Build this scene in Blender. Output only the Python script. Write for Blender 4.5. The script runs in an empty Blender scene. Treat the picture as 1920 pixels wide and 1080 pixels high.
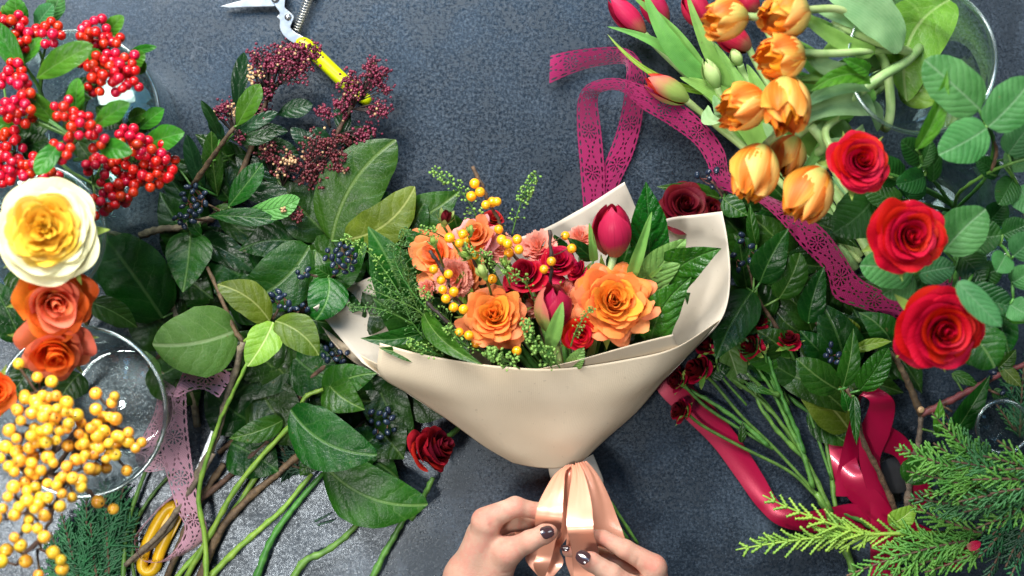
import bpy, math, random
import numpy as np
from mathutils import Vector, Matrix, Quaternion

sc = bpy.context.scene
COL = sc.collection
# ------------------------------------------------------------------ camera
CAM_H = 1.45            # metres above the table top
MPP = 1.0 / 1920.0      # metres per photo pixel on the table plane
cam_d = bpy.data.cameras.new('camera')
cam = bpy.data.objects.new('camera', cam_d); COL.objects.link(cam)
cam.location = (0, 0, CAM_H)
cam_d.sensor_width = 36.0
cam_d.lens = 36.0 * CAM_H / 1.0
cam_d.clip_start = 0.05; cam_d.clip_end = 50
cam_d.dof.use_dof = True
cam_d.dof.focus_distance = CAM_H - 0.075
cam_d.dof.aperture_fstop = 3.2
sc.camera = cam
# ------------------------------------------------------------------ light
w = bpy.data.worlds.new('World'); sc.world = w; w.use_nodes = True
bg = w.node_tree.nodes['Background']
bg.inputs[0].default_value = (0.72, 0.84, 1.0, 1); bg.inputs[1].default_value = 0.08

def area(name, loc, target, size, size_y, power, color):
    d = bpy.data.lights.new(name, 'AREA'); d.shape = 'RECTANGLE'
    d.size = size; d.size_y = size_y; d.energy = power; d.color = color
    o = bpy.data.objects.new(name, d); COL.objects.link(o); o.location = loc
    o.rotation_euler = (Vector(target) - Vector(loc)).to_track_quat('-Z', 'Y').to_euler()
    return o
area('window_light', (-0.55, 1.45, 1.55), (0, 0.05, 0), 1.5, 0.85, 112, (1.0, 0.975, 0.935))
area('side_fill_light', (1.5, 0.9, 1.5), (0.3, 0.1, 0), 0.6, 0.6, 8, (0.88, 0.95, 1.0))  # added cool fill lamp from the upper right, no actual window
area('sky_sheen_panel', (-0.25, 0.98, 1.9), (-0.1, 0.2, 0), 1.8, 0.5, 10, (0.24, 0.58, 1.0))  # blue panel added overhead to put a sheen on the upper slate
area('ceiling_light', (-0.98, -0.56, 2.5), (-0.35, -0.25, 0), 0.40, 0.38, 42, (1.0, 0.98, 0.95))
sc.view_settings.view_transform = 'Standard'
sc.view_settings.look = 'None'
sc.view_settings.gamma = 1.0
sc.view_settings.exposure = 0.0
sc.view_settings.use_curve_mapping = False
sc.render.engine = 'CYCLES'
sc.cycles.max_bounces = 8; sc.cycles.transparent_max_bounces = 24
sc.cycles.transmission_bounces = 6
sc.cycles.caustics_reflective = False; sc.cycles.caustics_refractive = False
try:
    sc.cycles.use_denoising = True
except Exception:
    pass
rnd = random.Random(7)
TAU = 2 * math.pi

# ------------------------------------------------------------------ geometry helpers
def P(px, py, z=0.0):
    """photo pixel + height in cm -> world point"""
    zz = z * 0.01
    f = (CAM_H - zz) / CAM_H * MPP
    return Vector(((px - 960) * f, -(py - 540) * f, zz))
def W(px, z=0.0):
    return px * MPP * (CAM_H - z * 0.01) / CAM_H

def link(o, parent=None):
    COL.objects.link(o)
    if parent is not None:
        o.parent = parent
        off = Vector(parent.get('_o', (0, 0, 0)))
        o.matrix_parent_inverse = Matrix.Translation(-off)
    return o
def thing(name, label, cat, loc, group=None, kind=None):
    o = bpy.data.objects.new(name, None); o.empty_display_size = 0.01
    COL.objects.link(o); o.location = loc; o['_o'] = tuple(loc)
    o['label'] = label; o['category'] = cat
    if group: o['group'] = group
    if kind: o['kind'] = kind
    return o
def tag(o, label, cat=None, group=None, kind=None):
    o['label'] = label
    if cat: o['category'] = cat
    if group: o['group'] = group
    if kind: o['kind'] = kind
    return o
def make_mesh(name, V, F, m, uv=None, smooth=True):
    me = bpy.data.meshes.new(name)
    V = np.asarray(V, dtype=np.float64).reshape(-1, 3)
    me.from_pydata(V.tolist(), [], F if isinstance(F, list) else F.tolist())
    if uv is not None:
        lay = me.uv_layers.new(name='UVMap')
        li = np.empty(len(me.loops), dtype=np.int32); me.loops.foreach_get('vertex_index', li)
        lay.data.foreach_set('uv', np.asarray(uv, dtype=np.float32)[li].ravel())
    if smooth: me.polygons.foreach_set('use_smooth', [True] * len(me.polygons))
    if m is not None: me.materials.append(m)
    me.update()
    return me
def mobj(name, V, F, m, parent=None, uv=None, smooth=True):
    return link(bpy.data.objects.new(name, make_mesh(name, V, F, m, uv, smooth)), parent)
def inst(name, me, loc, parent=None, rot=None, scale=1.0):
    o = bpy.data.objects.new(name, me); o.location = loc
    if rot is not None:
        o.rotation_mode = 'QUATERNION'; o.rotation_quaternion = rot
    o.scale = (scale, scale, scale) if not hasattr(scale, '__len__') else scale
    return link(o, parent)
def solidify(o, th, off=0):
    md = o.modifiers.new('Solidify', 'SOLIDIFY'); md.thickness = th; md.offset = off; return o
_gf = {}
def gridfaces(nr, nc, wrap=False):
    k = (nr, nc, wrap)
    if k not in _gf:
        f = []
        for i in range(nr - 1):
            for j in range(nc if wrap else nc - 1):
                j2 = (j + 1) % nc
                f.append((i * nc + j, i * nc + j2, (i + 1) * nc + j2, (i + 1) * nc + j))
        _gf[k] = f
    return _gf[k]
class MB:
    def __init__(s): s.V = []; s.F = []; s.U = []; s.n = 0
    def add(s, V, F, U=None):
        V = np.asarray(V, dtype=float).reshape(-1, 3); s.V.append(V)
        s.F += [tuple(i + s.n for i in f) for f in F]; s.n += len(V)
        s.U.append(np.zeros((len(V), 2)) if U is None else np.asarray(U, dtype=float).reshape(-1, 2))
        return s
    def build(s, name, m, parent=None, smooth=True):
        return mobj(name, np.vstack(s.V), s.F, m, parent, np.vstack(s.U), smooth)
def catmull(pts, n):
    """resample control points (k,d) to n points of a Catmull-Rom curve"""
    A = np.asarray(pts, dtype=float); k = len(A)
    if k == 2:
        t = np.linspace(0, 1, n)[:, None]; return A[0] * (1 - t) + A[1] * t
    E = np.vstack([2 * A[0] - A[1], A, 2 * A[-1] - A[-2]])
    s = np.linspace(0, k - 1, n); i = np.minimum(s.astype(int), k - 2); t = (s - i)[:, None]
    p0, p1, p2, p3 = E[i], E[i + 1], E[i + 2], E[i + 3]
    return 0.5 * (2 * p1 + (p2 - p0) * t + (2 * p0 - 5 * p1 + 4 * p2 - p3) * t * t + (3 * p1 - p0 - 3 * p2 + p3) * t ** 3)
def tube_geo(pts, rad, sides=7, cap=True):
    A = np.asarray([tuple(p) for p in pts], dtype=float); n = len(A)
    rad = np.asarray(rad, dtype=float) if hasattr(rad, '__len__') else np.full(n, rad)
    T = np.gradient(A, axis=0); T /= np.linalg.norm(T, axis=1)[:, None] + 1e-12
    ref = np.array([0.12, 0.07, 1.0]); ref /= np.linalg.norm(ref)
    if abs(np.dot(T.mean(0), ref)) > 0.9 * np.linalg.norm(T.mean(0)): ref = np.array([1.0, 0.1, 0.05])
    S = np.cross(T, ref); S /= np.linalg.norm(S, axis=1)[:, None] + 1e-12
    N = np.cross(S, T)
    a = np.arange(sides) * TAU / sides
    V = A[:, None, :] + rad[:, None, None] * (np.cos(a)[None, :, None] * S[:, None, :] + np.sin(a)[None, :, None] * N[:, None, :])
    V = V.reshape(-1, 3); F = list(gridfaces(n, sides, True))
    ln = np.concatenate([[0], np.cumsum(np.linalg.norm(np.diff(A, axis=0), axis=1))])
    U = np.stack([np.tile(a / TAU, n), np.repeat(ln * 20, sides)], 1)
    if cap:
        F.append(tuple(range(sides))[::-1]); F.append(tuple(range((n - 1) * sides, n * sides)))
    return V, F, U
def pxpath(pts, n=None, jit=0.0):
    """[(px,py,z)...] -> smooth world path"""
    A = np.array([tuple(P(*p)) for p in pts])
    n = n or max(4, 6 * (len(pts) - 1))
    A = catmull(A, n)
    if jit: A[1:-1] += np.array([[rnd.gauss(0, jit) for _ in range(3)] for _ in range(len(A) - 2)])
    return A
def stem(pts, r0, r1, m, parent, name='stem', sides=8, jit=0.0, nodes=0, n=None):
    A = pxpath(pts, n, jit); n = len(A)
    R = np.linspace(r0, r1, n)
    if nodes:
        for i in range(2, n - 1, max(2, n // (nodes + 1))): R[i] *= 1.28
    return mobj(name, *tube_geo(A, R, sides)[:2], m, parent)
def quat_to(d, roll=0.0):
    d = Vector(d).normalized()
    return d.to_track_quat('Z', 'Y') @ Quaternion((0, 0, 1), roll)
def dirv(az, tilt):
    """az degrees in the picture (0 right, 90 up), tilt degrees from straight up"""
    a, t = math.radians(az), math.radians(tilt)
    return Vector((math.cos(a) * math.sin(t), math.sin(a) * math.sin(t), math.cos(t)))
def fbm1(x, seed):
    return (np.sin(x * 1.0 + seed) + 0.5 * np.sin(x * 2.3 + seed * 1.7 + 1) + 0.33 * np.sin(x * 4.1 + seed * 2.9 + 2)) / 1.83

SH = dict(ovate=(0.52, 0.95), oval=(0.55, 0.72), oblong=(0.95, 0.68), round=(0.42, 0.56), lance=(0.6, 1.0), strap=(0.22, 0.65), sepal=(0.25, 1.1))
def leaf_geo(B, T, wd, shape='ovate', arch=0.10, fold=0.18, bend=0.0, wav=0.065, roll=0.0, nr=16, nc=9, seed=None, serr=0.0, droop=0.0):
    seed = rnd.uniform(0, 50) if seed is None else seed
    B = np.array(B, dtype=float); T = np.array(T, dtype=float); a = T - B; L = np.linalg.norm(a); a = a / L
    up = np.array([0, 0, 1.0]); s = np.cross(a, up)
    if np.linalg.norm(s) < 0.15: s = np.cross(a, np.array([0.3, 1, 0.2]))
    s /= np.linalg.norm(s); n = np.cross(s, a)
    c, q = math.cos(roll), math.sin(roll); s, n = s * c + n * q, n * c - s * q
    p1, p2 = SH[shape]; tm = p1 / (p1 + p2); mx = tm ** p1 * (1 - tm) ** p2
    t = (1 - np.cos(np.linspace(0, math.pi, nr))) / 2; t = 0.55 * t + 0.45 * np.linspace(0, 1, nr)
    prof = np.clip(t, 0, 1) ** p1 * np.clip(1 - t, 0, 1) ** p2 / mx; prof = np.maximum(prof, 0.02)
    prof *= 1 + 0.07 * fbm1(t * 7, seed) + (serr * (np.arange(nr) % 2) if serr else 0)
    u = np.linspace(-1, 1, nc)
    tt, uu = np.meshgrid(t, u, indexing='ij'); pp = prof[:, None] * np.ones_like(uu)
    hw = wd / 2
    arc = 4 * tt * (1 - tt)
    cx = B + (tt * L)[..., None] * a + (arc * arch * L - droop * L * tt ** 2)[..., None] * n + (arc * bend * L)[..., None] * s
    sd = np.where(uu >= 0, fbm1(tt * 9, seed + 3), fbm1(tt * 9, seed + 9))
    zz = fold * np.abs(uu) * pp * hw + wav * wd * np.abs(uu) ** 1.6 * sd * np.minimum(pp * 1.5, 1) - 0.10 * hw * pp * uu ** 4
    V = cx + (uu * pp * hw * math.cos(min(1.2, fold)))[..., None] * s + zz[..., None] * n
    U = np.stack([uu * 0.5 * pp + 0.5, tt], -1)
    return V.reshape(-1, 3), gridfaces(nr, nc), U.reshape(-1, 2)
def leaf(p, d, m, name='leaf', **k):
    """d = (bx,by,bz, tx,ty,tz, width_px)"""
    bx, by, bz, tx, ty, tz, wd = d[:7]
    g = leaf_geo(P(bx, by, bz), P(tx, ty, tz), W(wd, (bz + tz) / 2), **k)
    return mobj(name, g[0], g[1], m, p, g[2])
def ico(r, sub=2):
    import bmesh
    bm = bmesh.new(); bmesh.ops.create_icosphere(bm, subdivisions=sub, radius=r)
    V = np.array([v.co[:] for v in bm.verts]); F = [tuple(v.index for v in f.verts) for f in bm.faces]; bm.free()
    return V, F
def sphere_geo(r, nu=14, nv=9, dot=0.0):
    """lat-long ball; a small calyx dimple at +z when dot>0"""
    V = []; U = []
    for i in range(nv):
        th = math.pi * i / (nv - 1)
        for j in range(nu):
            a = TAU * j / nu
            rr = r * (1 - dot * math.exp(-(th / 0.25) ** 2))
            V.append((rr * math.sin(th) * math.cos(a), rr * math.sin(th) * math.sin(a), rr * math.cos(th))); U.append((j / nu, 1 - i / (nv - 1)))
    return np.array(V), gridfaces(nv, nu, True), np.array(U)
def lathe(prof, n=64):
    V = []; U = []
    for i, (r, z) in enumerate(prof):
        for j in range(n):
            a = TAU * j / n; V.append((r * math.cos(a), r * math.sin(a), z)); U.append((j / n, i / len(prof)))
    return np.array(V), gridfaces(len(prof), n, True), np.array(U)
def loft(rows, nr, nc, m, name, parent=None, th=0.0, noise=0.0):
    """rows of (px,py,z) control points -> smooth sheet"""
    R = np.array([[tuple(P(*p)) for p in r] for r in rows])          # a,b,3
    A = np.array([catmull(r, nc) for r in R])                          # a,nc,3
    B = np.stack([catmull(A[:, j], nr) for j in range(nc)], 1)         # nr,nc,3
    if noise:
        x, y = B[..., 0], B[..., 1]
        B[..., 2] += noise * (np.sin(x * 31 + y * 17) + 0.6 * np.sin(x * 53 - y * 71 + 1) + 0.4 * np.sin(x * 120 + y * 90 + 2))
    dl = np.linalg.norm(np.diff(B[nr // 2], axis=0), axis=1).sum(); dw = np.linalg.norm(np.diff(B[:, nc // 2], axis=0), axis=1).sum()
    vv, uu = np.meshgrid(np.linspace(0, dw, nr), np.linspace(0, dl, nc), indexing='ij')
    o = mobj(name, B.reshape(-1, 3), gridfaces(nr, nc), m, parent, np.stack([uu, vv], -1).reshape(-1, 2))
    if th: solidify(o, th)
    return o
def strip(pairs, m, name, parent=None, n=120, nc=9, cup=0.0, th=0.0, wrinkle=0.0, uvw=1.0):
    """pairs of edge points (lx,ly,lz, rx,ry,rz); uv: u across 0..1, v along in ribbon widths"""
    Lp = np.array([tuple(P(*q[:3])) for q in pairs]); Rp = np.array([tuple(P(*q[3:6])) for q in pairs])
    Lc, Rc = catmull(Lp, n), catmull(Rp, n)
    u = np.linspace(0, 1, nc)[None, :, None]
    V = Lc[:, None] * (1 - u) + Rc[:, None] * u
    mid = (Lc + Rc) / 2; T = np.gradient(mid, axis=0); D = Rc - Lc
    Nn = np.cross(T, D); Nn /= np.linalg.norm(Nn, axis=1)[:, None] + 1e-9
    Nn[Nn[:, 2] < 0] *= -1
    wv = np.linalg.norm(D, axis=1).max()
    V += Nn[:, None] * (cup * wv * np.sin(u * math.pi))
    dist = np.concatenate([[0], np.cumsum(np.linalg.norm(np.diff(mid, axis=0), axis=1))])
    if wrinkle:
        V += Nn[:, None] * (wrinkle * np.exp(-dist[:, None, None] / 0.022) * 2.2 * np.sin(u * 13 + dist[:, None, None] * 60) * np.sin(u * math.pi + .2) + 0.35 * wrinkle * np.sin(u * 3.5 + dist[:, None, None] * 55))
    U = np.stack([np.broadcast_to(u[..., 0], (n, nc)), np.broadcast_to(dist[:, None] / (wv * uvw), (n, nc))], -1)
    o = mobj(name, V.reshape(-1, 3), gridfaces(n, nc), m, parent, U.reshape(-1, 2))
    if th: solidify(o, th)
    return o
def outline_solid(pts, z0, z1, m, name, parent, bev=0.0006):
    """closed outline in photo pixels, thickness z0..z1 cm"""
    n = len(pts); V = [tuple(P(x, y, z1)) for x, y in pts] + [tuple(P(x, y, z0)) for x, y in pts]
    F = [tuple(range(n)), tuple(range(n, 2 * n))[::-1]] + [(i, i + n, (i + 1) % n + n, (i + 1) % n) for i in range(n)]
    o = mobj(name, V, F, m, parent, smooth=False)
    b = o.modifiers.new('Bevel', 'BEVEL'); b.width = bev; b.segments = 2
    return o
def smooth_outline(pts, n=60):
    A = np.array(list(pts) + [pts[0]], dtype=float); return [tuple(q) for q in catmull(A, n)[:-1]]

# ------------------------------------------------------------------ materials
def nn(nt, t, props=None, **ins):
    n = nt.nodes.new(t)
    for k, v in (props or {}).items(): setattr(n, k, v)
    for k, v in ins.items():
        k = k.replace('_', ' ')
        s = n.inputs[int(k[1:])] if (k[0] == 'i' and k[1:].isdigit()) else n.inputs[k]
        if isinstance(v, bpy.types.NodeSocket): nt.links.new(v, s)
        elif isinstance(v, (tuple, list)) and len(v) == 3 and s.type == 'RGBA': s.default_value = (*v, 1)
        else: s.default_value = v
    return n
def mth(nt, op, a, b=0.0, c=0.0, clamp=False):
    n = nt.nodes.new('ShaderNodeMath'); n.operation = op; n.use_clamp = clamp
    for i, v in enumerate((a, b, c)):
        if isinstance(v, bpy.types.NodeSocket): nt.links.new(v, n.inputs[i])
        else: n.inputs[i].default_value = v
    return n.outputs[0]
def mixc(nt, f, a, b, mode='MIX'):
    n = nt.nodes.new('ShaderNodeMix'); n.data_type = 'RGBA'; n.blend_type = mode
    for i, v in ((0, f), (6, a), (7, b)):
        if isinstance(v, bpy.types.NodeSocket): nt.links.new(v, n.inputs[i])
        elif i == 0: n.inputs[0].default_value = v
        else: n.inputs[i].default_value = (*v, 1)
    return n.outputs[2]
def ss(nt, x, a, b):
    n = nn(nt, 'ShaderNodeMapRange', {'interpolation_type': 'SMOOTHSTEP'})
    nt.links.new(x, n.inputs[0]); n.inputs[1].default_value = a; n.inputs[2].default_value = b
    return n.outputs[0]
def start(name):
    m = bpy.data.materials.new(name); m.use_nodes = True; nt = m.node_tree; nt.nodes.clear()
    out = nt.nodes.new('ShaderNodeOutputMaterial'); return m, nt, out
def finish(nt, out, col, rough=0.5, bump=None, bstr=0.3, bdist=0.001, spec=0.5, transl=0.0, tcol=None, sss=0.0, metal=0.0, coat=0.0, alpha=None, sheen=0.0, aniso=0.0, sssr=(1, .35, .2), sscale=0.005, stint=None):
    b = nn(nt, 'ShaderNodeBsdfPrincipled')
    def put(k, v):
        s = b.inputs[k]
        if isinstance(v, bpy.types.NodeSocket): nt.links.new(v, s)
        elif isinstance(v, tuple): s.default_value = (*v, 1) if len(v) == 3 and s.type == 'RGBA' else v
        else: s.default_value = v
    put('Base Color', col); put('Roughness', rough); put('Specular IOR Level', spec); put('Metallic', metal)
    put('Coat Weight', coat); put('Sheen Weight', sheen); put('Anisotropic', aniso)
    if sss: put('Subsurface Weight', sss); put('Subsurface Radius', sssr); put('Subsurface Scale', sscale)
    if stint: put('Specular Tint', stint)
    if alpha is not None: put('Alpha', alpha)
    if bump is not None:
        bp = nn(nt, 'ShaderNodeBump', None, Strength=bstr, Distance=bdist, Height=bump); nt.links.new(bp.outputs[0], b.inputs['Normal'])
    sh = b.outputs[0]
    if transl:
        tr = nn(nt, 'ShaderNodeBsdfTranslucent', None, Color=tcol if tcol is not None else col)
        mx = nn(nt, 'ShaderNodeMixShader', None, Fac=transl); nt.links.new(sh, mx.inputs[1]); nt.links.new(tr.outputs[0], mx.inputs[2]); sh = mx.outputs[0]
    nt.links.new(sh, out.inputs['Surface'])
def objnoise(nt, scale, detail=3, rough=0.5, coord='Object'):
    tc = nn(nt, 'ShaderNodeTexCoord')
    return nn(nt, 'ShaderNodeTexNoise', None, Vector=tc.outputs[coord], Scale=scale, Detail=detail, Roughness=rough).outputs[0]
def randval(nt, col, amt=0.25, hue=0.02):
    oi = nn(nt, 'ShaderNodeObjectInfo')
    r = oi.outputs['Random']
    v = mth(nt, 'MULTIPLY_ADD', r, 2 * amt, 1 - amt)
    r2 = mth(nt, 'FRACT', mth(nt, 'MULTIPLY', r, 17.3))
    h = mth(nt, 'MULTIPLY_ADD', r2, 2 * hue, 0.5 - hue)
    n = nn(nt, 'ShaderNodeHueSaturation', None, Hue=h, Value=v); nt.links.new(col, n.inputs['Color'])
    return n.outputs[0]
def leaf_mat(name, dark, light, vein, nv=5, rough=0.33, transl=0.07, vs=0.6, amt=0.25, bstr=0.30, spec=0.26, nscale=40, parallel=False):
    m, nt, out = start(name)
    uv = nn(nt, 'ShaderNodeTexCoord').outputs['UV']
    sp = nn(nt, 'ShaderNodeSeparateXYZ', None, Vector=uv)
    u = mth(nt, 'MULTIPLY', mth(nt, 'ABSOLUTE', mth(nt, 'SUBTRACT', sp.outputs[0], 0.5)), 2.0); t = sp.outputs[1]
    big = objnoise(nt, nscale, 4, 0.6); fine = objnoise(nt, 420, 3, 0.6)
    if parallel:
        q = mth(nt, 'SINE', mth(nt, 'MULTIPLY', sp.outputs[0], 95.0)); vein_m = ss(nt, q, 0.3, 1.0)
        vm = mth(nt, 'MULTIPLY', vein_m, 0.35); hgt = mth(nt, 'MULTIPLY', vein_m, -0.4)
    else:
        wob = mth(nt, 'MULTIPLY', mth(nt, 'SUBTRACT', objnoise(nt, 70, 2), 0.5), 0.9)
        q = mth(nt, 'ADD', mth(nt, 'SUBTRACT', mth(nt, 'MULTIPLY', t, float(nv)), mth(nt, 'MULTIPLY', mth(nt, 'POWER', u, 1.35), nv * 0.33)), wob)
        sgn = mth(nt, 'MULTIPLY', mth(nt, 'GREATER_THAN', sp.outputs[0], 0.5), 0.37); q = mth(nt, 'ADD', q, sgn)
        tri = mth(nt, 'MULTIPLY', mth(nt, 'ABSOLUTE', mth(nt, 'SUBTRACT', mth(nt, 'FRACT', q), 0.5)), 2.0)
        vein_m = mth(nt, 'MULTIPLY', ss(nt, tri, 0.86, 1.0), mth(nt, 'SUBTRACT', 1.0, mth(nt, 'MULTIPLY', u, 0.75)))
        wide = ss(nt, tri, 0.25, 1.0)
        mid = mth(nt, 'SUBTRACT', 1.0, ss(nt, u, 0.015, 0.075))
        vm = mth(nt, 'MAXIMUM', mth(nt, 'MULTIPLY', vein_m, 0.42), mid)
        # small net veins
        vo = nn(nt, 'ShaderNodeTexVoronoi', {'feature': 'DISTANCE_TO_EDGE'}, Scale=260.0); nt.links.new(nn(nt, 'ShaderNodeTexCoord').outputs['Object'], vo.inputs['Vector'])
        net = mth(nt, 'SUBTRACT', 1.0, ss(nt, vo.outputs[0], 0.0, 0.12)); 
        vm = mth(nt, 'MAXIMUM', vm, mth(nt, 'MULTIPLY', net, 0.13))
        hgt = mth(nt, 'MULTIPLY', mth(nt, 'ADD', mth(nt, 'ADD', wide, mth(nt, 'MULTIPLY', net, 0.25)), mid), -1.0)
    col = mixc(nt, ss(nt, big, 0.3, 0.7), dark, light)
    col = mixc(nt, mth(nt, 'MULTIPLY', vm, vs), col, vein)
    # small blemishes
    spots = ss(nt, objnoise(nt, 150, 2), 0.72, 0.78); col = mixc(nt, mth(nt, 'MULTIPLY', spots, 0.5), col, (0.12, 0.09, 0.03))
    col = randval(nt, col, amt)
    h = mth(nt, 'ADD', hgt, mth(nt, 'MULTIPLY', fine, 0.5))
    r = mth(nt, 'MULTIPLY_ADD', big, 0.22, rough - 0.12)
    tc = mixc(nt, 0.5, col, (light[0] * 1.3, light[1] * 1.4, light[2] * 0.6))
    finish(nt, out, col, r, h, bstr, 0.0012, spec, transl, tc)
    return m
def petal_mat(name, base, tip, rough=0.55, transl=0.25, amt=0.12, hue=0.008, split=(0.2, 0.95), vein=0.25, sheen=0.15, streak=None):
    m, nt, out = start(name)
    uv = nn(nt, 'ShaderNodeTexCoord').outputs['UV']; sp = nn(nt, 'ShaderNodeSeparateXYZ', None, Vector=uv)
    mp = nn(nt, 'ShaderNodeMapping', None, Vector=uv, Scale=(26.0, 1.2, 1.0))
    oi = nn(nt, 'ShaderNodeObjectInfo')
    nt.links.new(nn(nt, 'ShaderNodeCombineXYZ', None, X=mth(nt, 'MULTIPLY', oi.outputs['Random'], 30.0)).outputs[0], mp.inputs['Location'])
    st = nn(nt, 'ShaderNodeTexNoise', None, Vector=mp.outputs[0], Scale=1.0, Detail=4.0).outputs[0]
    blot = objnoise(nt, 55, 3)
    g = mth(nt, 'ADD', sp.outputs[1], mth(nt, 'MULTIPLY', mth(nt, 'SUBTRACT', blot, 0.5), 0.7))
    col = mixc(nt, ss(nt, g, *split), base, tip)
    if streak is not None:
        e = mth(nt, 'MULTIPLY', mth(nt, 'ABSOLUTE', mth(nt, 'SUBTRACT', sp.outputs[0], 0.5)), 2.0)
        k = mth(nt, 'SUBTRACT', 1.0, ss(nt, mth(nt, 'ADD', e, mth(nt, 'MULTIPLY', st, 0.5)), 0.35, 0.85))
        col = mixc(nt, mth(nt, 'MULTIPLY', k, 0.85), col, streak)
    dk = tuple(c * 0.72 for c in tip); col = mixc(nt, mth(nt, 'MULTIPLY', ss(nt, st, 0.5, 0.75), vein), col, dk)
    col = randval(nt, col, amt, hue)
    h = mth(nt, 'ADD', st, mth(nt, 'MULTIPLY', blot, 0.6))
    finish(nt, out, col, rough, h, 0.35, 0.0014, 0.22, transl, col)
    return m
def simple(name, c1, c2=None, rough=0.5, scale=60, bump=0.0, bdist=0.001, **k):
    m, nt, out = start(name)
    n = objnoise(nt, scale, 4, 0.6); col = mixc(nt, ss(nt, n, 0.32, 0.68), c1, c2 or tuple(c * 0.7 for c in c1))
    amt = k.pop('amt', 0.0)
    if amt: col = randval(nt, col, amt)
    finish(nt, out, col, rough, n if bump else None, bump, bdist, **k)
    return m
# ------------------------------------------------------------------ material set
M = {}
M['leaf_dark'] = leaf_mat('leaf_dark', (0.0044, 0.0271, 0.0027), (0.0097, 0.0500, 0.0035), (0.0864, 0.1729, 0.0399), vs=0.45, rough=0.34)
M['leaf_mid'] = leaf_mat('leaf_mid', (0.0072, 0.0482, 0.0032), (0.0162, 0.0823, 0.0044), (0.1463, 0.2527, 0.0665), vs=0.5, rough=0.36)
M['leaf_under'] = leaf_mat('leaf_under', (0.0415, 0.1204, 0.0181), (0.0649, 0.1646, 0.0265), (0.1995, 0.2926, 0.1263), vs=0.75, rough=0.5, amt=0.12)
M['leaf_olive'] = leaf_mat('leaf_olive', (0.0498, 0.0963, 0.0063), (0.0811, 0.1352, 0.0088), (0.2394, 0.2926, 0.0864), vs=0.75, rough=0.42, amt=0.12)
M['leaf_lime'] = leaf_mat('leaf_lime', (0.1056, 0.2376, 0.0176), (0.1672, 0.3168, 0.0264), (0.3846, 0.4849, 0.1672), vs=0.75, rough=0.42, amt=0.1)
M['leaf_skim'] = leaf_mat('leaf_skimmia', (0.0055, 0.0253, 0.0081), (0.0097, 0.0441, 0.0106), (0.0399, 0.0997, 0.0332), vs=0.35, nv=5, rough=0.28, bstr=0.25)
M['leaf_fresh'] = leaf_mat('leaf_fresh', (0.0245, 0.1400, 0.0084), (0.0595, 0.2240, 0.0154), (0.1596, 0.3192, 0.0931), vs=0.4, rough=0.34, bstr=0.3, transl=0.2)
M['leaf_rose'] = leaf_mat('leaf_rose', (0.0315, 0.1470, 0.0350), (0.0630, 0.2240, 0.0630), (0.1862, 0.3192, 0.1729), vs=0.45, nv=8, rough=0.45, transl=0.25, bstr=0.35)
M['leaf_rosedark'] = leaf_mat('leaf_rosedark', (0.0098, 0.0630, 0.0098), (0.0210, 0.1050, 0.0140), (0.0798, 0.1862, 0.0665), vs=0.4, nv=8, rough=0.4, transl=0.2, bstr=0.35)
M['leaf_gloss'] = leaf_mat('leaf_gloss', (0.0078, 0.0662, 0.0045), (0.0162, 0.1058, 0.0062), (0.0798, 0.1995, 0.0466), vs=0.4, nv=6, rough=0.22, bstr=0.7, amt=0.12)
M['leaf_pale'] = leaf_mat('leaf_pale', (0.0880, 0.2288, 0.0440), (0.1408, 0.3168, 0.0704), (0.2508, 0.4347, 0.1505), vs=0.35, nv=8, rough=0.38, bstr=0.6, amt=0.08)
M['leaf_tulip'] = leaf_mat('leaf_tulip', (0.1232, 0.2992, 0.0528), (0.2112, 0.4400, 0.0880), (0.3511, 0.5518, 0.2006), vs=0.6, rough=0.38, transl=0.25, amt=0.18, parallel=True, bstr=0.3)
M['leaf_tulip_pale'] = leaf_mat('leaf_tulip_pale', (0.1936, 0.3696, 0.1496), (0.3168, 0.5104, 0.2288), (0.4598, 0.6186, 0.3511), vs=0.6, rough=0.42, transl=0.3, amt=0.15, parallel=True, bstr=0.3)
M['stem_green'] = simple('stem_green', (0.10, 0.25, 0.04), (0.05, 0.15, 0.025), 0.45, 120, 0.4, amt=0.2, transl=0.05)
M['stem_lime'] = simple('stem_lime', (0.27, 0.40, 0.05), (0.15, 0.28, 0.035), 0.45, 90, 0.4, amt=0.15)
M['stem_pale'] = simple('stem_pale', (0.48, 0.62, 0.26), (0.32, 0.50, 0.16), 0.4, 60, 0.2, amt=0.12, transl=0.15)
M['twig_brown'] = simple('twig_brown', (0.15, 0.085, 0.045), (0.06, 0.035, 0.022), 0.7, 160, 0.9, 0.002, amt=0.2)
M['twig_grey'] = simple('twig_grey', (0.25, 0.20, 0.13), (0.11, 0.085, 0.06), 0.75, 160, 0.9, 0.002, amt=0.15)
M['twig_red'] = simple('twig_red', (0.26, 0.07, 0.06), (0.13, 0.06, 0.035), 0.55, 140, 0.5, amt=0.15)
M['twig_dark'] = simple('twig_dark', (0.05, 0.03, 0.025), (0.025, 0.018, 0.015), 0.6, 160, 0.7)
def berry_mat(name, c1, c2, dot=(0.02, 0.015, 0.01), rough=0.25, dotr=0.955, amt=0.12, hue=0.01, coat=0.3):
    m, nt, out = start(name)
    uv = nn(nt, 'ShaderNodeTexCoord').outputs['UV']; sp = nn(nt, 'ShaderNodeSeparateXYZ', None, Vector=uv)
    n = objnoise(nt, 180, 3); col = mixc(nt, ss(nt, n, 0.35, 0.7), c1, c2); col = randval(nt, col, amt, hue)
    col = mixc(nt, ss(nt, sp.outputs[1], dotr, dotr + 0.02), col, dot)
    finish(nt, out, col, rough, n, 0.08, 0.0005, 0.5, coat=coat)
    return m
M['berry_red'] = berry_mat('berry_red', (0.62, 0.006, 0.008), (0.42, 0.003, 0.008))
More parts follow.
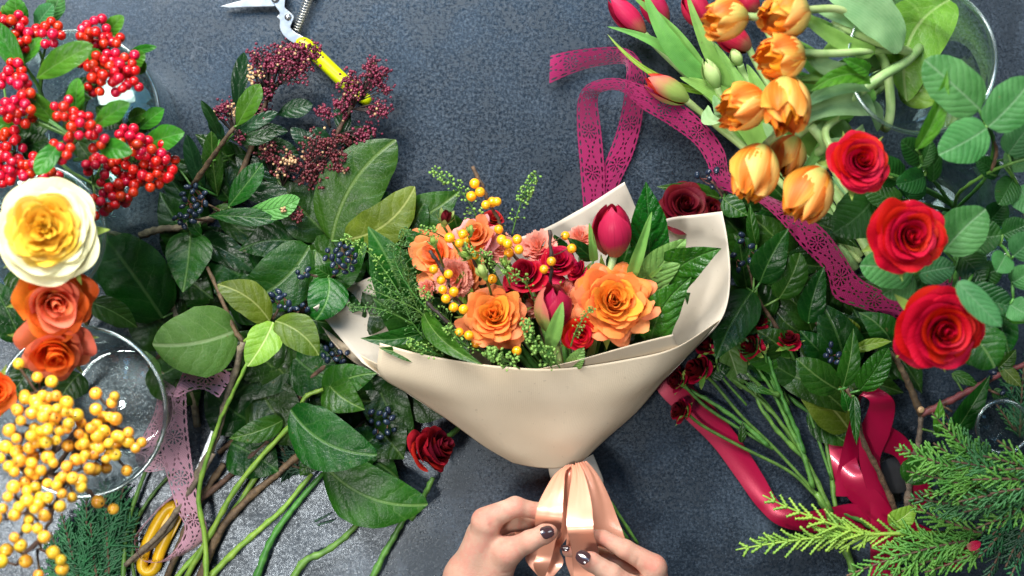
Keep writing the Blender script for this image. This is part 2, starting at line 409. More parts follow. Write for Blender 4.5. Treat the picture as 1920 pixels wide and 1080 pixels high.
M['berry_yellow'] = berry_mat('berry_yellow', (0.93, 0.43, 0.010), (0.85, 0.31, 0.008), amt=0.1)
M['berry_amber'] = berry_mat('berry_amber', (0.92, 0.53, 0.045), (0.86, 0.38, 0.020), amt=0.2, hue=0.022, dotr=0.93)
M['berry_blue'] = berry_mat('berry_blue', (0.012, 0.022, 0.045), (0.02, 0.035, 0.065), rough=0.3, dotr=0.97, coat=0.2)
M['bud_purple'] = simple('bud_purple', (0.22, 0.022, 0.055), (0.10, 0.014, 0.03), 0.4, 300, 0.2)
M['bud_plum'] = simple('bud_plum', (0.15, 0.018, 0.025), (0.07, 0.012, 0.016), 0.45, 300, 0.2)
M['bud_cream'] = simple('bud_cream', (0.55, 0.38, 0.18), (0.40, 0.22, 0.12), 0.45, 300, 0.2)
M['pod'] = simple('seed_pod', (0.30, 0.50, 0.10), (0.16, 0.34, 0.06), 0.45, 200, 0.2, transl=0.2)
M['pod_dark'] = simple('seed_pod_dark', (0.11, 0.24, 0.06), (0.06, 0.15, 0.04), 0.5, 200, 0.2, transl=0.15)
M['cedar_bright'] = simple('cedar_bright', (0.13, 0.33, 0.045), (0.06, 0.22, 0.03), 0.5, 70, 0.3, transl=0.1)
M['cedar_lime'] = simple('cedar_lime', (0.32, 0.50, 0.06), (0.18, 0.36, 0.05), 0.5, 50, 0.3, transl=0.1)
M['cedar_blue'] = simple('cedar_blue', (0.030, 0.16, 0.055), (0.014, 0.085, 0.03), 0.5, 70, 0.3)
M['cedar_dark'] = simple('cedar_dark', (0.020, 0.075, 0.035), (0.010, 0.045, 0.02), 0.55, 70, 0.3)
M['cedar_mid'] = simple('cedar_mid', (0.055, 0.20, 0.05), (0.03, 0.13, 0.035), 0.5, 70, 0.3, transl=0.05)

M['p_red'] = petal_mat('rose_red', (0.42, 0.002, 0.005), (0.64, 0.004, 0.008), 0.6, 0.22)
M['p_scarlet'] = petal_mat('rose_scarlet', (0.30, 0.001, 0.004), (0.50, 0.001, 0.010), 0.6, 0.2)
M['p_crimson'] = petal_mat('rose_crimson', (0.26, 0.001, 0.014), (0.46, 0.004, 0.035), 0.55, 0.2)
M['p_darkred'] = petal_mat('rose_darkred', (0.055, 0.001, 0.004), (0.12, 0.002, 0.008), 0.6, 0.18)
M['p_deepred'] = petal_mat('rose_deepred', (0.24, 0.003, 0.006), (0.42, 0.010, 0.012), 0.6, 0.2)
M['p_orange'] = petal_mat('rose_orange', (0.92, 0.30, 0.03), (0.88, 0.27, 0.06), 0.55, 0.3)
M['p_orange_in'] = petal_mat('rose_orange_inner', (0.95, 0.38, 0.03), (0.93, 0.33, 0.04), 0.55, 0.3)
M['p_coral'] = petal_mat('rose_coral', (0.92, 0.34, 0.05), (0.90, 0.30, 0.11), 0.55, 0.3)
M['p_vorange'] = petal_mat('rose_vivid_orange', (0.95, 0.27, 0.015), (0.92, 0.17, 0.02), 0.5, 0.3)
M['p_vpink'] = petal_mat('rose_vivid_pink', (0.93, 0.31, 0.04), (0.90, 0.22, 0.11), 0.5, 0.3)
M['p_pink'] = petal_mat('rose_pink', (0.85, 0.34, 0.22), (0.90, 0.38, 0.36), 0.5, 0.3)
M['p_cream'] = petal_mat('rose_cream', (0.86, 0.74, 0.27), (0.88, 0.83, 0.50), 0.55, 0.25, vein=0.15)
M['p_yellow'] = petal_mat('rose_yellow', (0.88, 0.50, 0.02), (0.88, 0.64, 0.12), 0.5, 0.25, vein=0.1)
M['p_gold'] = petal_mat('rose_gold', (0.85, 0.38, 0.01), (0.92, 0.60, 0.06), 0.5, 0.25, vein=0.1)
M['p_carn'] = petal_mat('carnation_salmon', (0.80, 0.22, 0.13), (0.90, 0.42, 0.32), 0.6, 0.3, split=(0.5, 1.0))
M['p_tulip'] = petal_mat('tulip_pink', (0.34, 0.13, 0.07), (0.50, 0.018, 0.06), 0.38, 0.2, split=(0.0, 0.45), vein=0.9)
M['p_tulip2'] = petal_mat('tulip_crimson', (0.30, 0.20, 0.12), (0.42, 0.010, 0.045), 0.35, 0.2, split=(0.0, 0.45), vein=0.9)
M['p_tulipred'] = petal_mat('tulip_red', (0.72, 0.10, 0.05), (0.78, 0.05, 0.035), 0.38, 0.2, split=(0.0, 0.5))
M['p_sepal_tulip'] = petal_mat('tulip_green_flush', (0.30, 0.44, 0.10), (0.62, 0.16, 0.12), 0.4, 0.2, split=(0.3, 0.95))
M['p_tul_or'] = petal_mat('tulip_orange', (0.80, 0.28, 0.02), (0.90, 0.46, 0.08), 0.45, 0.2, split=(0.1, 0.9), vein=0.6, streak=(0.66, 0.10, 0.008))
M['p_tul_or_in'] = petal_mat('tulip_orange_inner', (0.66, 0.14, 0.008), (0.88, 0.27, 0.015), 0.42, 0.28, split=(0.1, 0.9), vein=0.5)
M['p_tul_cream'] = petal_mat('tulip_cream_flush', (0.50, 0.50, 0.12), (0.90, 0.56, 0.15), 0.45, 0.2, split=(0.1, 0.8), vein=0.6, streak=(0.72, 0.17, 0.014))
M['p_greenbud'] = petal_mat('tulip_green_bud', (0.28, 0.46, 0.12), (0.52, 0.66, 0.26), 0.45, 0.2)
M['sepal'] = petal_mat('sepal_green', (0.16, 0.34, 0.05), (0.34, 0.48, 0.10), 0.45, 0.15, vein=0.3)
M['sepal_pale'] = petal_mat('sepal_pale', (0.30, 0.46, 0.10), (0.46, 0.56, 0.18), 0.45, 0.15, vein=0.3)

def table_mat():
    m, nt, out = start('slate_table')
    tc = nn(nt, 'ShaderNodeTexCoord').outputs['Object']
    def N(s, d=5, r=0.6, dist=0.0): return nn(nt, 'ShaderNodeTexNoise', None, Vector=tc, Scale=s, Detail=d, Roughness=r, Distortion=dist).outputs[0]
    big = N(3.2, 6, 0.62, 0.5); mid = N(16, 6, 0.65, 0.4); fine = N(380, 6, 0.8); grit = N(800, 3, 0.7)
    col = mixc(nt, ss(nt, big, 0.3, 0.72), (0.005, 0.009, 0.015), (0.015, 0.024, 0.036))
    col = mixc(nt, mth(nt, 'MULTIPLY', ss(nt, mid, 0.45, 0.75), 0.6), col, (0.028, 0.041, 0.058))
    speck = ss(nt, mth(nt, 'ADD', mth(nt, 'MULTIPLY', fine, 0.75), mth(nt, 'MULTIPLY', mid, 0.25)), 0.50, 0.68)
    col = mixc(nt, mth(nt, 'MULTIPLY', speck, 0.45), col, (0.11, 0.15, 0.20))
    gr1 = N(430, 1.5, 0.6, 0.3); grb = N(300, 7, 0.85, 0.2); gr2 = N(620, 1.0, 0.5)
    col = mixc(nt, mth(nt, 'MULTIPLY', ss(nt, mth(nt, 'ADD', mth(nt, 'MULTIPLY', fine, 0.6), mth(nt, 'MULTIPLY', mid, 0.4)), 0.47, 0.60), 0.5), col, (0.080, 0.105, 0.135))
    col = mixc(nt, mth(nt, 'MULTIPLY', ss(nt, mth(nt, 'SUBTRACT', 1.0, gr1), 0.54, 0.70), 0.35), col, (0.003, 0.005, 0.008))
    dark = ss(nt, grit, 0.50, 0.66); col = mixc(nt, mth(nt, 'MULTIPLY', dark, 0.7), col, (0.008, 0.011, 0.016))
    # hair cracks and scratches: thin lines of a distorted field
    cr = mth(nt, 'ABSOLUTE', mth(nt, 'SUBTRACT', N(5.0, 5, 0.6, 1.2), 0.5)); crk = mth(nt, 'SUBTRACT', 1.0, ss(nt, cr, 0.0, 0.004))
    crk = mth(nt, 'MULTIPLY', crk, ss(nt, N(7, 2), 0.5, 0.6))
    col = mixc(nt, mth(nt, 'MULTIPLY', crk, 0.14), col, (0.30, 0.33, 0.38))
    h = mth(nt, 'ADD', mth(nt, 'ADD', mth(nt, 'MULTIPLY', mid, 1.6), fine), mth(nt, 'MULTIPLY', grit, 0.5))
    rgh = mth(nt, 'MULTIPLY_ADD', ss(nt, mth(nt, 'ADD', mth(nt, 'MULTIPLY', grb, 0.70), mth(nt, 'MULTIPLY', mid, 0.30)), 0.41, 0.57), -0.38, 0.49)
    finish(nt, out, col, rgh, h, 0.15, 0.0014, 0.62, stint=(0.84, 0.93, 1.0))
    return m
M['table'] = table_mat()
def lace_mat(name, c1, c2):
    m, nt, out = start(name)
    uv = nn(nt, 'ShaderNodeTexCoord').outputs['UV']; sp = nn(nt, 'ShaderNodeSeparateXYZ', None, Vector=uv); u, v = sp.outputs[0], sp.outputs[1]
    def rowholes(u0, per, wu, wv, off=0.0):
        a = mth(nt, 'DIVIDE', mth(nt, 'SUBTRACT', u, u0), wu)
        f = mth(nt, 'SUBTRACT', mth(nt, 'FRACT', mth(nt, 'ADD', mth(nt, 'MULTIPLY', v, per), off)), 0.5)
        b = mth(nt, 'DIVIDE', f, wv)
        return mth(nt, 'LESS_THAN', mth(nt, 'ADD', mth(nt, 'MULTIPLY', a, a), mth(nt, 'MULTIPLY', b, b)), 1.0)
    H = [rowholes(0.105, 3.4, 0.036, 0.34), rowholes(0.895, 3.4, 0.036, 0.34, 0.5)]
    # medallions: petals of little holes round a centre, one every 1.5 widths, and a wave of holes between
    cv = mth(nt, 'MULTIPLY', mth(nt, 'SUBTRACT', mth(nt, 'FRACT', mth(nt, 'DIVIDE', v, 1.35)), 0.5), 1.35)
    cu = mth(nt, 'SUBTRACT', u, 0.5)
    r = mth(nt, 'SQRT', mth(nt, 'ADD', mth(nt, 'MULTIPLY', cu, cu), mth(nt, 'MULTIPLY', cv, cv)))
    th = mth(nt, 'ARCTAN2', cu, cv)
    pet = mth(nt, 'GREATER_THAN', mth(nt, 'COSINE', mth(nt, 'MULTIPLY', th, 10.0)), 0.05)
    def band(r0, w_): return mth(nt, 'LESS_THAN', mth(nt, 'ABSOLUTE', mth(nt, 'SUBTRACT', r, r0)), w_)
    H.append(mth(nt, 'MULTIPLY', pet, band(0.185, 0.062)))
    pet2 = mth(nt, 'GREATER_THAN', mth(nt, 'COSINE', mth(nt, 'MULTIPLY', th, 5.0)), 0.2)
    H.append(mth(nt, 'MULTIPLY', pet2, band(0.075, 0.032)))
    wv_ = mth(nt, 'ABSOLUTE', mth(nt, 'SUBTRACT', mth(nt, 'ABSOLUTE', cu), mth(nt, 'MULTIPLY_ADD', mth(nt, 'COSINE', mth(nt, 'MULTIPLY', v, TAU / 1.35)), -0.11, 0.17)))
    dots = mth(nt, 'GREATER_THAN', mth(nt, 'SINE', mth(nt, 'MULTIPLY', v, 40.0)), -0.1)
    outside = mth(nt, 'GREATER_THAN', r, 0.27)
    H.append(mth(nt, 'MULTIPLY', mth(nt, 'MULTIPLY', mth(nt, 'LESS_THAN', wv_, 0.030), dots), outside))
    # fine mesh of the net
    s1 = mth(nt, 'SINE', mth(nt, 'MULTIPLY', u, 78.0)); s2 = mth(nt, 'SINE', mth(nt, 'MULTIPLY', v, 74.0))
    mp_ = mth(nt, 'MULTIPLY', s1, s2)
    hole = H[0]
    for x in H[1:]: hole = mth(nt, 'MAXIMUM', hole, x)
    # scalloped edge
    ed = mth(nt, 'SUBTRACT', 0.5, mth(nt, 'MULTIPLY_ADD', mth(nt, 'ABSOLUTE', mth(nt, 'SINE', mth(nt, 'MULTIPLY', v, 17.3))), -0.018, 0.022))
    hole = mth(nt, 'MAXIMUM', hole, mth(nt, 'GREATER_THAN', mth(nt, 'ABSOLUTE', cu), ed))
    alpha = mth(nt, 'SUBTRACT', 1.0, hole)
    th_ = mth(nt, 'ADD', mth(nt, 'MULTIPLY', mp_, -0.5), mth(nt, 'MULTIPLY', mth(nt, 'SINE', mth(nt, 'MULTIPLY', u, 240.0)), 0.3))
    col = mixc(nt, ss(nt, th_, -0.6, 0.4), tuple(c * 0.42 for c in c1), c1); col = mixc(nt, ss(nt, objnoise(nt, 45, 3), 0.35, 0.7), col, c2)
    finish(nt, out, col, 0.75, th_, 0.6, 0.001, 0.2, 0.12, col, alpha=alpha, sheen=0.3)
    return m
M['lace_magenta'] = lace_mat('lace_magenta', (0.40, 0.007, 0.115), (0.32, 0.005, 0.09))
M['lace_pink'] = lace_mat('lace_pink', (0.88, 0.46, 0.56), (0.82, 0.41, 0.53))
def satin(name, c1, c2, rough=0.28, coat=0.5, spec=0.8):
    m, nt, out = start(name)
    uv = nn(nt, 'ShaderNodeTexCoord').outputs['UV']
    mp = nn(nt, 'ShaderNodeMapping', None, Vector=uv, Scale=(160.0, 6.0, 1.0))
    t = nn(nt, 'ShaderNodeTexNoise', None, Vector=mp.outputs[0], Scale=1.0, Detail=2.0).outputs[0]
    sp = nn(nt, 'ShaderNodeSeparateXYZ', None, Vector=uv)
    e = mth(nt, 'ABSOLUTE', mth(nt, 'SUBTRACT', sp.outputs[0], 0.5))
    col = mixc(nt, t, c1, c2); col = mixc(nt, mth(nt, 'MULTIPLY', mth(nt, 'GREATER_THAN', e, 0.475), 0.5), col, tuple(c * 0.55 for c in c1))
    finish(nt, out, col, rough, t, 0.10, 0.0004, spec, 0.08, col, metal=0.25, coat=coat)
    return m
M['satin_peach'] = satin('satin_peach', (0.92, 0.43, 0.28), (0.88, 0.38, 0.235), 0.33)
M['satin_wine'] = satin('satin_wine', (0.40, 0.003, 0.045), (0.32, 0.002, 0.035), 0.30, 0.25, 0.5)
def paper_mat(name, c1, c2):
    m, nt, out = start(name)
    uv = nn(nt, 'ShaderNodeTexCoord').outputs['UV']; sp = nn(nt, 'ShaderNodeSeparateXYZ', None, Vector=uv)
    a = mth(nt, 'SINE', mth(nt, 'MULTIPLY', sp.outputs[0], TAU / 0.00125)); b = mth(nt, 'SINE', mth(nt, 'MULTIPLY', sp.outputs[1], TAU / 0.00125))
    wv = mth(nt, 'MAXIMUM', a, b); n = objnoise(nt, 18, 4); f = objnoise(nt, 400, 3)
    col = mixc(nt, ss(nt, n, 0.3, 0.7), c1, c2); col = mixc(nt, mth(nt, 'MULTIPLY', ss(nt, mth(nt, 'MULTIPLY', a, b), -0.4, 0.9), 0.10), col, tuple(c * 0.72 for c in c1))
    fleck = ss(nt, objnoise(nt, 260, 2), 0.70, 0.75); col = mixc(nt, mth(nt, 'MULTIPLY', fleck, 0.25), col, (0.25, 0.18, 0.1))
    h = mth(nt, 'ADD', mth(nt, 'MULTIPLY', wv, 0.5), mth(nt, 'ADD', mth(nt, 'MULTIPLY', f, 0.5), mth(nt, 'MULTIPLY', n, 3.0)))
    finish(nt, out, col, 0.85, h, 0.3, 0.0006, 0.10, 0.04, col)
    return m
M['paper'] = paper_mat('kraft_wrap', (0.75, 0.625, 0.45), (0.70, 0.575, 0.405))
M['paper_in'] = paper_mat('kraft_wrap_pale', (0.70, 0.63, 0.52), (0.65, 0.58, 0.47))
def glass_mat(name, tint=(0.955, 0.985, 0.98), f0=0.045, gr=0.03):
    """thin clear glass: see-through with fresnel reflection and a faint green body at the rims"""
    m, nt, out = start(name)
    lw = nn(nt, 'ShaderNodeLayerWeight', None, Blend=0.5)
    f = mth(nt, 'MULTIPLY_ADD', mth(nt, 'POWER', lw.outputs['Facing'], 3.0), 0.85, f0, clamp=True)
    tr = nn(nt, 'ShaderNodeBsdfTransparent', None, Color=tint); gl = nn(nt, 'ShaderNodeBsdfGlossy', None, Color=(0.95, 1, 1), Roughness=gr)
    mx = nn(nt, 'ShaderNodeMixShader', None, Fac=f); nt.links.new(tr.outputs[0], mx.inputs[1]); nt.links.new(gl.outputs[0], mx.inputs[2])
    nt.links.new(mx.outputs[0], out.inputs['Surface'])
    return m
M['glass'] = glass_mat('clear_glass')
M['glass_rim'] = glass_mat('glass_rim', (0.72, 0.82, 0.81), 0.22, 0.25)
M['water'] = glass_mat('water_surface', (0.86, 0.96, 0.92))
def skin_mat():
    m, nt, out = start('skin')
    a = objnoise(nt, 22, 3); b = objnoise(nt, 90, 4, 0.65); c = objnoise(nt, 700, 3, 0.7)
    col = mixc(nt, ss(nt, a, 0.35, 0.68), (0.50, 0.29, 0.205), (0.57, 0.36, 0.26))
    col = mixc(nt, mth(nt, 'MULTIPLY', ss(nt, b, 0.42, 0.66), 0.6), col, (0.55, 0.22, 0.165))
    at = nn(nt, 'ShaderNodeAttribute', {'attribute_name': 'blush'})
    col = mixc(nt, mth(nt, 'MULTIPLY', at.outputs['Fac'], mth(nt, 'MULTIPLY_ADD', b, 0.8, 0.25)), col, (0.60, 0.17, 0.12))
    vo = nn(nt, 'ShaderNodeTexVoronoi', {'feature': 'DISTANCE_TO_EDGE'}, Scale=900.0); nt.links.new(nn(nt, 'ShaderNodeTexCoord').outputs['Object'], vo.inputs['Vector'])
    h = mth(nt, 'ADD', mth(nt, 'MULTIPLY', b, 1.2), mth(nt, 'ADD', mth(nt, 'MULTIPLY', ss(nt, vo.outputs[0], 0, 0.25), 0.25), mth(nt, 'MULTIPLY', c, 0.4)))
    finish(nt, out, col, 0.55, h, 0.55, 0.0009, 0.35, sss=0.15, sssr=(1.0, 0.36, 0.2), sscale=0.004)
    return m
M['skin'] = skin_mat()
M['nail'] = simple('nail_polish', (0.045, 0.022, 0.026), (0.04, 0.02, 0.024), 0.12, 20, coat=1.0)
M['steel'] = simple('brushed_steel', (0.42, 0.44, 0.46), (0.30, 0.32, 0.34), 0.3, 90, 0.15, metal=0.9)
M['steel_spring'] = simple('spring_steel', (0.62, 0.62, 0.58), (0.45, 0.44, 0.38), 0.28, 200, 0.1, metal=0.9)
M['grip_lime'] = simple('grip_lime', (0.62, 0.72, 0.0), (0.56, 0.66, 0.0), 0.38, 40, 0.05)
M['grip_yellow'] = simple('grip_yellow', (0.85, 0.50, 0.01), (0.80, 0.45, 0.01), 0.38, 40, 0.05)
M['black_plastic'] = simple('black_plastic', (0.012, 0.012, 0.014), (0.02, 0.02, 0.022), 0.4, 60, 0.1)
# ------------------------------------------------------------------ flowers
def petal_geo(rho, z, phi, az, nr=9, nc=11, spiral=0.0, seed=0.0, ruff=0.0, edge=0.26, frill=0.0, notch=0.0, lean=0.0, tipc=0.0):
    """rho(v), z(v), phi(v): arrays of nr; local flower frame with z out of the flower"""
    v = np.linspace(0, 1, nr)[:, None]; u = np.linspace(-1, 1, nc)[None, :]
    ve = v * (1 - edge * np.abs(u) ** 3.0)
    if notch: ve = ve * (1 - notch * np.exp(-(u / 0.12) ** 2) * v ** 3)
    if frill: ve = ve * (1 + frill * ((np.arange(nc) % 2) * 2 - 1)[None, :] * v ** 4)
    vi = np.linspace(0, 1, nr)
    R = np.interp(ve.ravel(), vi, rho).reshape(ve.shape); Z = np.interp(ve.ravel(), vi, z).reshape(ve.shape); Ph = np.interp(ve.ravel(), vi, phi).reshape(ve.shape)
    R = R * (1 + spiral * u)
    s = rho[-1]
    nz = np.sin(u * 3.1 + seed) * np.cos(v * 3.3 + seed * 2) + 0.6 * np.sin(u * 6.7 + seed * 3.1 + v * 2) 
    if tipc: R = R + tipc * np.exp(-(u / 0.28) ** 2) * v ** 6; Z = Z + 0.3 * tipc * np.exp(-(u / 0.2) ** 2) * v ** 6
    R = R + ruff * 0.6 * nz * v ** 2; Z = Z + ruff * nz * v ** 2 * 0.8
    A = az + u * Ph + lean * v
    V = np.stack([R * np.cos(A), R * np.sin(A), Z], -1)
    U = np.stack([np.broadcast_to(u * .5 + .5, R.shape), np.broadcast_to(v, R.shape)], -1)
    return V.reshape(-1, 3), gridfaces(nr, nc), U.reshape(-1, 2)
def place(V, c, q):
    Mx = np.array(q.to_matrix()); return V @ Mx.T + np.array(c)
def rose_head(p, c, d, R, mats, n=28, Hh=None, open_=0.8, ruff=0.03, seed=0, frill=0.0, notch=0.0, heart=0.1, curl=0.35, squash=1.0, outer_drop=0.7, roll=0.0, tipc=0.03, ruff_in=False):
    """mats = [(q_max, material)...] inner to outer; petals are parts of p. c = middle of the rim plane"""
    r = random.Random(seed); q_ = quat_to(d, roll); Hh = Hh or R * 0.95
    v = np.linspace(0, 1, 9); c = np.array(c) - np.array(Vector(d).normalized()) * Hh * 0.8
    out = []
    for i in range(n):
        q = i / (n - 1); az = i * 2.39996 + r.uniform(-.35, .35)
        rr = R * (heart + (1 - heart) * q ** 0.9) * r.uniform(0.88, 1.08)
        hz = Hh * (1 - outer_drop * q ** 2.0) * r.uniform(0.88, 1.06)
        phi = (1.6 * (1 - q) ** 1.2 + 0.80 + 0.1 * r.random())
        belly = 0.55 + 0.25 * (1 - q)
        rho = rr * (0.12 + (0.88) * (belly * np.sin(v * math.pi * 0.5) + (1 - belly) * v ** 2))
        if q < .35: rho = rho * (1 - 0.55 * (1 - q / .35) * v ** 2)
        rho = rho + curl * R * (0.10 + 0.28 * q) * np.clip(v - 0.78, 0, 1) ** 1.3 * 3
        z = hz * (np.clip(v * 1.08, 0, 1) ** (0.75)) - curl * Hh * (0.05 + 0.30 * q) * np.clip(v - 0.80, 0, 1) ** 1.2 * 3
        ph = phi * (0.35 + 0.65 * np.minimum(1, v * 1.8)) * (1 - 0.12 * np.clip(v - .8, 0, 1) * 5)
        mt = next(m_ for qm, m_ in mats if q <= qm + 1e-6)
        V, F, U = petal_geo(rho, z, ph, az, spiral=0.16 * (1 - 0.6 * q), seed=r.uniform(0, 40), ruff=ruff * R * ((0.4 + q) if not ruff_in else max(0.25, 1.7 - 1.5 * q)), edge=0.20, frill=frill, notch=notch, nc=17, tipc=tipc * R * (0.4 + q) * r.uniform(0, 1.6))
        V[:, 0] *= squash
        ja = max(-.07, min(.07, r.gauss(0, .05))) * (.4 + q); jb = max(-.07, min(.07, r.gauss(0, .05))) * (.4 + q); V = V + np.stack([V[:, 2] * ja, V[:, 2] * jb, V[:, 0] * -ja + V[:, 1] * -jb], 1)
        V[:, 0] += R * r.gauss(0, .025) * min(1, q * 3); V[:, 1] += R * r.gauss(0, .025) * min(1, q * 3)
        out.append(mobj('petal', place(V, c, q_), F, mt, p, U))
    # receptacle so nothing shows through the heart
    return out
def calyx(p, c, d, R, m, n=5, L=1.2, back=0.9, seed=0, spread=0.5, bulb=True):
    """c is the flower's rim centre; sepals and hip sit behind the petals"""
    r = random.Random(seed); d = Vector(d).normalized(); b = Vector(c) - d * R * back; q_ = quat_to(d, r.random())
    if bulb:
        prof = [(0.02, -0.55), (0.22, -0.45), (0.34, -0.2), (0.30, 0.05), (0.42, 0.2)]
        V, F, U = lathe([(a * R, z * R) for a, z in prof], 12); mobj('hip', place(V, b, q_), F, m, p, U)
    for i in range(n):
        a = TAU * i / n + r.uniform(-.2, .2); o = Vector((math.cos(a), math.sin(a), 0))
        B = q_ @ (o * 0.15 * R) + b; T = q_ @ (o * R * (0.9 + spread * r.uniform(.3, .8)) * L + Vector((0, 0, R * r.uniform(0.1, 0.6)))) + b
        g = leaf_geo(B, T, R * 0.5, 'sepal', arch=-0.15, fold=0.3, seed=r.uniform(0, 9), nr=8, nc=5)
        mobj('sepal', g[0], g[1], m, p, g[2])
def rose(label, px, py, z, Rpx, mats, d=(0, 0, 1), name='rose', cat='rose', group=None, stem_to=None, stem_m='stem_green', stem_r=0.0028, cal=True, **k):
    c = P(px, py, z); R = W(Rpx, z)
    base = P(stem_to[-1][0], stem_to[-1][1], max(0, stem_to[-1][2])) if stem_to else P(px, py, 0)
    t = thing(name, label, cat, tuple(base), group)
    rose_head(t, c, d, R, mats, **k)
    dn = Vector(d).normalized(); b = c - dn * R * 0.95
    if cal: calyx(t, c, d, R * 0.8, M['sepal'], seed=int(px), back=1.05)
    if stem_to:
        A = [tuple(b)] + [tuple(P(*s)) for s in stem_to]
        mobj('stem', *tube_geo(catmull(A, 6 * len(A)), stem_r, 8)[:2], M[stem_m], t)
    return t
def rosebud(p_or_label, px, py, z, Rpx, d, mat, seed=0, sep='sepal_pale', open_=0.4, group=None, stem_to=None, sepL=1.7):
    """tight spray-rose bud: few wrapped petals, hip and long pointed sepals"""
    if isinstance(p_or_label, str):
        base = P(*stem_to[-1]) if stem_to else P(px, py, 0)
        t = thing('rosebud', p_or_label, 'rosebud', tuple(base), group)
    else: t = p_or_label
    c = P(px, py, z); R = W(Rpx, z); dn = Vector(d).normalized(); r = random.Random(seed)
    q_ = quat_to(d, r.random() * 6); v = np.linspace(0, 1, 9); b = np.array(c - dn * R * 0.9)
    for i in range(7):
        q = i / 6; az = i * 2.4
        rho = R * (0.60 + 0.25 * open_) * (0.25 + 0.75 * q) * np.sin(np.clip(0.12 + v * (0.80 - 0.25 * open_ * q), 0, 1) * math.pi) ** 0.8 + 0.02 * R
        z_ = R * 2.1 * v ** 0.9 * (1 - 0.10 * q)
        V, F, U = petal_geo(rho, z_, np.full(9, 1.2) * (1 - 0.3 * v ** 2), az, spiral=0.1, seed=r.uniform(0, 9), ruff=0.05 * R, nc=9)
        mobj('petal', place(V, b, q_), F, mat, t, U)
    prof = [(0.05, -0.75), (0.3, -0.62), (0.46, -0.3), (0.42, -0.05), (0.62, 0.25), (0.8, 0.6)]
    V, F, U = lathe([(a * R, zz * R) for a, zz in prof], 14); mobj('hip', place(V, b, q_), F, M[sep], t, U)
    for i in range(5):
        a = TAU * i / 5 + r.uniform(-.2, .2)
        vv = np.linspace(0, 1, 9)
        rho = R * (0.45 + 0.62 * np.sin(vv * math.pi * 0.62)) * (1 + 0.5 * open_ * vv ** 3)
        z_ = R * (-0.1 + sepL * vv)
        V, F, U = petal_geo(rho, z_, 0.62 * (1 - vv) ** 0.8 + 0.02, a, seed=r.uniform(0, 9), ruff=0.05 * R, nc=5, edge=0.02)
        mobj('sepal', place(V, b, q_), F, M[sep], t, U)
    if stem_to:
        A = [tuple(Vector(b) - dn * R * 0.6)] + [tuple(P(*s)) for s in stem_to]
        mobj('stem', *tube_geo(catmull(A, 7 * len(A)), 0.0012, 7)[:2], M['stem_green'], t)
    return t
def tulip_head(p, c, d, R, L, mats, n=6, open_=0.15, seed=0, ruff=0.02, roll=0.0, edge=0.5, notch=0.0):
    """c = base of the cup, d points to the tip"""
    r = random.Random(seed); q_ = quat_to(d, roll); v = np.linspace(0, 1, 12)
    for i in range(n):
        q = i / max(1, n - 1); ring = i // 3
        az = i * TAU / 3 + ring * 1.05 + r.uniform(-.12, .12)
        k = R * (0.70 + 0.30 * q)
        op = open_ * (0.3 + 0.9 * q) * r.uniform(0.6, 1.3)
        rho = k * (np.sin(np.clip(0.06 + v * 0.90, 0, 1) * math.pi) ** 0.62 * (1 - op * v) + op * 1.6 * v ** 1.3) + 0.01 * R
        z = L * (0.90 + 0.1 * r.random()) * (v ** 1.0) * (1 - 0.25 * op * v)
        ph = 1.18 * np.sin(np.clip(0.18 + v * 0.80, 0, 1) * math.pi) ** 0.45
        mt = mats[min(len(mats) - 1, int(q * len(mats)))]
        if isinstance(mt, (tuple, list)): mt = mt[i % len(mt)]
        V, F, U = petal_geo(rho, z, ph, az, nr=12, nc=11, spiral=0.10, seed=r.uniform(0, 30), ruff=ruff * R, edge=edge * 0.6, notch=notch)
        mobj('petal', place(V, c, q_), F, mt, p, U)
def tulip(label, base, tip, Rpx, mats, n=6, open_=0.12, stem_to=None, stem_m='stem_pale', stem_r=0.0035, group=None, seed=0, thing_=None, **k):
    b = P(*base); t_ = P(*tip); d = t_ - b; L = d.length
    g = P(*stem_to[-1]) if stem_to else P(base[0], base[1], 0)
    t = thing_ or thing('tulip', label, 'tulip', tuple(g), group)
    tulip_head(t, b, d, W(Rpx, base[2]), L, mats, n, open_, seed, **k)
    if stem_to:
        A = [tuple(b + d * 0.03)] + [tuple(P(*s)) for s in stem_to]
        mobj('stem', *tube_geo(catmull(A, 8 * len(A)), stem_r, 10)[:2], M[stem_m], t)
    return t
def carnation(label, px, py, z, Rpx, d=(0, 0, 1), n=46, seed=0, stem_to=None):
    c = P(px, py, z); R = W(Rpx, z); r = random.Random(seed)
    t = thing('carnation', label, 'carnation', tuple(P(*stem_to[-1]) if stem_to else P(px, py, 0)))
    q_ = quat_to(d, 0.3); v = np.linspace(0, 1, 8); b = np.array(c) - np.array(Vector(d).normalized()) * R * 0.8
    for i in range(n):
        q = math.sqrt((i + .5) / n); az = i * 2.39996
        tilt = q * 1.35
        L = R * (0.95 + 0.15 * r.random())
        rho = L * (math.sin(tilt) * v + 0.03); z_ = L * (math.cos(tilt) * v) * 0.95 + 0.1 * L
        V, F, U = petal_geo(rho, z_, 0.10 + (0.42 / (0.25 + q)) * v ** 1.5, az + r.uniform(-.3, .3), nr=8, nc=17, seed=r.uniform(0, 60), ruff=0.10 * R, frill=0.07, edge=0.16)
        mobj('petal', place(V, b, q_), F, M['p_carn'], t, U)
    V, F, U = lathe([(0.1 * R, -0.9 * R), (0.25 * R, -0.8 * R), (0.28 * R, -0.2 * R), (0.35 * R, 0.1 * R)], 10); mobj('calyx', place(V, b, q_), F, M['sepal'], t, U)
    if stem_to:
        A = [tuple(Vector(b) - Vector(d).normalized() * R * 0.8)] + [tuple(P(*s)) for s in stem_to]
        mobj('stem', *tube_geo(catmull(A, 6 * len(A)), 0.0016, 7)[:2], M['stem_green'], t)
    return t
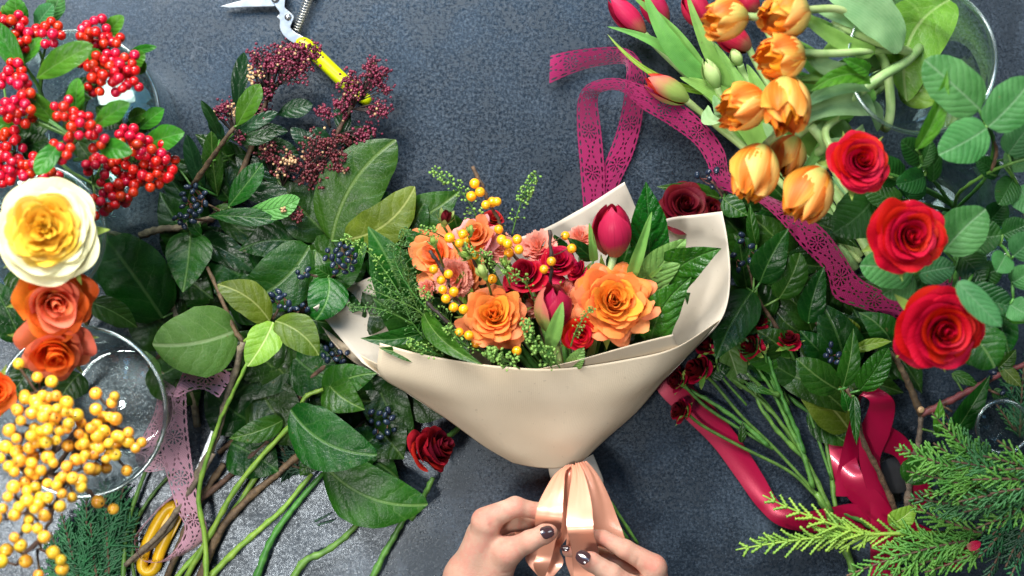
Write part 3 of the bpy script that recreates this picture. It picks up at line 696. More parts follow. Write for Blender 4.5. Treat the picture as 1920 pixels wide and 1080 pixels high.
# ------------------------------------------------------------------ berries, sprigs, cedar
_b = {}
def berry_mesh(key, r, dot=0.1):
    if key not in _b:
        V, F, U = sphere_geo(r, 16, 11, dot); _b[key] = make_mesh('berry', V, F, M[key.split('|')[0]], U)
    return _b[key]
def berries(p, key, spots, rpx, z_ref, rad_jit=0.08, hang=None, twig=None, twr=0.0006, nm='berry', elong=1.0, dirjit=0.9, facing=(0, 0, 1)):
    """spots (px,py,z); twig: point each berry's stalk runs to (px,py,z)"""
    r0 = W(rpx, z_ref); me = berry_mesh(key, 0.01)
    mb = MB()
    for s in spots:
        w_ = P(*s); d = Vector((facing[0] + rnd.gauss(0, dirjit), facing[1] + rnd.gauss(0, dirjit), facing[2] + 0.3 * rnd.random())).normalized()
        k = r0 / 0.01 * rnd.uniform(1 - rad_jit, 1 + rad_jit)
        inst(nm, me, w_, p, quat_to(d, rnd.random() * 6), (k, k, k * elong) if elong != 1 else k)
        if twig:
            tw = min(twig, key=lambda t_: (P(*t_) - w_).length); b = P(*tw); m_ = (w_ + b) / 2 - Vector((0, 0, 0.002))
            mb.add(*tube_geo(catmull([tuple(b), tuple(m_), tuple(w_ - d * r0 * .8 * elong)], 5), twr, 5))
    if twig and mb.n: mb.build('stalk', M['twig_brown' if 'blue' not in key else 'twig_red'], p)
def blob_spots(cx, cy, rad, n, z, zr=1.2, mind=0.0, asp=1.0, seed=None, tries=60):
    r = random.Random(seed if seed is not None else int(cx * 7 + cy)); out = []
    for _ in range(n):
        for _t in range(tries):
            a = r.random() * TAU; q = rad * math.sqrt(r.random())
            x, y = cx + q * math.cos(a), cy + q * math.sin(a) * asp; zz = z + (1 - (q / rad) ** 2) * zr + r.uniform(-.3, .3) * zr
            if all((x - o[0]) ** 2 + (y - o[1]) ** 2 > mind ** 2 for o in out): break
        else: continue
        out.append((x, y, zz))
    return out
def budcluster(p, cx, cy, rad, z, n, m='bud_purple', origin=None, br=0.00145, asp=0.85, cream=0.0, seed=0):
    """skimmia-like panicle: fine branching stalks ending in tiny round buds"""
    r = random.Random(seed or int(cx + cy * 3)); mb, sb, cb = MB(), MB(), MB(); o = P(*(origin or (cx, cy + rad, z - 1)))
    V0, F0 = ico(1.0, 1)
    nodes = []; n = int(n * 1.5)
    for k in range(max(4, n // 9)):
        a = r.random() * TAU; q = rad * math.sqrt(r.random()) * 0.8
        nd = P(cx + q * math.cos(a), cy + q * math.sin(a) * asp, z + r.uniform(-.6, .6)); nodes.append(nd)
        mid = o.lerp(nd, 0.5) + Vector((0, 0, 0.002)); sb.add(*tube_geo(catmull([tuple(o), tuple(mid), tuple(nd)], 5), 0.0006, 4))
    for i in range(n):
        nd = nodes[i % len(nodes)]
        e = nd + Vector((r.gauss(0, 1), r.gauss(0, 1), abs(r.gauss(0, .7)))) * W(rad) * 0.26
        sb.add(*tube_geo([tuple(nd), tuple((nd + e) / 2 + Vector((0, 0, .0006))), tuple(e)], 0.00022, 3, cap=False))
        rr = br * r.uniform(0.75, 1.25); (cb if r.random() < cream else mb).add(V0 * [rr, rr, rr * 1.15] + np.array(e), F0)
    x = sb.build('stalk', M['twig_dark'], p)
    if mb.n: x = mb.build('flower_buds', M[m], p); x['kind'] = 'stuff'
    if cb.n: x = cb.build('open_buds', M['bud_cream'], p); x['kind'] = 'stuff'
def podsprig(label, pts, n=60, spread=9, pr=1.3, m='pod', tip_dense=0.6, name='pod_sprig', cat='filler sprig', group=None, thing_=None, sm='stem_green', r0=0.0007):
    """thlaspi-like sprig: fine stem, thread stalks and little flat pods"""
    A = pxpath(pts, 24); t = thing_ or thing(name, label, cat, tuple(A[0]), group)
    mobj('stem', *tube_geo(A, np.linspace(r0, r0 * .5, len(A)), 6)[:2], M[sm], t)
    mb, sb = MB(), MB(); V0, F0 = ico(1.0, 1); r = random.Random(int(pts[0][0] * 3 + pts[0][1]))
    zz = pts[0][2]
    for i in range(n):
        s = r.random() ** tip_dense * 0.95 + 0.05; k = s * (len(A) - 1); i0 = min(int(k), len(A) - 2); b = A[i0] * (1 - k + i0) + A[i0 + 1] * (k - i0)
        T = A[i0 + 1] - A[i0]; T /= np.linalg.norm(T); a = i * 2.4
        S = np.cross(T, [0.1, 0, 1]); S /= np.linalg.norm(S); Nn = np.cross(S, T)
        o = math.cos(a) * S + math.sin(a) * Nn
        Ls = W(spread, zz) * (1.15 - 0.75 * s) * r.uniform(.7, 1.2) 
        e = b + (o * 0.85 + T * 0.5) * Ls + np.array([0, 0, .0005])
        sb.add(*tube_geo([b, (b + e) / 2 + T * Ls * .1, e], 0.00022, 3, cap=False))
        rr = W(pr, zz) * r.uniform(.75, 1.25); nrm = Vector((r.gauss(0, .6), r.gauss(0, .6), 1)); q = quat_to(nrm, r.random() * 6)
        mb.add(place(V0 * [rr, rr * 1.25, rr * .55], e + o * rr, q), F0)
    sb.build('stalk', M[sm], t); x = mb.build('seed_pods', M[m], t); x['kind'] = 'stuff'
    return t
def cedar_spray(mb, sb, O, D, N, L, lvl=0, r=None, w_=0.5, ang=0.75, step=0.006, th=0.0009, sagz=0.0):
    """one flat spray: axis O + s*D in the plane with normal N; scaly branchlets to mb, woody axis to sb"""
    D = D / np.linalg.norm(D); S = np.cross(N, D); S /= np.linalg.norm(S)
    n = max(3, int(L / step)); bend = r.uniform(-.25, .25)
    pts = [O]; d = D.copy()
    for i in range(n):
        d = d + S * bend / n + np.array([0, 0, -sagz / n]); d /= np.linalg.norm(d); pts.append(pts[-1] + d * L / n)
    A = np.array(pts)
    if lvl >= 2 or L < step * 3:
        k = max(3, int(L / 0.0016)); B = catmull(A, k)
        rad = th * (1.0 + 0.35 * ((np.arange(k) % 2) * 2 - 1)) * np.linspace(1.05, 0.75, k); mb.add(*tube_geo(B, rad, 4)); return
    k = max(4, int(L / 0.0022)); B = catmull(A, k)
    (sb if lvl == 0 else mb).add(*tube_geo(B, (0.0013 if lvl == 0 else th) * np.linspace(1.1, 0.6, k) * (1 + 0.2 * (np.arange(k) % 2)), 5 if lvl == 0 else 4))
    for i in range(1, n + 1):
        s = i / (n + 0.0)
        for sd in ((1, -1) if lvl == 0 else (1 if i % 2 else -1,)):
            Ls = L * w_ * (1 - s) ** 0.75 * r.uniform(0.5, 1.3) * (0.55 + 0.45 * min(1, s * 5)) + step * 0.8
            a = ang * r.uniform(0.6, 1.1)
            dd = (A[i] - A[i - 1]); dd /= np.linalg.norm(dd)
            nd = dd * math.cos(a) + sd * np.cross(N, dd) * math.sin(a) + np.array([0, 0, r.uniform(-.12, .12)])
            cedar_spray(mb, sb, A[i - 1], nd, N, Ls, lvl + 1, r, 0.52, 0.7, step * 0.72, th, sagz)
def cedar(label, base, tips, m, group=None, name='cedar_branch', w_=0.42, step=0.006, th=0.0010, seed=1, main=None, sag=0.15, wood='twig_brown'):
    """base (px,py,z); tips [(px,py,z, tiltx)...] one flat spray to each"""
    r = random.Random(seed); o = P(*base); t = thing(name, label, 'conifer branch', (o.x, o.y, 0), group)
    sb = MB()
    if main: sb.add(*tube_geo(pxpath(main, 14), np.linspace(.0028, .0014, 14), 7))
    for tp in tips:
        mb = MB(); b = P(*(tp[3] if len(tp) > 3 else base)); e = P(*tp[:3]); D = np.array(e - b); L = np.linalg.norm(D)
        N = np.array([r.uniform(-.3, .3), r.uniform(-.3, .3), 1.0]); N -= D * np.dot(N, D) / L ** 2; N /= np.linalg.norm(N)
        cedar_spray(mb, sb, np.array(b), D, N, L, 0, r, w_, 0.72, step, th, sag)
        if mb.n: x = mb.build('foliage_spray', m if not isinstance(m, (list, tuple)) else r.choice(m), t)
    if sb.n: sb.build('twig', M[wood], t)
    return t
def glass_vase(label, cx, cy, zt, Rpx, base_scale=0.8, water=0.6, flare=0.0, rimw=0.0015):
    """open glass cylinder or bowl; (cx,cy,zt) is the rim's centre in the picture"""
    c = P(cx, cy, zt); R = W(Rpx, zt); H = zt * 0.01; t = thing('glass_vase', label, 'vase', (c.x, c.y, 0))
    Rb = R * base_scale; k = 18
    def rr(s): return Rb + (R - Rb) * (s ** (1 + flare)) + 0.02 * R * math.sin(s * math.pi)
    prof = [(0.0005, 0.011), (Rb * .3, 0.010), (Rb * .55, 0.006), (Rb * .8, 0.001), (Rb * .97, 0.003)] + [(rr(s), 0.006 + s * (H - 0.006)) for s in np.linspace(0, 1, k)]
    th = 0.003
    prof += [(R - th * .5, H + 0.0012)] + [(rr(s) - th, 0.014 + s * (H - 0.014)) for s in np.linspace(1, 0, k)] + [(Rb * .95, 0.0115), (Rb * .90, 0.010), (Rb * .84, 0.0092), (Rb * .78, 0.0095), (Rb * .6, 0.012), (Rb * .4, 0.0155), (Rb * .2, 0.0175), (0.0005, 0.018)]
    V, F, U = lathe(prof, 72); mobj('body', V + np.array([c.x, c.y, 0]), F, M['glass'], t, U)
    a_ = np.linspace(0, TAU, 73)[:-1]; RR = [(c.x + (R - th * .5) * math.cos(q), c.y + (R - th * .5) * math.sin(q), H) for q in a_]
    mm_, nn_ = 72, 8; vv = []
    for i in range(mm_):
        for j in range(nn_):
            q, p_ = TAU * i / mm_, TAU * j / nn_; rr_ = R - th * .5 + 0.0019 * math.cos(p_); vv.append((c.x + rr_ * math.cos(q), c.y + rr_ * math.sin(q), H + .001 + 0.0019 * math.sin(p_)))
    mobj('rim', vv, [(i * nn_ + j, i * nn_ + (j + 1) % nn_, ((i + 1) % mm_) * nn_ + (j + 1) % nn_, ((i + 1) % mm_) * nn_ + j) for i in range(mm_) for j in range(nn_)], M['glass_rim'], t)
    if water:
        zw = water * H; rw = rr(water) - th * 1.05
        V, F, U = lathe([(0.0005, zw), (rw * .9, zw), (rw, zw + 0.001)], 48); mobj('water', V + np.array([c.x, c.y, 0]), F, M['water'], t, U)
    return t
# ------------------------------------------------------------------ hands as one blended surface
def surface_nets(F, org, h):
    s = F < 0; nx, ny, nz = F.shape
    cx = np.zeros((nx - 1, ny - 1, nz - 1), dtype=np.int8)
    for a in (0, 1):
        for b in (0, 1):
            for c in (0, 1): cx += s[a:nx - 1 + a, b:ny - 1 + b, c:nz - 1 + c]
    act = (cx > 0) & (cx < 8); I = np.argwhere(act); idx = -np.ones(act.shape, dtype=np.int64); idx[act] = np.arange(len(I))
    acc = np.zeros((len(I), 3)); cnt = np.zeros(len(I))
    cs = [(a, b, c) for a in (0, 1) for b in (0, 1) for c in (0, 1)]
    for p0 in cs:
        for p1 in cs:
            if sum(abs(np.subtract(p0, p1))) == 1 and p0 < p1:
                f0 = F[I[:, 0] + p0[0], I[:, 1] + p0[1], I[:, 2] + p0[2]]; f1 = F[I[:, 0] + p1[0], I[:, 1] + p1[1], I[:, 2] + p1[2]]
                k = (f0 < 0) != (f1 < 0); t = np.where(k, f0 / np.where(k, f0 - f1, 1), 0)[:, None]
                acc += np.where(k[:, None], np.array(p0) * (1 - t) + np.array(p1) * t, 0); cnt += k
    V = (I + acc / cnt[:, None]) * h + org
    Q = []
    for ax in range(3):
        b, c = [(1, 2), (2, 0), (0, 1)][ax]
        sl0 = [slice(None)] * 3; sl1 = [slice(None)] * 3; sl0[ax] = slice(0, -1); sl1[ax] = slice(1, None)
        ch = s[tuple(sl0)] != s[tuple(sl1)]; E = np.argwhere(ch)
        E = E[(E[:, b] > 0) & (E[:, c] > 0) & (E[:, b] < F.shape[b] - 1) & (E[:, c] < F.shape[c] - 1)]
        def g(db, dc):
            J = E.copy(); J[:, b] -= db; J[:, c] -= dc; return idx[J[:, 0], J[:, 1], J[:, 2]]
        q = np.stack([g(1, 1), g(0, 1), g(0, 0), g(1, 0)], 1)
        fl = s[E[:, 0], E[:, 1], E[:, 2]]; q[~fl] = q[~fl][:, ::-1]; Q.append(q)
    return V, np.vstack(Q)
def sdf_hand(prims, p, name='hand', h=0.0009, creases=(), blush=()):
    """prims: (a(px,py,z), b(px,py,z), ra_px, rb_px, k_mm[, flat]) blended with a smooth union"""
    th_ = lambda q: q * (0.93 if q < 24 else 0.98)
    PR = [(np.array(P(*a)), np.array(P(*b)), W(th_(ra), a[2]), W(th_(rb), b[2]), k * 0.001) for a, b, ra, rb, k in prims]
    lo = np.min([np.minimum(a - ra, b - rb) for a, b, ra, rb, k in PR], 0) - 0.008; hi = np.max([np.maximum(a + ra, b + rb) for a, b, ra, rb, k in PR], 0) + 0.008
    n = np.ceil((hi - lo) / h).astype(int) + 1
    X = np.stack(np.meshgrid(*[lo[i] + np.arange(n[i]) * h for i in range(3)], indexing='ij'), -1).astype(np.float32)
    D = None
    for a, b, ra, rb, k in PR:
        ab = (b - a).astype(np.float32); L2 = float(ab @ ab) + 1e-9
        t = np.clip(((X - a.astype(np.float32)) @ ab) / L2, 0, 1)
        t2 = t * t * (3 - 2 * t) * 0.5 + t * 0.5
        d = np.linalg.norm(X - (a.astype(np.float32) + t[..., None] * ab), axis=-1) - (ra + (rb - ra) * t2)
        if D is None: D = d
        else:
            hh = np.clip(0.5 + 0.5 * (D - d) / k, 0, 1); D = D * (1 - hh) + d * hh - k * hh * (1 - hh)
    for c, e, r_, dep in creases:   # thin grooves pressed into the surface
        a = np.array(P(*c)); b = np.array(P(*e)); ab = (b - a).astype(np.float32); t = np.clip(((X - a) @ ab) / float(ab @ ab), 0, 1)
        d = np.linalg.norm(X - (a + t[..., None] * ab), axis=-1); D = D + 1.35 * dep * 0.001 * np.exp(-(d / (r_ * 0.001)) ** 2)
    V, Q = surface_nets(D.astype(np.float64), lo, h)
    o = mobj(name, V, Q, M['skin'], p)
    bl = np.zeros(len(V))
    for c, rr_, s_ in blush: bl = np.maximum(bl, s_ * np.exp(-(np.linalg.norm(V - np.array(P(*c)), axis=1) / (rr_ * .001)) ** 2))
    at = o.data.attributes.new('blush', 'FLOAT', 'POINT'); at.data.foreach_set('value', bl.astype(np.float32))
    md = o.modifiers.new('Smooth', 'SMOOTH'); md.factor = 0.5; md.iterations = 1
    return o
def fingernail(c, along, up, ln, wd, parent):
    """c = middle of the nail on the surface; along = towards the fingertip"""
    a = Vector(along).normalized(); n = Vector(up); n = (n - a * n.dot(a)).normalized(); s = a.cross(n)
    nr, nc = 14, 13; V = []
    for i in range(nr):
        t = -1 + 2 * i / (nr - 1)
        for j in range(nc):
            u = -1 + 2 * j / (nc - 1)
            x = u * math.sqrt(max(0, 1 - abs(t) ** (3.2 if t < 0 else 2.6))) 
            V.append(c + a * (t * ln / 2) + s * (x * wd / 2) + n * (-(x * x) * wd * 0.20 - t * t * ln * 0.07 + 0.0006))
    o = mobj('fingernail', V, gridfaces(nr, nc), M['nail'], parent); solidify(o, 0.0008, 0); return o
# ------------------------------------------------------------------ the surface
V = []; U_ = []
V, F, U_ = [(-3, -3, 0), (3, -3, 0), (3, 3, 0), (-3, 3, 0)], [(0, 1, 2, 3)], [(0, 0), (1, 0), (1, 1), (0, 1)]
tb = mobj('table_surface', V, F, M['table'], None, U_, False); tb['kind'] = 'structure'

LD, LM, LU, LO, LL, LS, LF = (M[k] for k in ('leaf_dark', 'leaf_mid', 'leaf_under', 'leaf_olive', 'leaf_lime', 'leaf_skim', 'leaf_fresh'))
def branch(name, label, cat, base, stems, leaves, group=None, sm='twig_brown', r=(0.0024, 0.0015), petiole=True, **k):
    """stems: lists of (px,py,z); leaves: (d7, material, opts)"""
    b = P(*base); t = thing(name, label, cat, (b.x, b.y, 0), group)
    for i, s in enumerate(stems):
        mm = sm if isinstance(sm, str) else sm[i % len(sm)]
        stem(s, r[0], r[1], M[mm], t, jit=0.00018, nodes=3 + len(s))
    allp = np.vstack([pxpath(s, 8 * len(s)) for s in stems]) if stems else None
    for lf in leaves:
        d, m_, o = lf[0], lf[1], (lf[2] if len(lf) > 2 else {})
        kk = dict(shape='ovate', arch=rnd.uniform(.04, .13), fold=rnd.uniform(.1, .28), bend=rnd.uniform(-.06, .06), wav=0.05); kk.update(k); kk.update(o)
        leaf(t, d, m_, **kk)
        if petiole and allp is not None:
            bp = np.array(P(*d[:3])); j = np.argmin(np.linalg.norm(allp - bp, axis=1))
            if 0.003 < np.linalg.norm(allp[j] - bp) < 0.05:
                mobj('leaf_stalk', *tube_geo(catmull([allp[j], (allp[j] + bp) / 2 + [0, 0, .001], bp], 5), 0.0011, 6)[:2], M['stem_green'], t)
    return t

# ------------------------------------------------------------------ secateurs with lime grips
t = thing('secateurs', 'open steel secateurs with lime green grips at the top edge of the table', 'secateurs', tuple(P(530, 40)))
bl = [(412, 12), (440, 4), (478, -6), (520, -10), (528, 4), (514, 12), (470, 13), (430, 15)]
outline_solid(bl, 1.0, 1.25, M['steel'], 'blade', t)
body = smooth_outline([(505, -20), (535, -20), (534, 8), (536, 16), (551, 30), (548, 42), (545, 52), (556, 62), (570, 70), (578, 82), (560, 84), (545, 78), (531, 66), (524, 52), (524, 38), (519, 32), (524, 24), (514, 8)], 72)
outline_solid(body, 0.7, 1.5, M['steel'], 'arm', t, 0.0012)
for (x, y, r_) in ((540, 32, 6.5), (516, -2, 7.5)):
    V, F, U = lathe([(0.0001, 0.0025), (W(r_) * .7, 0.0022), (W(r_), 0.001), (W(r_), -0.001)], 20); mobj('rivet', V + np.array(P(x, y, 1.5)), F, M['steel'], t)
hx = [(549, 78), (562, 68), (578, 74), (592, 86), (612, 106), (652, 143), (700, 190), (692, 198), (640, 160), (598, 122), (575, 96), (556, 86)]
A_ = pxpath([(556, 78, 1.2), (575, 86, 1.25), (600, 110, 1.3), (640, 148, 1.3), (672, 176, 1.2), (694, 192, 1.1)], 40)
R_ = np.interp(np.linspace(0, 1, 40), [0, .06, .2, .6, .95, 1], [.0035, .0062, .0070, .0068, .0058, .003])
mobj('grip', *tube_geo(A_, R_, 16)[:2], M['grip_lime'], t)
A_ = pxpath([(618, 98, 1.6), (640, 120, 1.65), (655, 140, 1.6)], 12)
# second grip out of frame, spring between
N_ = 15; pts = []
for i in range(N_ * 14):
    s = i / (N_ * 14 - 1); a = s * N_ * TAU; c = P(556, 58, 1.2).lerp(P(583, -14, 1.2), s); ax = (P(583, -14, 1.2) - P(556, 58, 1.2)).normalized(); sd = ax.cross(Vector((0, 0, 1)))
    pts.append(tuple(c + (sd * math.cos(a) + Vector((0, 0, 1)) * math.sin(a)) * (0.0035 + 0.0012 * s)))
mobj('spring', *tube_geo(pts, 0.0006, 6)[:2], M['steel_spring'], t)
A_ = pxpath([(583, -14, 1.2), (590, -60, 1.2), (640, -140, 1.2)], 12); mobj('grip', *tube_geo(A_, .0062, 12)[:2], M['grip_lime'], t)

# ------------------------------------------------------------------ yellow scissors lower left
t = thing('scissors', 'yellow handled scissors under the dusty pink lace ribbon', 'scissors', tuple(P(300, 1020)))
loop = smooth_outline([(330, 948), (322, 985), (300, 1035), (292, 1062), (278, 1072), (267, 1062), (272, 1030), (290, 990), (312, 955)], 48)
Lp = [tuple(P(x, y, 0.7)) for x, y in loop + loop[:1]]
mobj('handle', *tube_geo(Lp, 0.0056, 12)[:2], M['grip_yellow'], t)
outline_solid(smooth_outline([(335, 928), (350, 935), (343, 968), (318, 1016), (296, 1020), (306, 968)], 30), 0.2, 1.0, M['grip_yellow'], 'shank', t, 0.001)
outline_solid([(342, 940), (350, 943), (408, 806), (424, 770), (412, 770), (396, 806)], 0.45, 0.65, M['steel'], 'blade', t, 0.0004)

# ------------------------------------------------------------------ lace and satin ribbons lying on the table
lr = strip([(1030, 157, 2.2, 1032, 104, 1.6), (1068, 140, 1.4, 1064, 96, 2.4), (1112, 126, 1.2, 1108, 90, 2.6), (1160, 120, 1.8, 1158, 88, 3.2), (1174, 126, 3.0, 1190, 100, 3.8), (1172, 160, 3.0, 1212, 140, 3.0),
            (1166, 205, 1.8, 1208, 190, 1.8), (1156, 245, 1.0, 1201, 240, 1.0), (1140, 290, .8, 1186, 292, .8), (1112, 355, .8, 1160, 350, .7), (1080, 430, .6, 1140, 425, .6)], M['lace_magenta'], 'lace_ribbon', n=200, nc=17, cup=0.03)
tag(lr, 'short magenta lace ribbon end curling over near the pink tulips', 'ribbon', 'magenta lace ribbons')
lr = strip([(1150, 440, .9, 1098, 440, .9), (1136, 380, 1.0, 1093, 385, 1.0), (1134, 320, 1.2, 1087, 310, 1.2), (1128, 250, 1.8, 1082, 245, 1.6), (1121, 190, 3.2, 1083, 190, 3.0), (1130, 172, 4.4, 1102, 158, 4.4),
            (1165, 172, 4.6, 1150, 146, 5.0), (1205, 205, 4.2, 1208, 160, 4.6), (1250, 232, 3.6, 1275, 192, 4.2), (1300, 268, 3.2, 1325, 235, 3.8), (1325, 305, 3.0, 1358, 282, 3.4), (1338, 345, 3.0, 1368, 325, 3.0),
            (1372, 362, 3.2, 1392, 330, 3.0), (1420, 378, 3.6, 1440, 366, 3.2), (1460, 412, 3.8, 1490, 390, 3.6), (1502, 462, 3.8, 1545, 430, 3.8), (1548, 510, 3.8, 1582, 478, 3.8), (1565, 558, 3.6, 1606, 515, 3.8),
            (1620, 580, 3.4, 1640, 538, 3.8), (1672, 596, 3.2, 1690, 556, 3.8), (1712, 594, 3.2, 1738, 548, 3.8), (1750, 570, 3.2, 1768, 522, 3.6), (1800, 545, 3.0, 1800, 500, 3.2)], M['lace_magenta'], 'lace_ribbon', n=380, nc=17, cup=0.03)
tag(lr, 'long magenta lace ribbon looping from the wrap past the tulips to the red roses', 'ribbon', 'magenta lace ribbons')
lr = strip([(410, 746, 5.6, 438, 702, 5.4), (376, 730, 6.2, 398, 682, 6.2), (336, 744, 6.4, 348, 682, 6.6), (298, 774, 5.6, 350, 744, 6.0), (298, 812, 4.4, 352, 797, 4.4), (304, 860, 3.2, 358, 850, 3.2),
            (318, 912, 2.8, 366, 905, 2.8), (332, 957, 2.6, 376, 950, 2.6), (346, 990, 2.0, 388, 985, 2.0), (330, 1028, 1.8, 384, 1012, 1.2), (300, 1052, 2.2, 330, 1046, 0.8), (266, 1050, 2.2, 272, 1046, 0.4), (252, 1012, 2.2, 258, 1012, 0.4), (275, 980, 2.2, 278, 978, .4), (306, 948, 2.2, 308, 944, .6), (330, 930, 1.6, 332, 922, .4)], M['lace_pink'], 'lace_ribbon', n=240, nc=15, cup=0.04)
tag(lr, 'dusty pink lace ribbon hanging in a long curl beside the round glass vase', 'ribbon')
lr = strip([(298, 700, 1.5, 318, 720, 1.2), (290, 770, 1.0, 322, 780, 1.0), (262, 830, .8, 300, 832, 1.0), (254, 860, 1.8, 268, 838, .6), (270, 884, 2.6, 276, 852, .8), (310, 880, 2.6, 312, 848, 1.4), (352, 860, 1.6, 352, 826, 1.4)], M['lace_pink'], 'lace_ribbon', n=120, nc=15)
tag(lr, 'folded end of dusty pink lace ribbon peeking beside the glass vase', 'ribbon')

sr = strip([(1205, 690, .3, 1262, 660, .6), (1240, 742, .4, 1292, 716, .6), (1290, 790, .4, 1345, 770, .6), (1338, 838, .4, 1392, 830, .6), (1380, 895, .4, 1430, 890, .8), (1420, 950, .6, 1462, 942, 1.2), (1462, 986, 1.0, 1500, 960, 1.6), (1530, 1000, .8, 1552, 952, 1.4), (1590, 1002, .5, 1600, 944, 1.0), (1650, 1010, .4, 1650, 950, .6), (1720, 1040, .3, 1740, 990, .5), (1800, 1070, .4, 1830, 1030, .5)],
           M['satin_wine'], 'satin_ribbon', n=140, nc=11, cup=0.04)
tag(sr, 'long wine red satin ribbon band sweeping under the spray rose stems', 'ribbon', 'wine red satin ribbons')
sr = strip([(1630, 1110, .8, 1690, 1110, .8), (1632, 1020, 1.0, 1686, 1015, 1.0), (1630, 940, 1.6, 1672, 935, 1.6), (1612, 870, 2.6, 1650, 868, 2.8), (1612, 810, 3.8, 1668, 815, 4.2), (1625, 775, 5.0, 1678, 770, 5.2), (1630, 752, 6.0, 1672, 745, 6.2), (1612, 742, 5.8, 1640, 726, 5.8), (1602, 760, 4.6, 1620, 738, 4.6), (1590, 800, 3.2, 1612, 765, 3.0), (1575, 860, 1.6, 1610, 840, 1.4), (1560, 930, .8, 1610, 930, .8)],
           M['satin_wine'], 'satin_ribbon', n=150, nc=11, cup=0.05)
tag(sr, 'upright loop of wine red satin ribbon beside the brown twig', 'ribbon', 'wine red satin ribbons')
sr = strip([(1542, 800, .6, 1600, 806, .6), (1550, 850, .9, 1604, 850, 1.2), (1568, 905, .8, 1618, 890, 2.0), (1600, 945, .8, 1650, 925, 2.0), (1640, 985, .8, 1672, 955, 1.6), (1660, 1030, .6, 1700, 1010, .9)],
           M['satin_wine'], 'satin_ribbon', n=80, nc=11, cup=0.06)
tag(sr, 'creased wine red satin ribbon fold below the spotted olive leaf', 'ribbon', 'wine red satin ribbons')
sr = strip([(1650, 845, 2.2, 1668, 798, 2.6), (1682, 860, 1.8, 1700, 822, 2.2), (1700, 905, 1.0, 1728, 868, 1.2), (1720, 960, .5, 1752, 935, .6)],
           M['satin_wine'], 'satin_ribbon', n=60, nc=11, cup=0.06)
tag(sr, 'bright satin ribbon tail running under the conifer sprays', 'ribbon', 'wine red satin ribbons')
# dark ribbon spool under the satin loops
t = thing('ribbon_spool', 'black plastic ribbon spool half hidden under wine red satin', 'spool', tuple(P(1672, 890)))
V, F, U = lathe([(0.0001, 0.014), (0.017, 0.014), (0.018, 0.0135), (0.018, 0.0115), (0.010, 0.011), (0.010, 0.003), (0.018, 0.0025), (0.018, 0.0005), (0.0001, 0)], 40)
mobj('spool_body', V + np.array(P(1672, 888)), F, M['black_plastic'], t)
# ------------------------------------------------------------------ dark broad-leaf branches, left of the bouquet
G = 'broad-leaf branches left of the bouquet'
# far-down dark leaves that fill the gaps close to the table
branch('leafy_branch', 'dark leafy branch lying lowest behind the wrapped bouquet', 'branch', (620, 700, 0.5),
       [[(640, 760, .6), (640, 640, .9), (620, 540, 1.0), (600, 470, 1.0)]],
       [((640, 560, 1.2, 560, 500, 1.6, 95), LD), ((640, 600, 1.2, 700, 540, 1.8, 90), LD), ((640, 640, 1.0, 560, 680, 1.5, 95), LD), ((640, 660, 1, 720, 640, 1.8, 80), LD),
        ((610, 500, 1.2, 520, 440, 1.6, 100), LD), ((640, 700, 1, 720, 760, 1.4, 90), LD), ((700, 700, 1.0, 775, 835, 1.6, 95), LD), ((640, 740, .9, 590, 820, 1.2, 80), LD), ((620, 540, 1.4, 690, 470, 2.0, 85), LD)], G)
branch('leafy_branch', 'dark leafy branch spreading under the light green veined leaf', 'branch', (430, 760, 0.5),
       [[(430, 780, .6), (400, 660, 1.0), (380, 560, 1.0), (360, 480, 1.0)]],
       [((400, 640, 1.2, 300, 700, 1.6, 90), LD), ((380, 560, 1.2, 470, 500, 2.0, 100), LD), ((370, 520, 1.2, 400, 430, 2.2, 85), LD), ((340, 610, 1.4, 296, 520, 2.4, 62), LM), ((400, 620, 1.2, 480, 640, 1.6, 90), LD),
        ((560, 655, 1.2, 428, 748, 2.4, 105), LD), ((450, 690, 1.2, 530, 720, 1.6, 80), LD), ((380, 470, 1.2, 300, 360, 1.8, 85), LD), ((420, 560, 1.3, 520, 600, 1.6, 90), LD), ((355, 480, 1.2, 300, 420, 1.6, 70), LD)], G)
# top group of big leaves
branch('leafy_branch', 'branch with the tallest dark oval leaf pointing up beside the plum buds', 'branch', (640, 640, 0.8),
       [[(660, 690, 1.0), (655, 590, 2.0), (648, 520, 2.4), (640, 452, 3.0)]],
       [((622, 452, 3.0, 742, 262, 4.2, 128), LM, dict(shape='oval', bend=-.10, fold=.12)),
        ((650, 448, 4.0, 778, 350, 6.0, 88), LO, dict(shape='oval', bend=.14, fold=.2, wav=.08)),
        ((745, 430, 3.0, 862, 358, 4.8, 88), LM, dict(bend=.05)),
        ((560, 520, 3.2, 690, 430, 4.6, 62), LM, dict(bend=.25, fold=.3, wav=.1)),
        ((760, 470, 3.4, 800, 372, 5.0, 70), LD, dict(fold=.3))], G)
branch('leafy_branch', 'branch with two broad deep green leaves in the middle of the greenery', 'branch', (480, 690, 0.8),
       [[(600, 660, 1.0), (590, 560, 2.0), (585, 490, 2.6), (575, 465, 3.0)]],
       [((580, 462, 3.6, 440, 572, 4.4, 112), LM, dict(shape='oval', bend=-.12, fold=.15)),
        ((560, 455, 2.6, 448, 470, 3.0, 72), LD, dict(bend=.1)), ((575, 500, 2.4, 490, 610, 2.8, 90), LD),
        ((592, 470, 3.4, 545, 575, 4.4, 70), LM, dict(bend=-.1))], G)
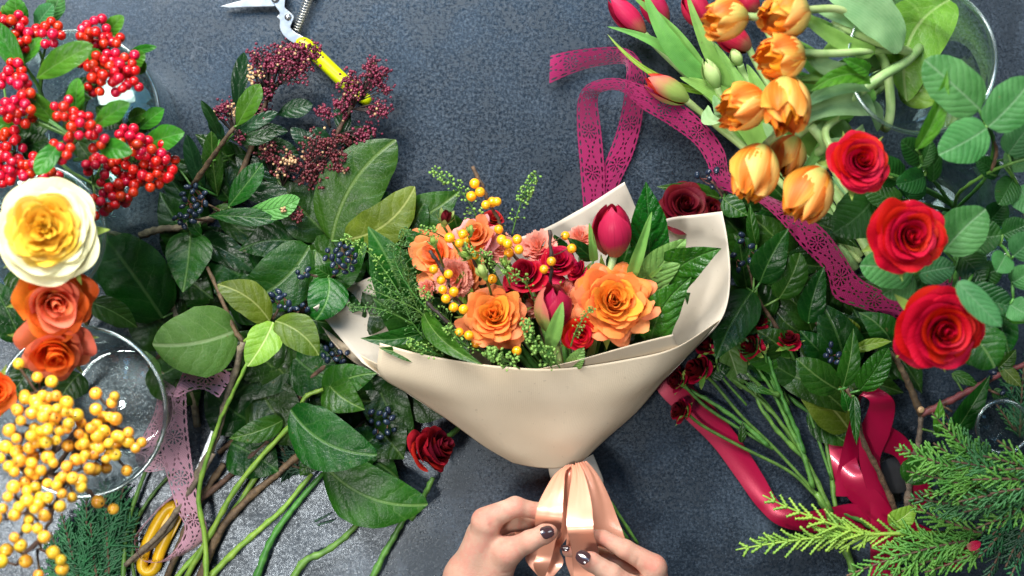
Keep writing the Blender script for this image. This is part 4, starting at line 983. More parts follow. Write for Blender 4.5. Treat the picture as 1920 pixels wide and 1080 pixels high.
branch('leafy_branch', 'leafy branch with the round blue-green leaf nearest the yellow rose', 'branch', (330, 640, 0.8),
       [[(370, 800, .8), (345, 640, 1.6), (318, 560, 2.6)], [(262, 442, 2.0), (300, 430, 2.6), (345, 425, 3.0), (420, 400, 3.0)]],
       [((305, 596, 3.0, 192, 440, 4.6, 128), LM, dict(shape='round', bend=.04, fold=.1)),
        ((357, 434, 4.6, 343, 548, 6.2, 88), LM, dict(fold=.15, bend=-.04)),
        ((376, 440, 5.0, 350, 405, 5.6, 22), LM),
        ((320, 500, 2.0, 400, 560, 2.4, 80), LD), ((260, 600, 2.2, 178, 568, 3.5, 45), LD)], G, sm='twig_grey', r=(0.0036, 0.0024))
tw = thing('leafy_branch', 'brown twig with a big light green veined leaf and three yellow-green ones', 'branch', tuple(P(380, 1000)), G)
stem([(388, 500, 5.8), (415, 560, 6.4), (436, 610, 7.0), (456, 642, 7.2)], .0016, .0022, M['twig_brown'], tw, jit=.0003, nodes=4)
stem([(456, 640, 7.2), (446, 680, 6.2), (428, 740, 4.8), (412, 800, 3.8), (392, 850, 3.0), (360, 905, 2.4), (315, 990, 1.6), (250, 1050, .8)], .0030, .0034, M['twig_grey'], tw, jit=.0004, nodes=6)
stem([(458, 640, 7.3), (480, 622, 8.0), (506, 604, 8.6)], .0015, .0012, M['stem_lime'], tw)
for d, m_, o in [((446, 618, 6.8, 286, 646, 8.6, 134), LU, dict(shape='oval', bend=-.07, arch=.07, fold=.1, wav=.03)),
                 ((506, 603, 8.6, 408, 533, 9.6, 66), LO, dict(shape='oval', bend=.12)), ((512, 604, 8.6, 464, 687, 9.8, 66), LL, dict(shape='oval', bend=-.05)),
                 ((516, 602, 8.6, 598, 666, 9.2, 68), LO, dict(shape='oval', bend=-.12))]:
    leaf(tw, d, m_, **o)
branch('leafy_branch', 'small branch with one glossy leaf curling beside the blue berries', 'branch', (560, 600, .8),
       [[(600, 700, .8), (560, 610, 2.5), (612, 522, 5.0)]],
       [((616, 519, 5.2, 592, 600, 6.4, 76), LM, dict(shape='round', bend=-.12)), ((618, 516, 5.2, 590, 498, 5.8, 26), LM), ((620, 560, 3.0, 680, 580, 3.6, 50), LD), ((560, 590, 3, 640, 610, 3.0, 55), LD)], G)
branch('leafy_branch', 'branch with the bright saw-edged leaf above the lower left stems', 'branch', (430, 1050, .8),
       [[(606, 730, 5.0), (572, 745, 4.8), (555, 785, 4.2), (500, 845, 3.2), (440, 920, 2.4), (395, 1000, 1.6), (345, 1090, 1.0)]],
       [((545, 768, 4.8, 707, 853, 7.0, 108), LM, dict(shape='oval', bend=.12, fold=.16, serr=.02)), ((606, 742, 4.0, 706, 700, 6.0, 70), LM, dict(bend=-.1)), ((612, 716, 4.2, 684, 768, 5.4, 74), LM, dict(bend=.05)),
        ((530, 788, 3.0, 430, 822, 3.8, 46), LM), ((600, 850, 2.6, 562, 892, 3.0, 40), LD)], G, sm='stem_lime', r=(0.0018, 0.0028), petiole=False)
branch('leafy_branch', 'branch with the largest dull leaf pointing at the dark red rose', 'branch', (560, 1040, .8),
       [[(606, 888, 1.6), (560, 940, 1.4), (510, 1010, 1.2), (478, 1090, 1.0)]],
       [((608, 872, 2.4, 802, 946, 3.4, 118), LM, dict(shape='oval', bend=.12, fold=.08, arch=.05)), ((640, 860, 1.8, 720, 800, 2.0, 80), LD)], G, sm='stem_green', r=(.0022, .0034))
branch('leafy_branch', 'narrow dark leaf branch reaching from behind the orange roses', 'branch', (190, 620, 1.0), [[(150, 640, 1), (175, 580, 7)]],
       [((168, 566, 8.0, 258, 614, 6.5, 52), LD, dict(shape='lance'))], G)

# bare cut stems
BS = 'bare cut stems lower left'
def bare(label, pts, r0, r1, m, name='plant_cutting'):
    b = P(*pts[-1]); t = thing(name, label, 'cut stem', (b.x, b.y, 0), BS); stem(pts, r0, r1, M[m], t, jit=.0002, nodes=5, sides=10); return t
bare('yellow-green stem crossing over the end of the pink lace', [(466, 678, 6.6), (440, 730, 5.6), (412, 790, 4.6), (388, 860, 3.6), (372, 930, 2.8), (384, 1010, 2.2), (386, 1100, 2.0)], .0015, .0026, 'stem_lime')
bare('thin green stem left of the pink lace ribbon', [(372, 735, 1.2), (320, 790, 1.2), (288, 850, 1.4), (252, 940, 1.2), (236, 1010, 1.0), (230, 1100, 1.0)], .0016, .0022, 'stem_green')
bare('second thin green stem between pink lace and cedar', [(330, 880, .8), (280, 935, .8), (250, 1000, .7), (252, 1100, .7)], .0014, .0018, 'stem_green')
bare('thick brown bark stem running to the bottom edge', [(568, 846, 1.6), (520, 888, 1.5), (460, 940, 1.3), (410, 1000, 1.2), (370, 1100, 1.0)], .0030, .0040, 'twig_brown')
bare('brown stem passing behind the bright saw-edged leaf', [(624, 672, 3.0), (572, 722, 2.6), (545, 780, 2.2), (460, 866, 1.6), (385, 930, 1.3), (340, 960, 1.2)], .0020, .0030, 'twig_brown')
bare('lime green stem forking near the dull leaf', [(585, 888, 1.8), (530, 955, 1.6), (492, 988, 1.5), (440, 1035, 1.3), (385, 1090, 1.1)], .0020, .0034, 'stem_lime')
bare('curved green stem with a swollen joint below the dull leaf', [(688, 962, 2.0), (650, 1004, 1.6), (610, 1034, 1.4), (570, 1054, 1.3), (540, 1100, 1.2)], .0024, .0038, 'stem_green')
bare('short bright green stem pointing down near the hands', [(768, 955, 1.8), (748, 990, 1.6), (722, 1036, 1.4), (690, 1100, 1.2)], .0020, .0034, 'stem_green')
bare('dark brown stem beside the yellow scissors', [(420, 870, 1.4), (380, 930, 1.2), (345, 1000, 1.4), (310, 1090, 1.0)], .0030, .0030, 'twig_brown')
bare('grey twig lying across the scissors handle', [(400, 850, 3.4), (350, 930, 2.6), (300, 1000, 2.2), (235, 1060, 1.4)], .0026, .0024, 'twig_grey')
bare('mossy lime stem under the thick brown one', [(500, 860, 1.0), (430, 970, .9), (350, 1060, .8), (320, 1100, .8)], .0024, .0024, 'stem_lime')

# blue-black berry sprigs
GB = 'sprigs of blue-black berries'
def bluesprig(label, cx, cy, rad, n, z, base, asp=1.0, tw='twig_red'):
    b = P(*base); t = thing('berry_sprig', label, 'berry sprig', (b.x, b.y, 0), GB)
    stem([base, ((base[0] + cx) / 2 + 4, (base[1] + cy) / 2, (base[2] + z) / 2), (cx, cy, z - .8)], .0014, .0009, M['twig_brown'], t)
    sp = blob_spots(cx, cy, rad, max(2, int(n * .72)), z, 1.0, 10.5, asp)
    berries(t, 'berry_blue', sp, 5.0, z, .1, twig=[(cx, cy, z - .9), (cx + rad * .4, cy - rad * .2, z - .6), (cx - rad * .4, cy + rad * .2, z - .6)], elong=1.5, dirjit=1.6, twr=.0005)
    return t
bluesprig('blue berries hanging above the dark veined leaf nearest the red berries', 368, 375, 30, 20, 6.2, (420, 400, 3.0), 1.0)
bluesprig('blue berries in the lower tail beside the veined leaf', 346, 410, 20, 12, 6.2, (400, 415, 3.0), 1.0)
bluesprig('thick bunch of blue berries beside the seed-pod sprig', 640, 485, 33, 26, 6.4, (620, 525, 4.0), .8)
bluesprig('few blue berries left of the glossy curled leaf', 570, 512, 16, 6, 5.6, (600, 522, 4.6), .7)
bluesprig('blue berries at the joint of the three yellow-green leaves', 524, 562, 20, 12, 8.2, (510, 600, 7.8), 1.0)
bluesprig('scattered blue berries beyond the right olive leaf', 562, 580, 20, 6, 6.0, (540, 600, 4.0), .5)
bluesprig('dull blue berries under the left tip of the wrap', 630, 665, 26, 14, 3.0, (600, 700, 1.5), 1.0)
bluesprig('dark blue berries under the bright saw-edged leaf', 715, 790, 28, 18, 2.6, (690, 760, 1.5), 1.1)

# ------------------------------------------------------------------ plum-coloured skimmia branches
GS = 'plum budded branches'
def skim(label, stems, leaves, clusters, m='bud_purple'):
    t = branch('skimmia_branch', label, 'branch', stems[0][0], stems, leaves, GS, sm='twig_brown', r=(.0026, .0016), shape='oblong', arch=.05)
    for c in clusters: budcluster(t, *c[:5], m=c[6] if len(c) > 6 else m, origin=c[5], cream=c[7] if len(c) > 7 else 0.03)
    return t
skim('plum budded branch in front of the lime secateur grip',
     [[(430, 380, 1.5), (470, 280, 3.0), (500, 190, 4.4), (545, 125, 5.0)]],
     [((446, 215, 4.2, 458, 98, 5.8, 34), LS, dict(fold=.35)), ((520, 215, 3.0, 586, 196, 3.6, 36), LS), ((440, 250, 3.6, 540, 246, 4.0, 28), LS), ((490, 215, 2.2, 440, 190, 3.0, 30), LS)],
     [(502, 112, 36, 5.6, 150, (505, 185, 4.6)), (545, 100, 30, 5.8, 120, (520, 160, 4.8)), (580, 98, 24, 5.8, 90, (550, 125, 5.0)), (560, 138, 28, 5.2, 90, (520, 160, 4.8)), (500, 165, 24, 4.8, 60, (500, 200, 4.2)), (490, 205, 26, 3.6, 70, (480, 250, 3.2)), (478, 142, 16, 6.0, 24, (490, 175, 5.0), 'bud_purple', .9)])
skim('plum budded branch at the far end near the grip tip',
     [[(560, 400, 1.2), (600, 310, 2.4), (632, 250, 3.4), (665, 190, 4.2)]],
     [((650, 262, 2.6, 640, 180, 2.8, 34), LS), ((622, 262, 2.6, 575, 250, 3.2, 30), LS), ((640, 270, 2.6, 700, 250, 3.2, 40), LS), ((600, 290, 2.4, 545, 240, 3.0, 30), LS), ((625, 290, 2.6, 690, 284, 3.4, 26), LS)],
     [(660, 160, 28, 5.0, 110, (662, 200, 4.2)), (710, 128, 26, 5.2, 90, (672, 190, 4.2)), (712, 160, 22, 4.8, 60, (672, 190, 4.2)), (708, 204, 24, 4.4, 70, (660, 205, 4.0)), (648, 200, 26, 4.2, 70, (650, 220, 3.8)), (605, 212, 18, 3.6, 40, (620, 240, 3.0)), (688, 250, 22, 3.6, 60, (640, 250, 3.4))])
skim('plum budded branch behind the tallest dark oval leaf',
     [[(470, 430, 1.2), (520, 370, 2.4), (570, 330, 3.2), (600, 300, 3.6)]],
     [((428, 388, 4.2, 492, 306, 5.4, 48), LM, dict(shape='oblong')), ((468, 392, 4.0, 562, 372, 5.2, 44), M['leaf_pale'], dict(shape='oblong', bend=.1)), ((392, 404, 4.2, 518, 412, 4.8, 34), LM), ((540, 350, 2.2, 480, 300, 2.6, 36), LS), ((400, 390, 3.6, 440, 400, 3.8, 24), LM)],
     [(604, 276, 34, 4.4, 130, (590, 320, 3.4), 'bud_plum'), (635, 300, 26, 4.2, 90, (600, 320, 3.4), 'bud_plum'), (590, 322, 34, 4.2, 130, (560, 335, 3.2), 'bud_plum'), (540, 305, 30, 4.2, 90, (530, 350, 2.8), 'bud_plum', .2), (545, 300, 14, 5.2, 20, (530, 340, 3.6), 'bud_plum', .9), (500, 285, 24, 3.4, 60, (510, 330, 2.6), 'bud_plum', .1), (552, 402, 16, 4.6, 34, (520, 390, 4.0), 'bud_plum'), (532, 395, 8, 4.8, 8, (518, 392, 4.2), 'bud_plum', .8), (640, 262, 20, 3.6, 50, (600, 300, 3.2), 'bud_plum')])
skim('plum budded branch with the upright light green leaf at its left',
     [[(360, 350, 4.0), (400, 292, 6.0), (440, 238, 7.4)]],
     [((444, 236, 7.6, 488, 158, 9.0, 44), LF, dict(shape='oblong', fold=.3)), ((408, 368, 3.0, 396, 246, 5.4, 40), LM), ((385, 372, 2.6, 350, 252, 4.6, 34), LS, dict(fold=.4)), ((412, 262, 4.6, 377, 188, 6.4, 22), LS, dict(fold=.5)), ((420, 270, 4.4, 392, 222, 5.6, 24), LS),
      ((430, 260, 3.4, 520, 250, 4.2, 30), LS), ((440, 250, 3.8, 520, 210, 4.4, 26), LS), ((325, 300, 2.6, 345, 340, 2.6, 24), LS), ((440, 290, 1.8, 500, 330, 2.0, 44), LS), ((430, 300, 1.6, 450, 370, 1.8, 40), LS), ((470, 260, 1.8, 560, 290, 2.0, 44), LS), ((350, 400, 1.2, 380, 290, 1.6, 50), LD)],
     [(422, 210, 22, 4.8, 80, (438, 250, 4.2)), (448, 260, 14, 4.6, 20, (440, 240, 5.0)), (440, 205, 12, 5.4, 10, (440, 236, 6.4), 'bud_purple', .9)])
t_ = None
# ------------------------------------------------------------------ glass vases with the standing flowers, left edge
glass_vase('glass vase behind the red berries with its rim showing at the right', 140, 215, 13, 160, .86, .7)
glass_vase('glass vase hidden under the cream yellow rose', 68, 440, 13, 132, .85, .7)
glass_vase('big round clear glass vase beside the dusty pink lace', 152, 772, 15, 162, .74, 0)

GR = 'red berry sprays in the top left vase'
LR = M['leaf_fresh']
def redspray(label, clusters, leaves, stems, nb=None):
    b = P(*stems[0][0]); t = thing('red_berry_spray', label, 'berry branch', (b.x, b.y, 0), GR)
    for s in stems: stem(s, .0020, .0012, M['stem_green'], t, nodes=3)
    allp = [tuple(s[-1]) for s in stems]
    for (cx, cy, rad, n, z) in clusters:
        sp = blob_spots(cx, cy, rad, n, z, 1.6, 13)
        o = min(allp, key=lambda q: (q[0] - cx) ** 2 + (q[1] - cy) ** 2)
        stem([o, ((o[0] + cx) / 2, (o[1] + cy) / 2, (o[2] + z) / 2 - .3), (cx, cy, z - 1.2)], .0012, .0009, M['stem_green'], t, n=8)
        berries(t, 'berry_red', sp, 9.6, z, .1, twig=[(cx, cy, z - 1.6), (cx + rad * .4, cy + rad * .3, z - 1.2), (cx - rad * .4, cy - rad * .3, z - 1.2)], twr=.0007)
    for l in leaves: leaf(t, l[0], l[1] if len(l) > 1 else LR, shape='oblong', arch=.08, fold=.25, **(l[2] if len(l) > 2 else {}))
    return t
redspray('red berry spray at the top left corner with a broad shiny leaf across it',
    [(25, 50, 26, 9, 17), (40, 80, 22, 7, 17), (92, 65, 26, 9, 17), (25, 135, 22, 7, 18), (38, 155, 16, 5, 18), (2, 40, 14, 3, 17), (60, 62, 12, 3, 17)],
    [((68, 147, 18.5, 174, 84, 20.5, 54),), ((48, 140, 18, -12, 40, 19.5, 46),), ((38, 50, 15, 28, -4, 16.5, 50),), ((66, 54, 15, 100, 8, 16.5, 38), M['leaf_rose']), ((94, 48, 14.5, 116, -14, 16, 40), M['leaf_rose']), ((42, 122, 17, 78, 70, 18, 26),), ((35, 50, 15, 4, 10, 16, 26),)],
    [[(95, 240, 6), (75, 170, 13), (45, 120, 15.5)], [(75, 170, 13), (80, 110, 15.5)]])
redspray('red berry spray pointing up and right over the glass rim',
    [(180, 62, 30, 13, 17), (200, 95, 26, 9, 17.4), (160, 60, 16, 4, 17), (215, 65, 16, 3, 17), (200, 130, 30, 11, 18), (240, 118, 20, 7, 18), (180, 155, 22, 7, 18), (225, 155, 22, 7, 18), (250, 155, 16, 5, 18), (160, 122, 12, 3, 16)],
    [((196, 72, 15, 232, 30, 16.5, 34),), ((240, 100, 15, 294, 88, 16.5, 18),), ((245, 122, 15.5, 272, 100, 16.5, 34),), ((190, 125, 17, 172, 90, 18, 30),), ((262, 140, 15, 268, 110, 16, 26),)],
    [[(150, 230, 6), (165, 180, 13), (190, 130, 15.5)]])
redspray('looser red berry spray in the centre of the top left vase',
    [(122, 205, 22, 6, 20.5), (150, 240, 26, 9, 21), (120, 280, 22, 6, 21), (175, 235, 20, 4, 21), (185, 265, 18, 5, 20.5), (45, 190, 22, 7, 19.5), (20, 205, 20, 7, 19.5), (55, 205, 12, 3, 19.5), (45, 222, 16, 4, 19)],
    [((176, 238, 21, 244, 192, 22.5, 40),), ((180, 272, 20, 249, 286, 21.5, 40),), ((142, 222, 18, 147, 146, 20, 38),), ((110, 236, 18, 54, 172, 20, 38),), ((118, 264, 20.5, 68, 328, 22, 42),), ((100, 230, 15, 30, 250, 16, 44), LD), ((70, 240, 15, 80, 310, 16, 44), LD)],
    [[(120, 300, 6), (130, 280, 14), (145, 262, 18.5)]])
redspray('red berry spray at the left edge beside the cream yellow rose',
    [(18, 280, 26, 8, 18), (20, 310, 26, 8, 18.5), (45, 325, 18, 4, 18.5), (60, 305, 14, 3, 18), (15, 335, 20, 4, 18), (95, 325, 16, 3, 18), (5, 150, 12, 2, 18), (22, 255, 16, 3, 17.5)],
    [((30, 240, 17, -14, 228, 18, 30),), ((40, 280, 16, 90, 260, 17, 34), LD), ((50, 300, 15, 60, 230, 16, 44), LD)],
    [[(90, 330, 6), (60, 310, 13), (30, 300, 16.5)]])
redspray('lowest red berry spray falling over the vase rim to the right',
    [(240, 255, 22, 7, 16.5), (262, 272, 22, 8, 16.5), (290, 290, 26, 10, 16), (310, 312, 22, 7, 15.5), (285, 330, 28, 11, 15.5), (250, 300, 18, 4, 16), (245, 350, 24, 8, 15), (210, 335, 24, 7, 15), (190, 310, 20, 4, 16), (215, 370, 24, 8, 14.5), (180, 385, 20, 6, 14.5), (170, 310, 14, 3, 16), (225, 290, 14, 3, 16)],
    [((268, 272, 15, 346, 248, 17, 48),), ((262, 242, 14.5, 308, 204, 16, 34),), ((240, 225, 14, 276, 210, 15.5, 30),), ((230, 240, 13, 290, 235, 14, 36), LD), ((180, 200, 13, 230, 240, 14, 44), LD), ((120, 180, 13, 190, 160, 14, 46), LD), ((200, 300, 13, 250, 320, 13, 44), LD), ((160, 340, 12, 210, 350, 12, 40), LD), ((120, 220, 12, 170, 300, 13, 46), LD), ((120, 330, 12, 150, 390, 12, 40), LD)],
    [[(110, 300, 6), (130, 320, 11), (175, 345, 13.5)], [(140, 300, 10), (200, 290, 13.5), (250, 300, 14.5)]])

rose('large cream and yellow rose with a dense swirled heart', 84, 430, 25, 102, [(.50, M['p_gold']), (.68, M['p_yellow']), (1.0, M['p_cream'])], d=dirv(20, 10), n=96, Hh=W(70, 25), ruff=.12, seed=3, heart=.03, curl=.20, tipc=0, ruff_in=True, outer_drop=.75,
     stem_to=[(80, 440, 15), (68, 450, 8), (66, 446, 1)])
rose('full orange rose with pink edges just below the cream rose', 105, 572, 23, 78, [(.55, M['p_vpink']), (1, M['p_vorange'])], d=dirv(-30, 28), n=22, ruff=.10, seed=5, tipc=.01, heart=.14, curl=.40, Hh=W(88, 23), group='standing orange roses at the left edge',
     stem_to=[(100, 600, 12), (90, 560, 5), (78, 500, 1)])
rose('lower orange rose just above the yellow berries', 104, 672, 21, 72, [(.5, M['p_vorange']), (1, M['p_vpink'])], d=dirv(-60, 38), n=20, ruff=.10, seed=8, tipc=.01, heart=.14, curl=.42, Hh=W(85, 21), group='standing orange roses at the left edge',
     stem_to=[(120, 690, 12), (140, 730, 5), (150, 740, 1)])
rose('orange rose cut off by the left edge of the picture', -6, 735, 22, 46, [(1, M['p_vorange'])], d=dirv(0, 30), n=18, ruff=.08, seed=9, heart=.14, curl=.3, group='standing orange roses at the left edge',
     stem_to=[(20, 740, 12), (70, 750, 5), (90, 760, 1)])
branch('leafy_branch', 'dark leaves at the left edge beside the orange roses', 'branch', (60, 640, 1), [[(90, 520, 1), (60, 580, 12), (30, 620, 16)]],
       [((40, 640, 17, -20, 520, 18, 80), LD), ((60, 680, 14, 20, 740, 15, 60), LD), ((30, 500, 14, 60, 560, 16, 60), LD), ((150, 700, 12, 110, 760, 13, 70), LD), ((40, 700, 12, 90, 720, 13, 60), LD)], G)

GY = 'sprays of yellow berries in the round vase'
def yellowspray(label, clusters, stems, extra=()):
    b = P(*stems[0][0]); t = thing('yellow_berry_spray', label, 'berry branch', (b.x, b.y, 0), GY)
    for s in stems: stem(s, .0022, .0012, M['twig_brown'], t, nodes=4, jit=.0006)
    ends = np.vstack([pxpath(s, 14) for s in stems])
    for (cx, cy, rad, n, z) in clusters:
        sp = blob_spots(cx, cy, rad, max(1, int(n * .9)), z, 1.4, 18.5)
        c = np.array(P(cx, cy, z - 1)); e = ends[np.argmin(np.linalg.norm(ends - c, axis=1))]
        mobj('twig', *tube_geo(catmull([tuple(e), tuple((e + c) / 2), tuple(c)], 7), .0011, 6)[:2], M['twig_brown'], t)
        berries(t, 'berry_amber', sp, 11.2, z, .18, twig=[(cx, cy, z - 1)], twr=.0009)
    return t
yellowspray('yellow berry spray reaching up under the lower orange rose',
    [(75, 735, 34, 7, 24), (60, 765, 30, 6, 24.5), (100, 765, 34, 9, 25), (30, 790, 26, 4, 25), (45, 815, 34, 7, 25.5), (95, 805, 32, 8, 25.5), (128, 790, 24, 5, 25), (32, 682, 3, 1, 24), (80, 840, 26, 5, 25)],
    [[(150, 800, 2), (120, 830, 12), (85, 850, 20), (60, 800, 23)], [(100, 845, 18), (110, 790, 23), (75, 745, 22.5)]])
yellowspray('yellow berry spray hanging over the right side of the round vase',
    [(186, 745, 14, 2, 22), (220, 748, 12, 2, 22), (195, 775, 28, 5, 22.5), (215, 800, 28, 6, 22.5), (170, 820, 34, 8, 23.5), (200, 835, 30, 7, 23), (235, 840, 22, 4, 22), (150, 850, 28, 6, 24), (180, 860, 26, 5, 23), (267, 830, 3, 1, 21), (240, 883, 3, 1, 21), (150, 800, 22, 3, 24)],
    [[(160, 800, 2), (150, 840, 12), (140, 850, 20), (190, 825, 21.5)], [(190, 825, 21.5), (215, 775, 21.5)]])
yellowspray('yellow berry spray hanging low to the bottom left corner',
    [(15, 860, 26, 5, 25), (40, 880, 30, 6, 26), (85, 890, 32, 8, 26), (130, 905, 32, 8, 26), (150, 880, 20, 3, 25), (30, 935, 30, 5, 27), (60, 950, 28, 5, 27), (95, 950, 24, 5, 27), (10, 975, 24, 4, 27), (40, 1000, 24, 4, 27), (70, 975, 22, 3, 27), (160, 905, 12, 2, 25), (75, 1005, 16, 2, 27)],
    [[(150, 810, 2), (110, 870, 14), (80, 900, 23), (50, 960, 25)], [(95, 890, 22), (130, 890, 24)]])
yellowspray('thin twigs with the few outermost yellow berries at the bottom edge',
    [(185, 941, 3, 1, 20), (210, 955, 3, 1, 20), (108, 1045, 14, 2, 25), (120, 1058, 12, 1, 25), (46, 1052, 3, 1, 25), (75, 1078, 12, 2, 24), (2, 1050, 10, 1, 25), (100, 1040, 6, 1, 25), (12, 1020, 12, 2, 26)],
    [[(150, 815, 2), (130, 880, 14), (110, 930, 22), (85, 1000, 24), (70, 1040, 23.5)], [(130, 900, 18), (165, 920, 19), (200, 950, 19.5)], [(85, 1000, 24), (30, 1060, 24)]])
# cedar, lower left and under the leaves
cedar('blue-green conifer sprays under the yellow berries at the bottom edge', (150, 1110, .8), [(190, 900, 2.2, (205, 1075, .9)), (150, 930, 2.4, (170, 1085, .9)), (122, 965, 2.6, (150, 1100, .9)), (215, 905, 1.6, (215, 1050, .9)), (228, 960, 1.4, (190, 1100, .8)), (160, 985, 2.4, (185, 1100, .9)), (95, 1000, 2.0, (130, 1110, .8))], M['cedar_blue'], 'conifer branches on the table', seed=4, w_=.5, th=.0012)
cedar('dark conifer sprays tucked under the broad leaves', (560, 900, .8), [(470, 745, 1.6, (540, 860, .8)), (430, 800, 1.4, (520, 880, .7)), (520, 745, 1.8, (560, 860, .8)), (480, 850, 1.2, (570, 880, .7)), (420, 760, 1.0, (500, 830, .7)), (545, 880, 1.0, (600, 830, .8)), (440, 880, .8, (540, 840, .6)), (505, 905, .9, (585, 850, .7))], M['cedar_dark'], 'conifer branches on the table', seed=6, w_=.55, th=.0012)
cedar('little conifer tip lying by the curved green stem', (560, 1000, .5), [(620, 965, .8, (590, 978, .5)), (625, 975, .7, (595, 985, .4))], M['cedar_dark'], 'conifer branches on the table', seed=7, w_=.4)
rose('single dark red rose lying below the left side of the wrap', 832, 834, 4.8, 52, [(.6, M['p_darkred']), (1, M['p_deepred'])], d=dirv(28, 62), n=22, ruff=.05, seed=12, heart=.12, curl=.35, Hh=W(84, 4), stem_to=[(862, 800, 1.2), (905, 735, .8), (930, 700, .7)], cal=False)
bare('green stem end showing under the single dark red rose', [(812, 895, 1.8), (795, 930, 1.5), (770, 975, 1.3)], .0022, .0024, 'stem_green')

# more layered dark leaves low in the mass
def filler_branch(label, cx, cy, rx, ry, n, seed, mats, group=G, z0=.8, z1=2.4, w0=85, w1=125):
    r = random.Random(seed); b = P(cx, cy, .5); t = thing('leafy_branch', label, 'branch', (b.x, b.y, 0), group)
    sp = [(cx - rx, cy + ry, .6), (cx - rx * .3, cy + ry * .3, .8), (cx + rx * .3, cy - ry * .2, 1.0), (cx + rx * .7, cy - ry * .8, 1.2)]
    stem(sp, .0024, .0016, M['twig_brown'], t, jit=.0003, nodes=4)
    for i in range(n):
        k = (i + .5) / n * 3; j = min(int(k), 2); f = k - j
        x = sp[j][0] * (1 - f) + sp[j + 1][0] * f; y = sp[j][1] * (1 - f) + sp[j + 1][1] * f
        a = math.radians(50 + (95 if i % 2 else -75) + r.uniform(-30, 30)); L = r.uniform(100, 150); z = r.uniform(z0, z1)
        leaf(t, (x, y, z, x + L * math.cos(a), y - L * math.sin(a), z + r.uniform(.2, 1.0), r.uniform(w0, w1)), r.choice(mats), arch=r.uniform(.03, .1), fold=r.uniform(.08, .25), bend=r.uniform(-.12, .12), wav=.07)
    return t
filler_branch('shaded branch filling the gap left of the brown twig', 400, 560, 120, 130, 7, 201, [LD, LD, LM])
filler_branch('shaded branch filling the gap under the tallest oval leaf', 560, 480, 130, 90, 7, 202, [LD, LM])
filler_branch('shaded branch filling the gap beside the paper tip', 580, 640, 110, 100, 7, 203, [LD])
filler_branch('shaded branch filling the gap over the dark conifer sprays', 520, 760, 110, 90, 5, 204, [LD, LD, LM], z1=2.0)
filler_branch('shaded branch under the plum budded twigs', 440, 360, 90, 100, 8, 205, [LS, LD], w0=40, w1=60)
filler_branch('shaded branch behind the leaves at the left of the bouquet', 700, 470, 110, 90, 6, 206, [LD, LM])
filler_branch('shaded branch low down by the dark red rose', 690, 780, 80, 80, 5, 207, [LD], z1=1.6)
# ------------------------------------------------------------------ wrapping paper
wp = thing('paper_wrap', 'beige ribbed paper wrapped in a cone around the bouquet', 'wrapping paper', tuple(P(1060, 700)))
PT = 0.0003
loft([[(712, 643, 10.2), (800, 666, 11.4), (930, 686, 11.9), (1050, 691, 12.0), (1180, 673, 11.9), (1270, 650, 11.3), (1352, 598, 9.2)],
      [(712, 702, 8.4), (812, 722, 9.8), (930, 737, 10.3), (1050, 742, 10.4), (1170, 725, 10.3), (1240, 700, 9.5), (1300, 656, 7.2)],
      [(772, 742, 6.0), (856, 763, 8.2), (940, 778, 8.7), (1050, 785, 8.8), (1140, 768, 8.8), (1198, 743, 8.0), (1247, 710, 5.6)],
      [(842, 789, 4.6), (902, 806, 6.7), (970, 818, 7.2), (1050, 824, 7.4), (1118, 809, 7.3), (1162, 790, 6.4), (1196, 770, 4.6)],
      [(908, 837, 3.8), (950, 847, 5.4), (1000, 853, 5.9), (1050, 853, 6.1), (1095, 842, 6.0), (1122, 830, 5), (1142, 818, 3.8)],
      [(962, 868, 3.4), (985, 873, 4.3), (1012, 877, 4.8), (1045, 878, 5.0), (1074, 872, 4.8), (1095, 862, 4.2), (1112, 846, 3.4)]], 60, 60, M['paper'], 'front_panel', wp, PT, 0.0002)
loft([[(1000, 694, 11.7), (1080, 676, 12.6), (1190, 645, 12.9), (1262, 627, 12.4)], [(1004, 702, 10.8), (1084, 694, 11.1), (1195, 676, 11.0), (1273, 659, 10.5)], [(1010, 716, 9.8), (1090, 712, 9.8), (1190, 698, 9.6), (1262, 680, 9.0)]], 20, 30, M['paper'], 'overlap_flap', wp, PT)
loft([[(587, 577, 7), (670, 530, 3), (830, 470, 2.6), (985, 442, 3.4), (1085, 394, 5), (1171, 341, 7.2)],
      [(612, 602, 5.4), (720, 600, 2.0), (860, 560, 1.2), (1000, 540, 1.3), (1110, 500, 2.2), (1196, 402, 5.6)],
      [(668, 668, 4.4), (780, 680, 1.2), (900, 660, .8), (1010, 660, .8), (1120, 640, 1.0), (1222, 500, 4.2)],
      [(714, 704, 4.6), (830, 770, 1.4), (940, 790, .9), (1030, 790, .8), (1110, 760, 1.0), (1180, 680, 2.0)],
      [(960, 866, 3.0), (985, 872, 2.6), (1020, 876, 2.2), (1045, 876, 2.2), (1080, 870, 2.2), (1110, 846, 2.6)]], 50, 50, M['paper_in'], 'back_panel', wp, PT, .0003)
loft([[(603, 612, 5.0), (640, 640, 3.6), (680, 668, 4.4), (712, 684, 6.0)], [(618, 634, 4.4), (650, 662, 3.2), (684, 684, 3.6), (716, 700, 4.8)], [(640, 660, 3.8), (668, 682, 3.0), (696, 698, 3.4), (718, 708, 4.4)]], 14, 24, M['paper'], 'side_fold', wp, PT)
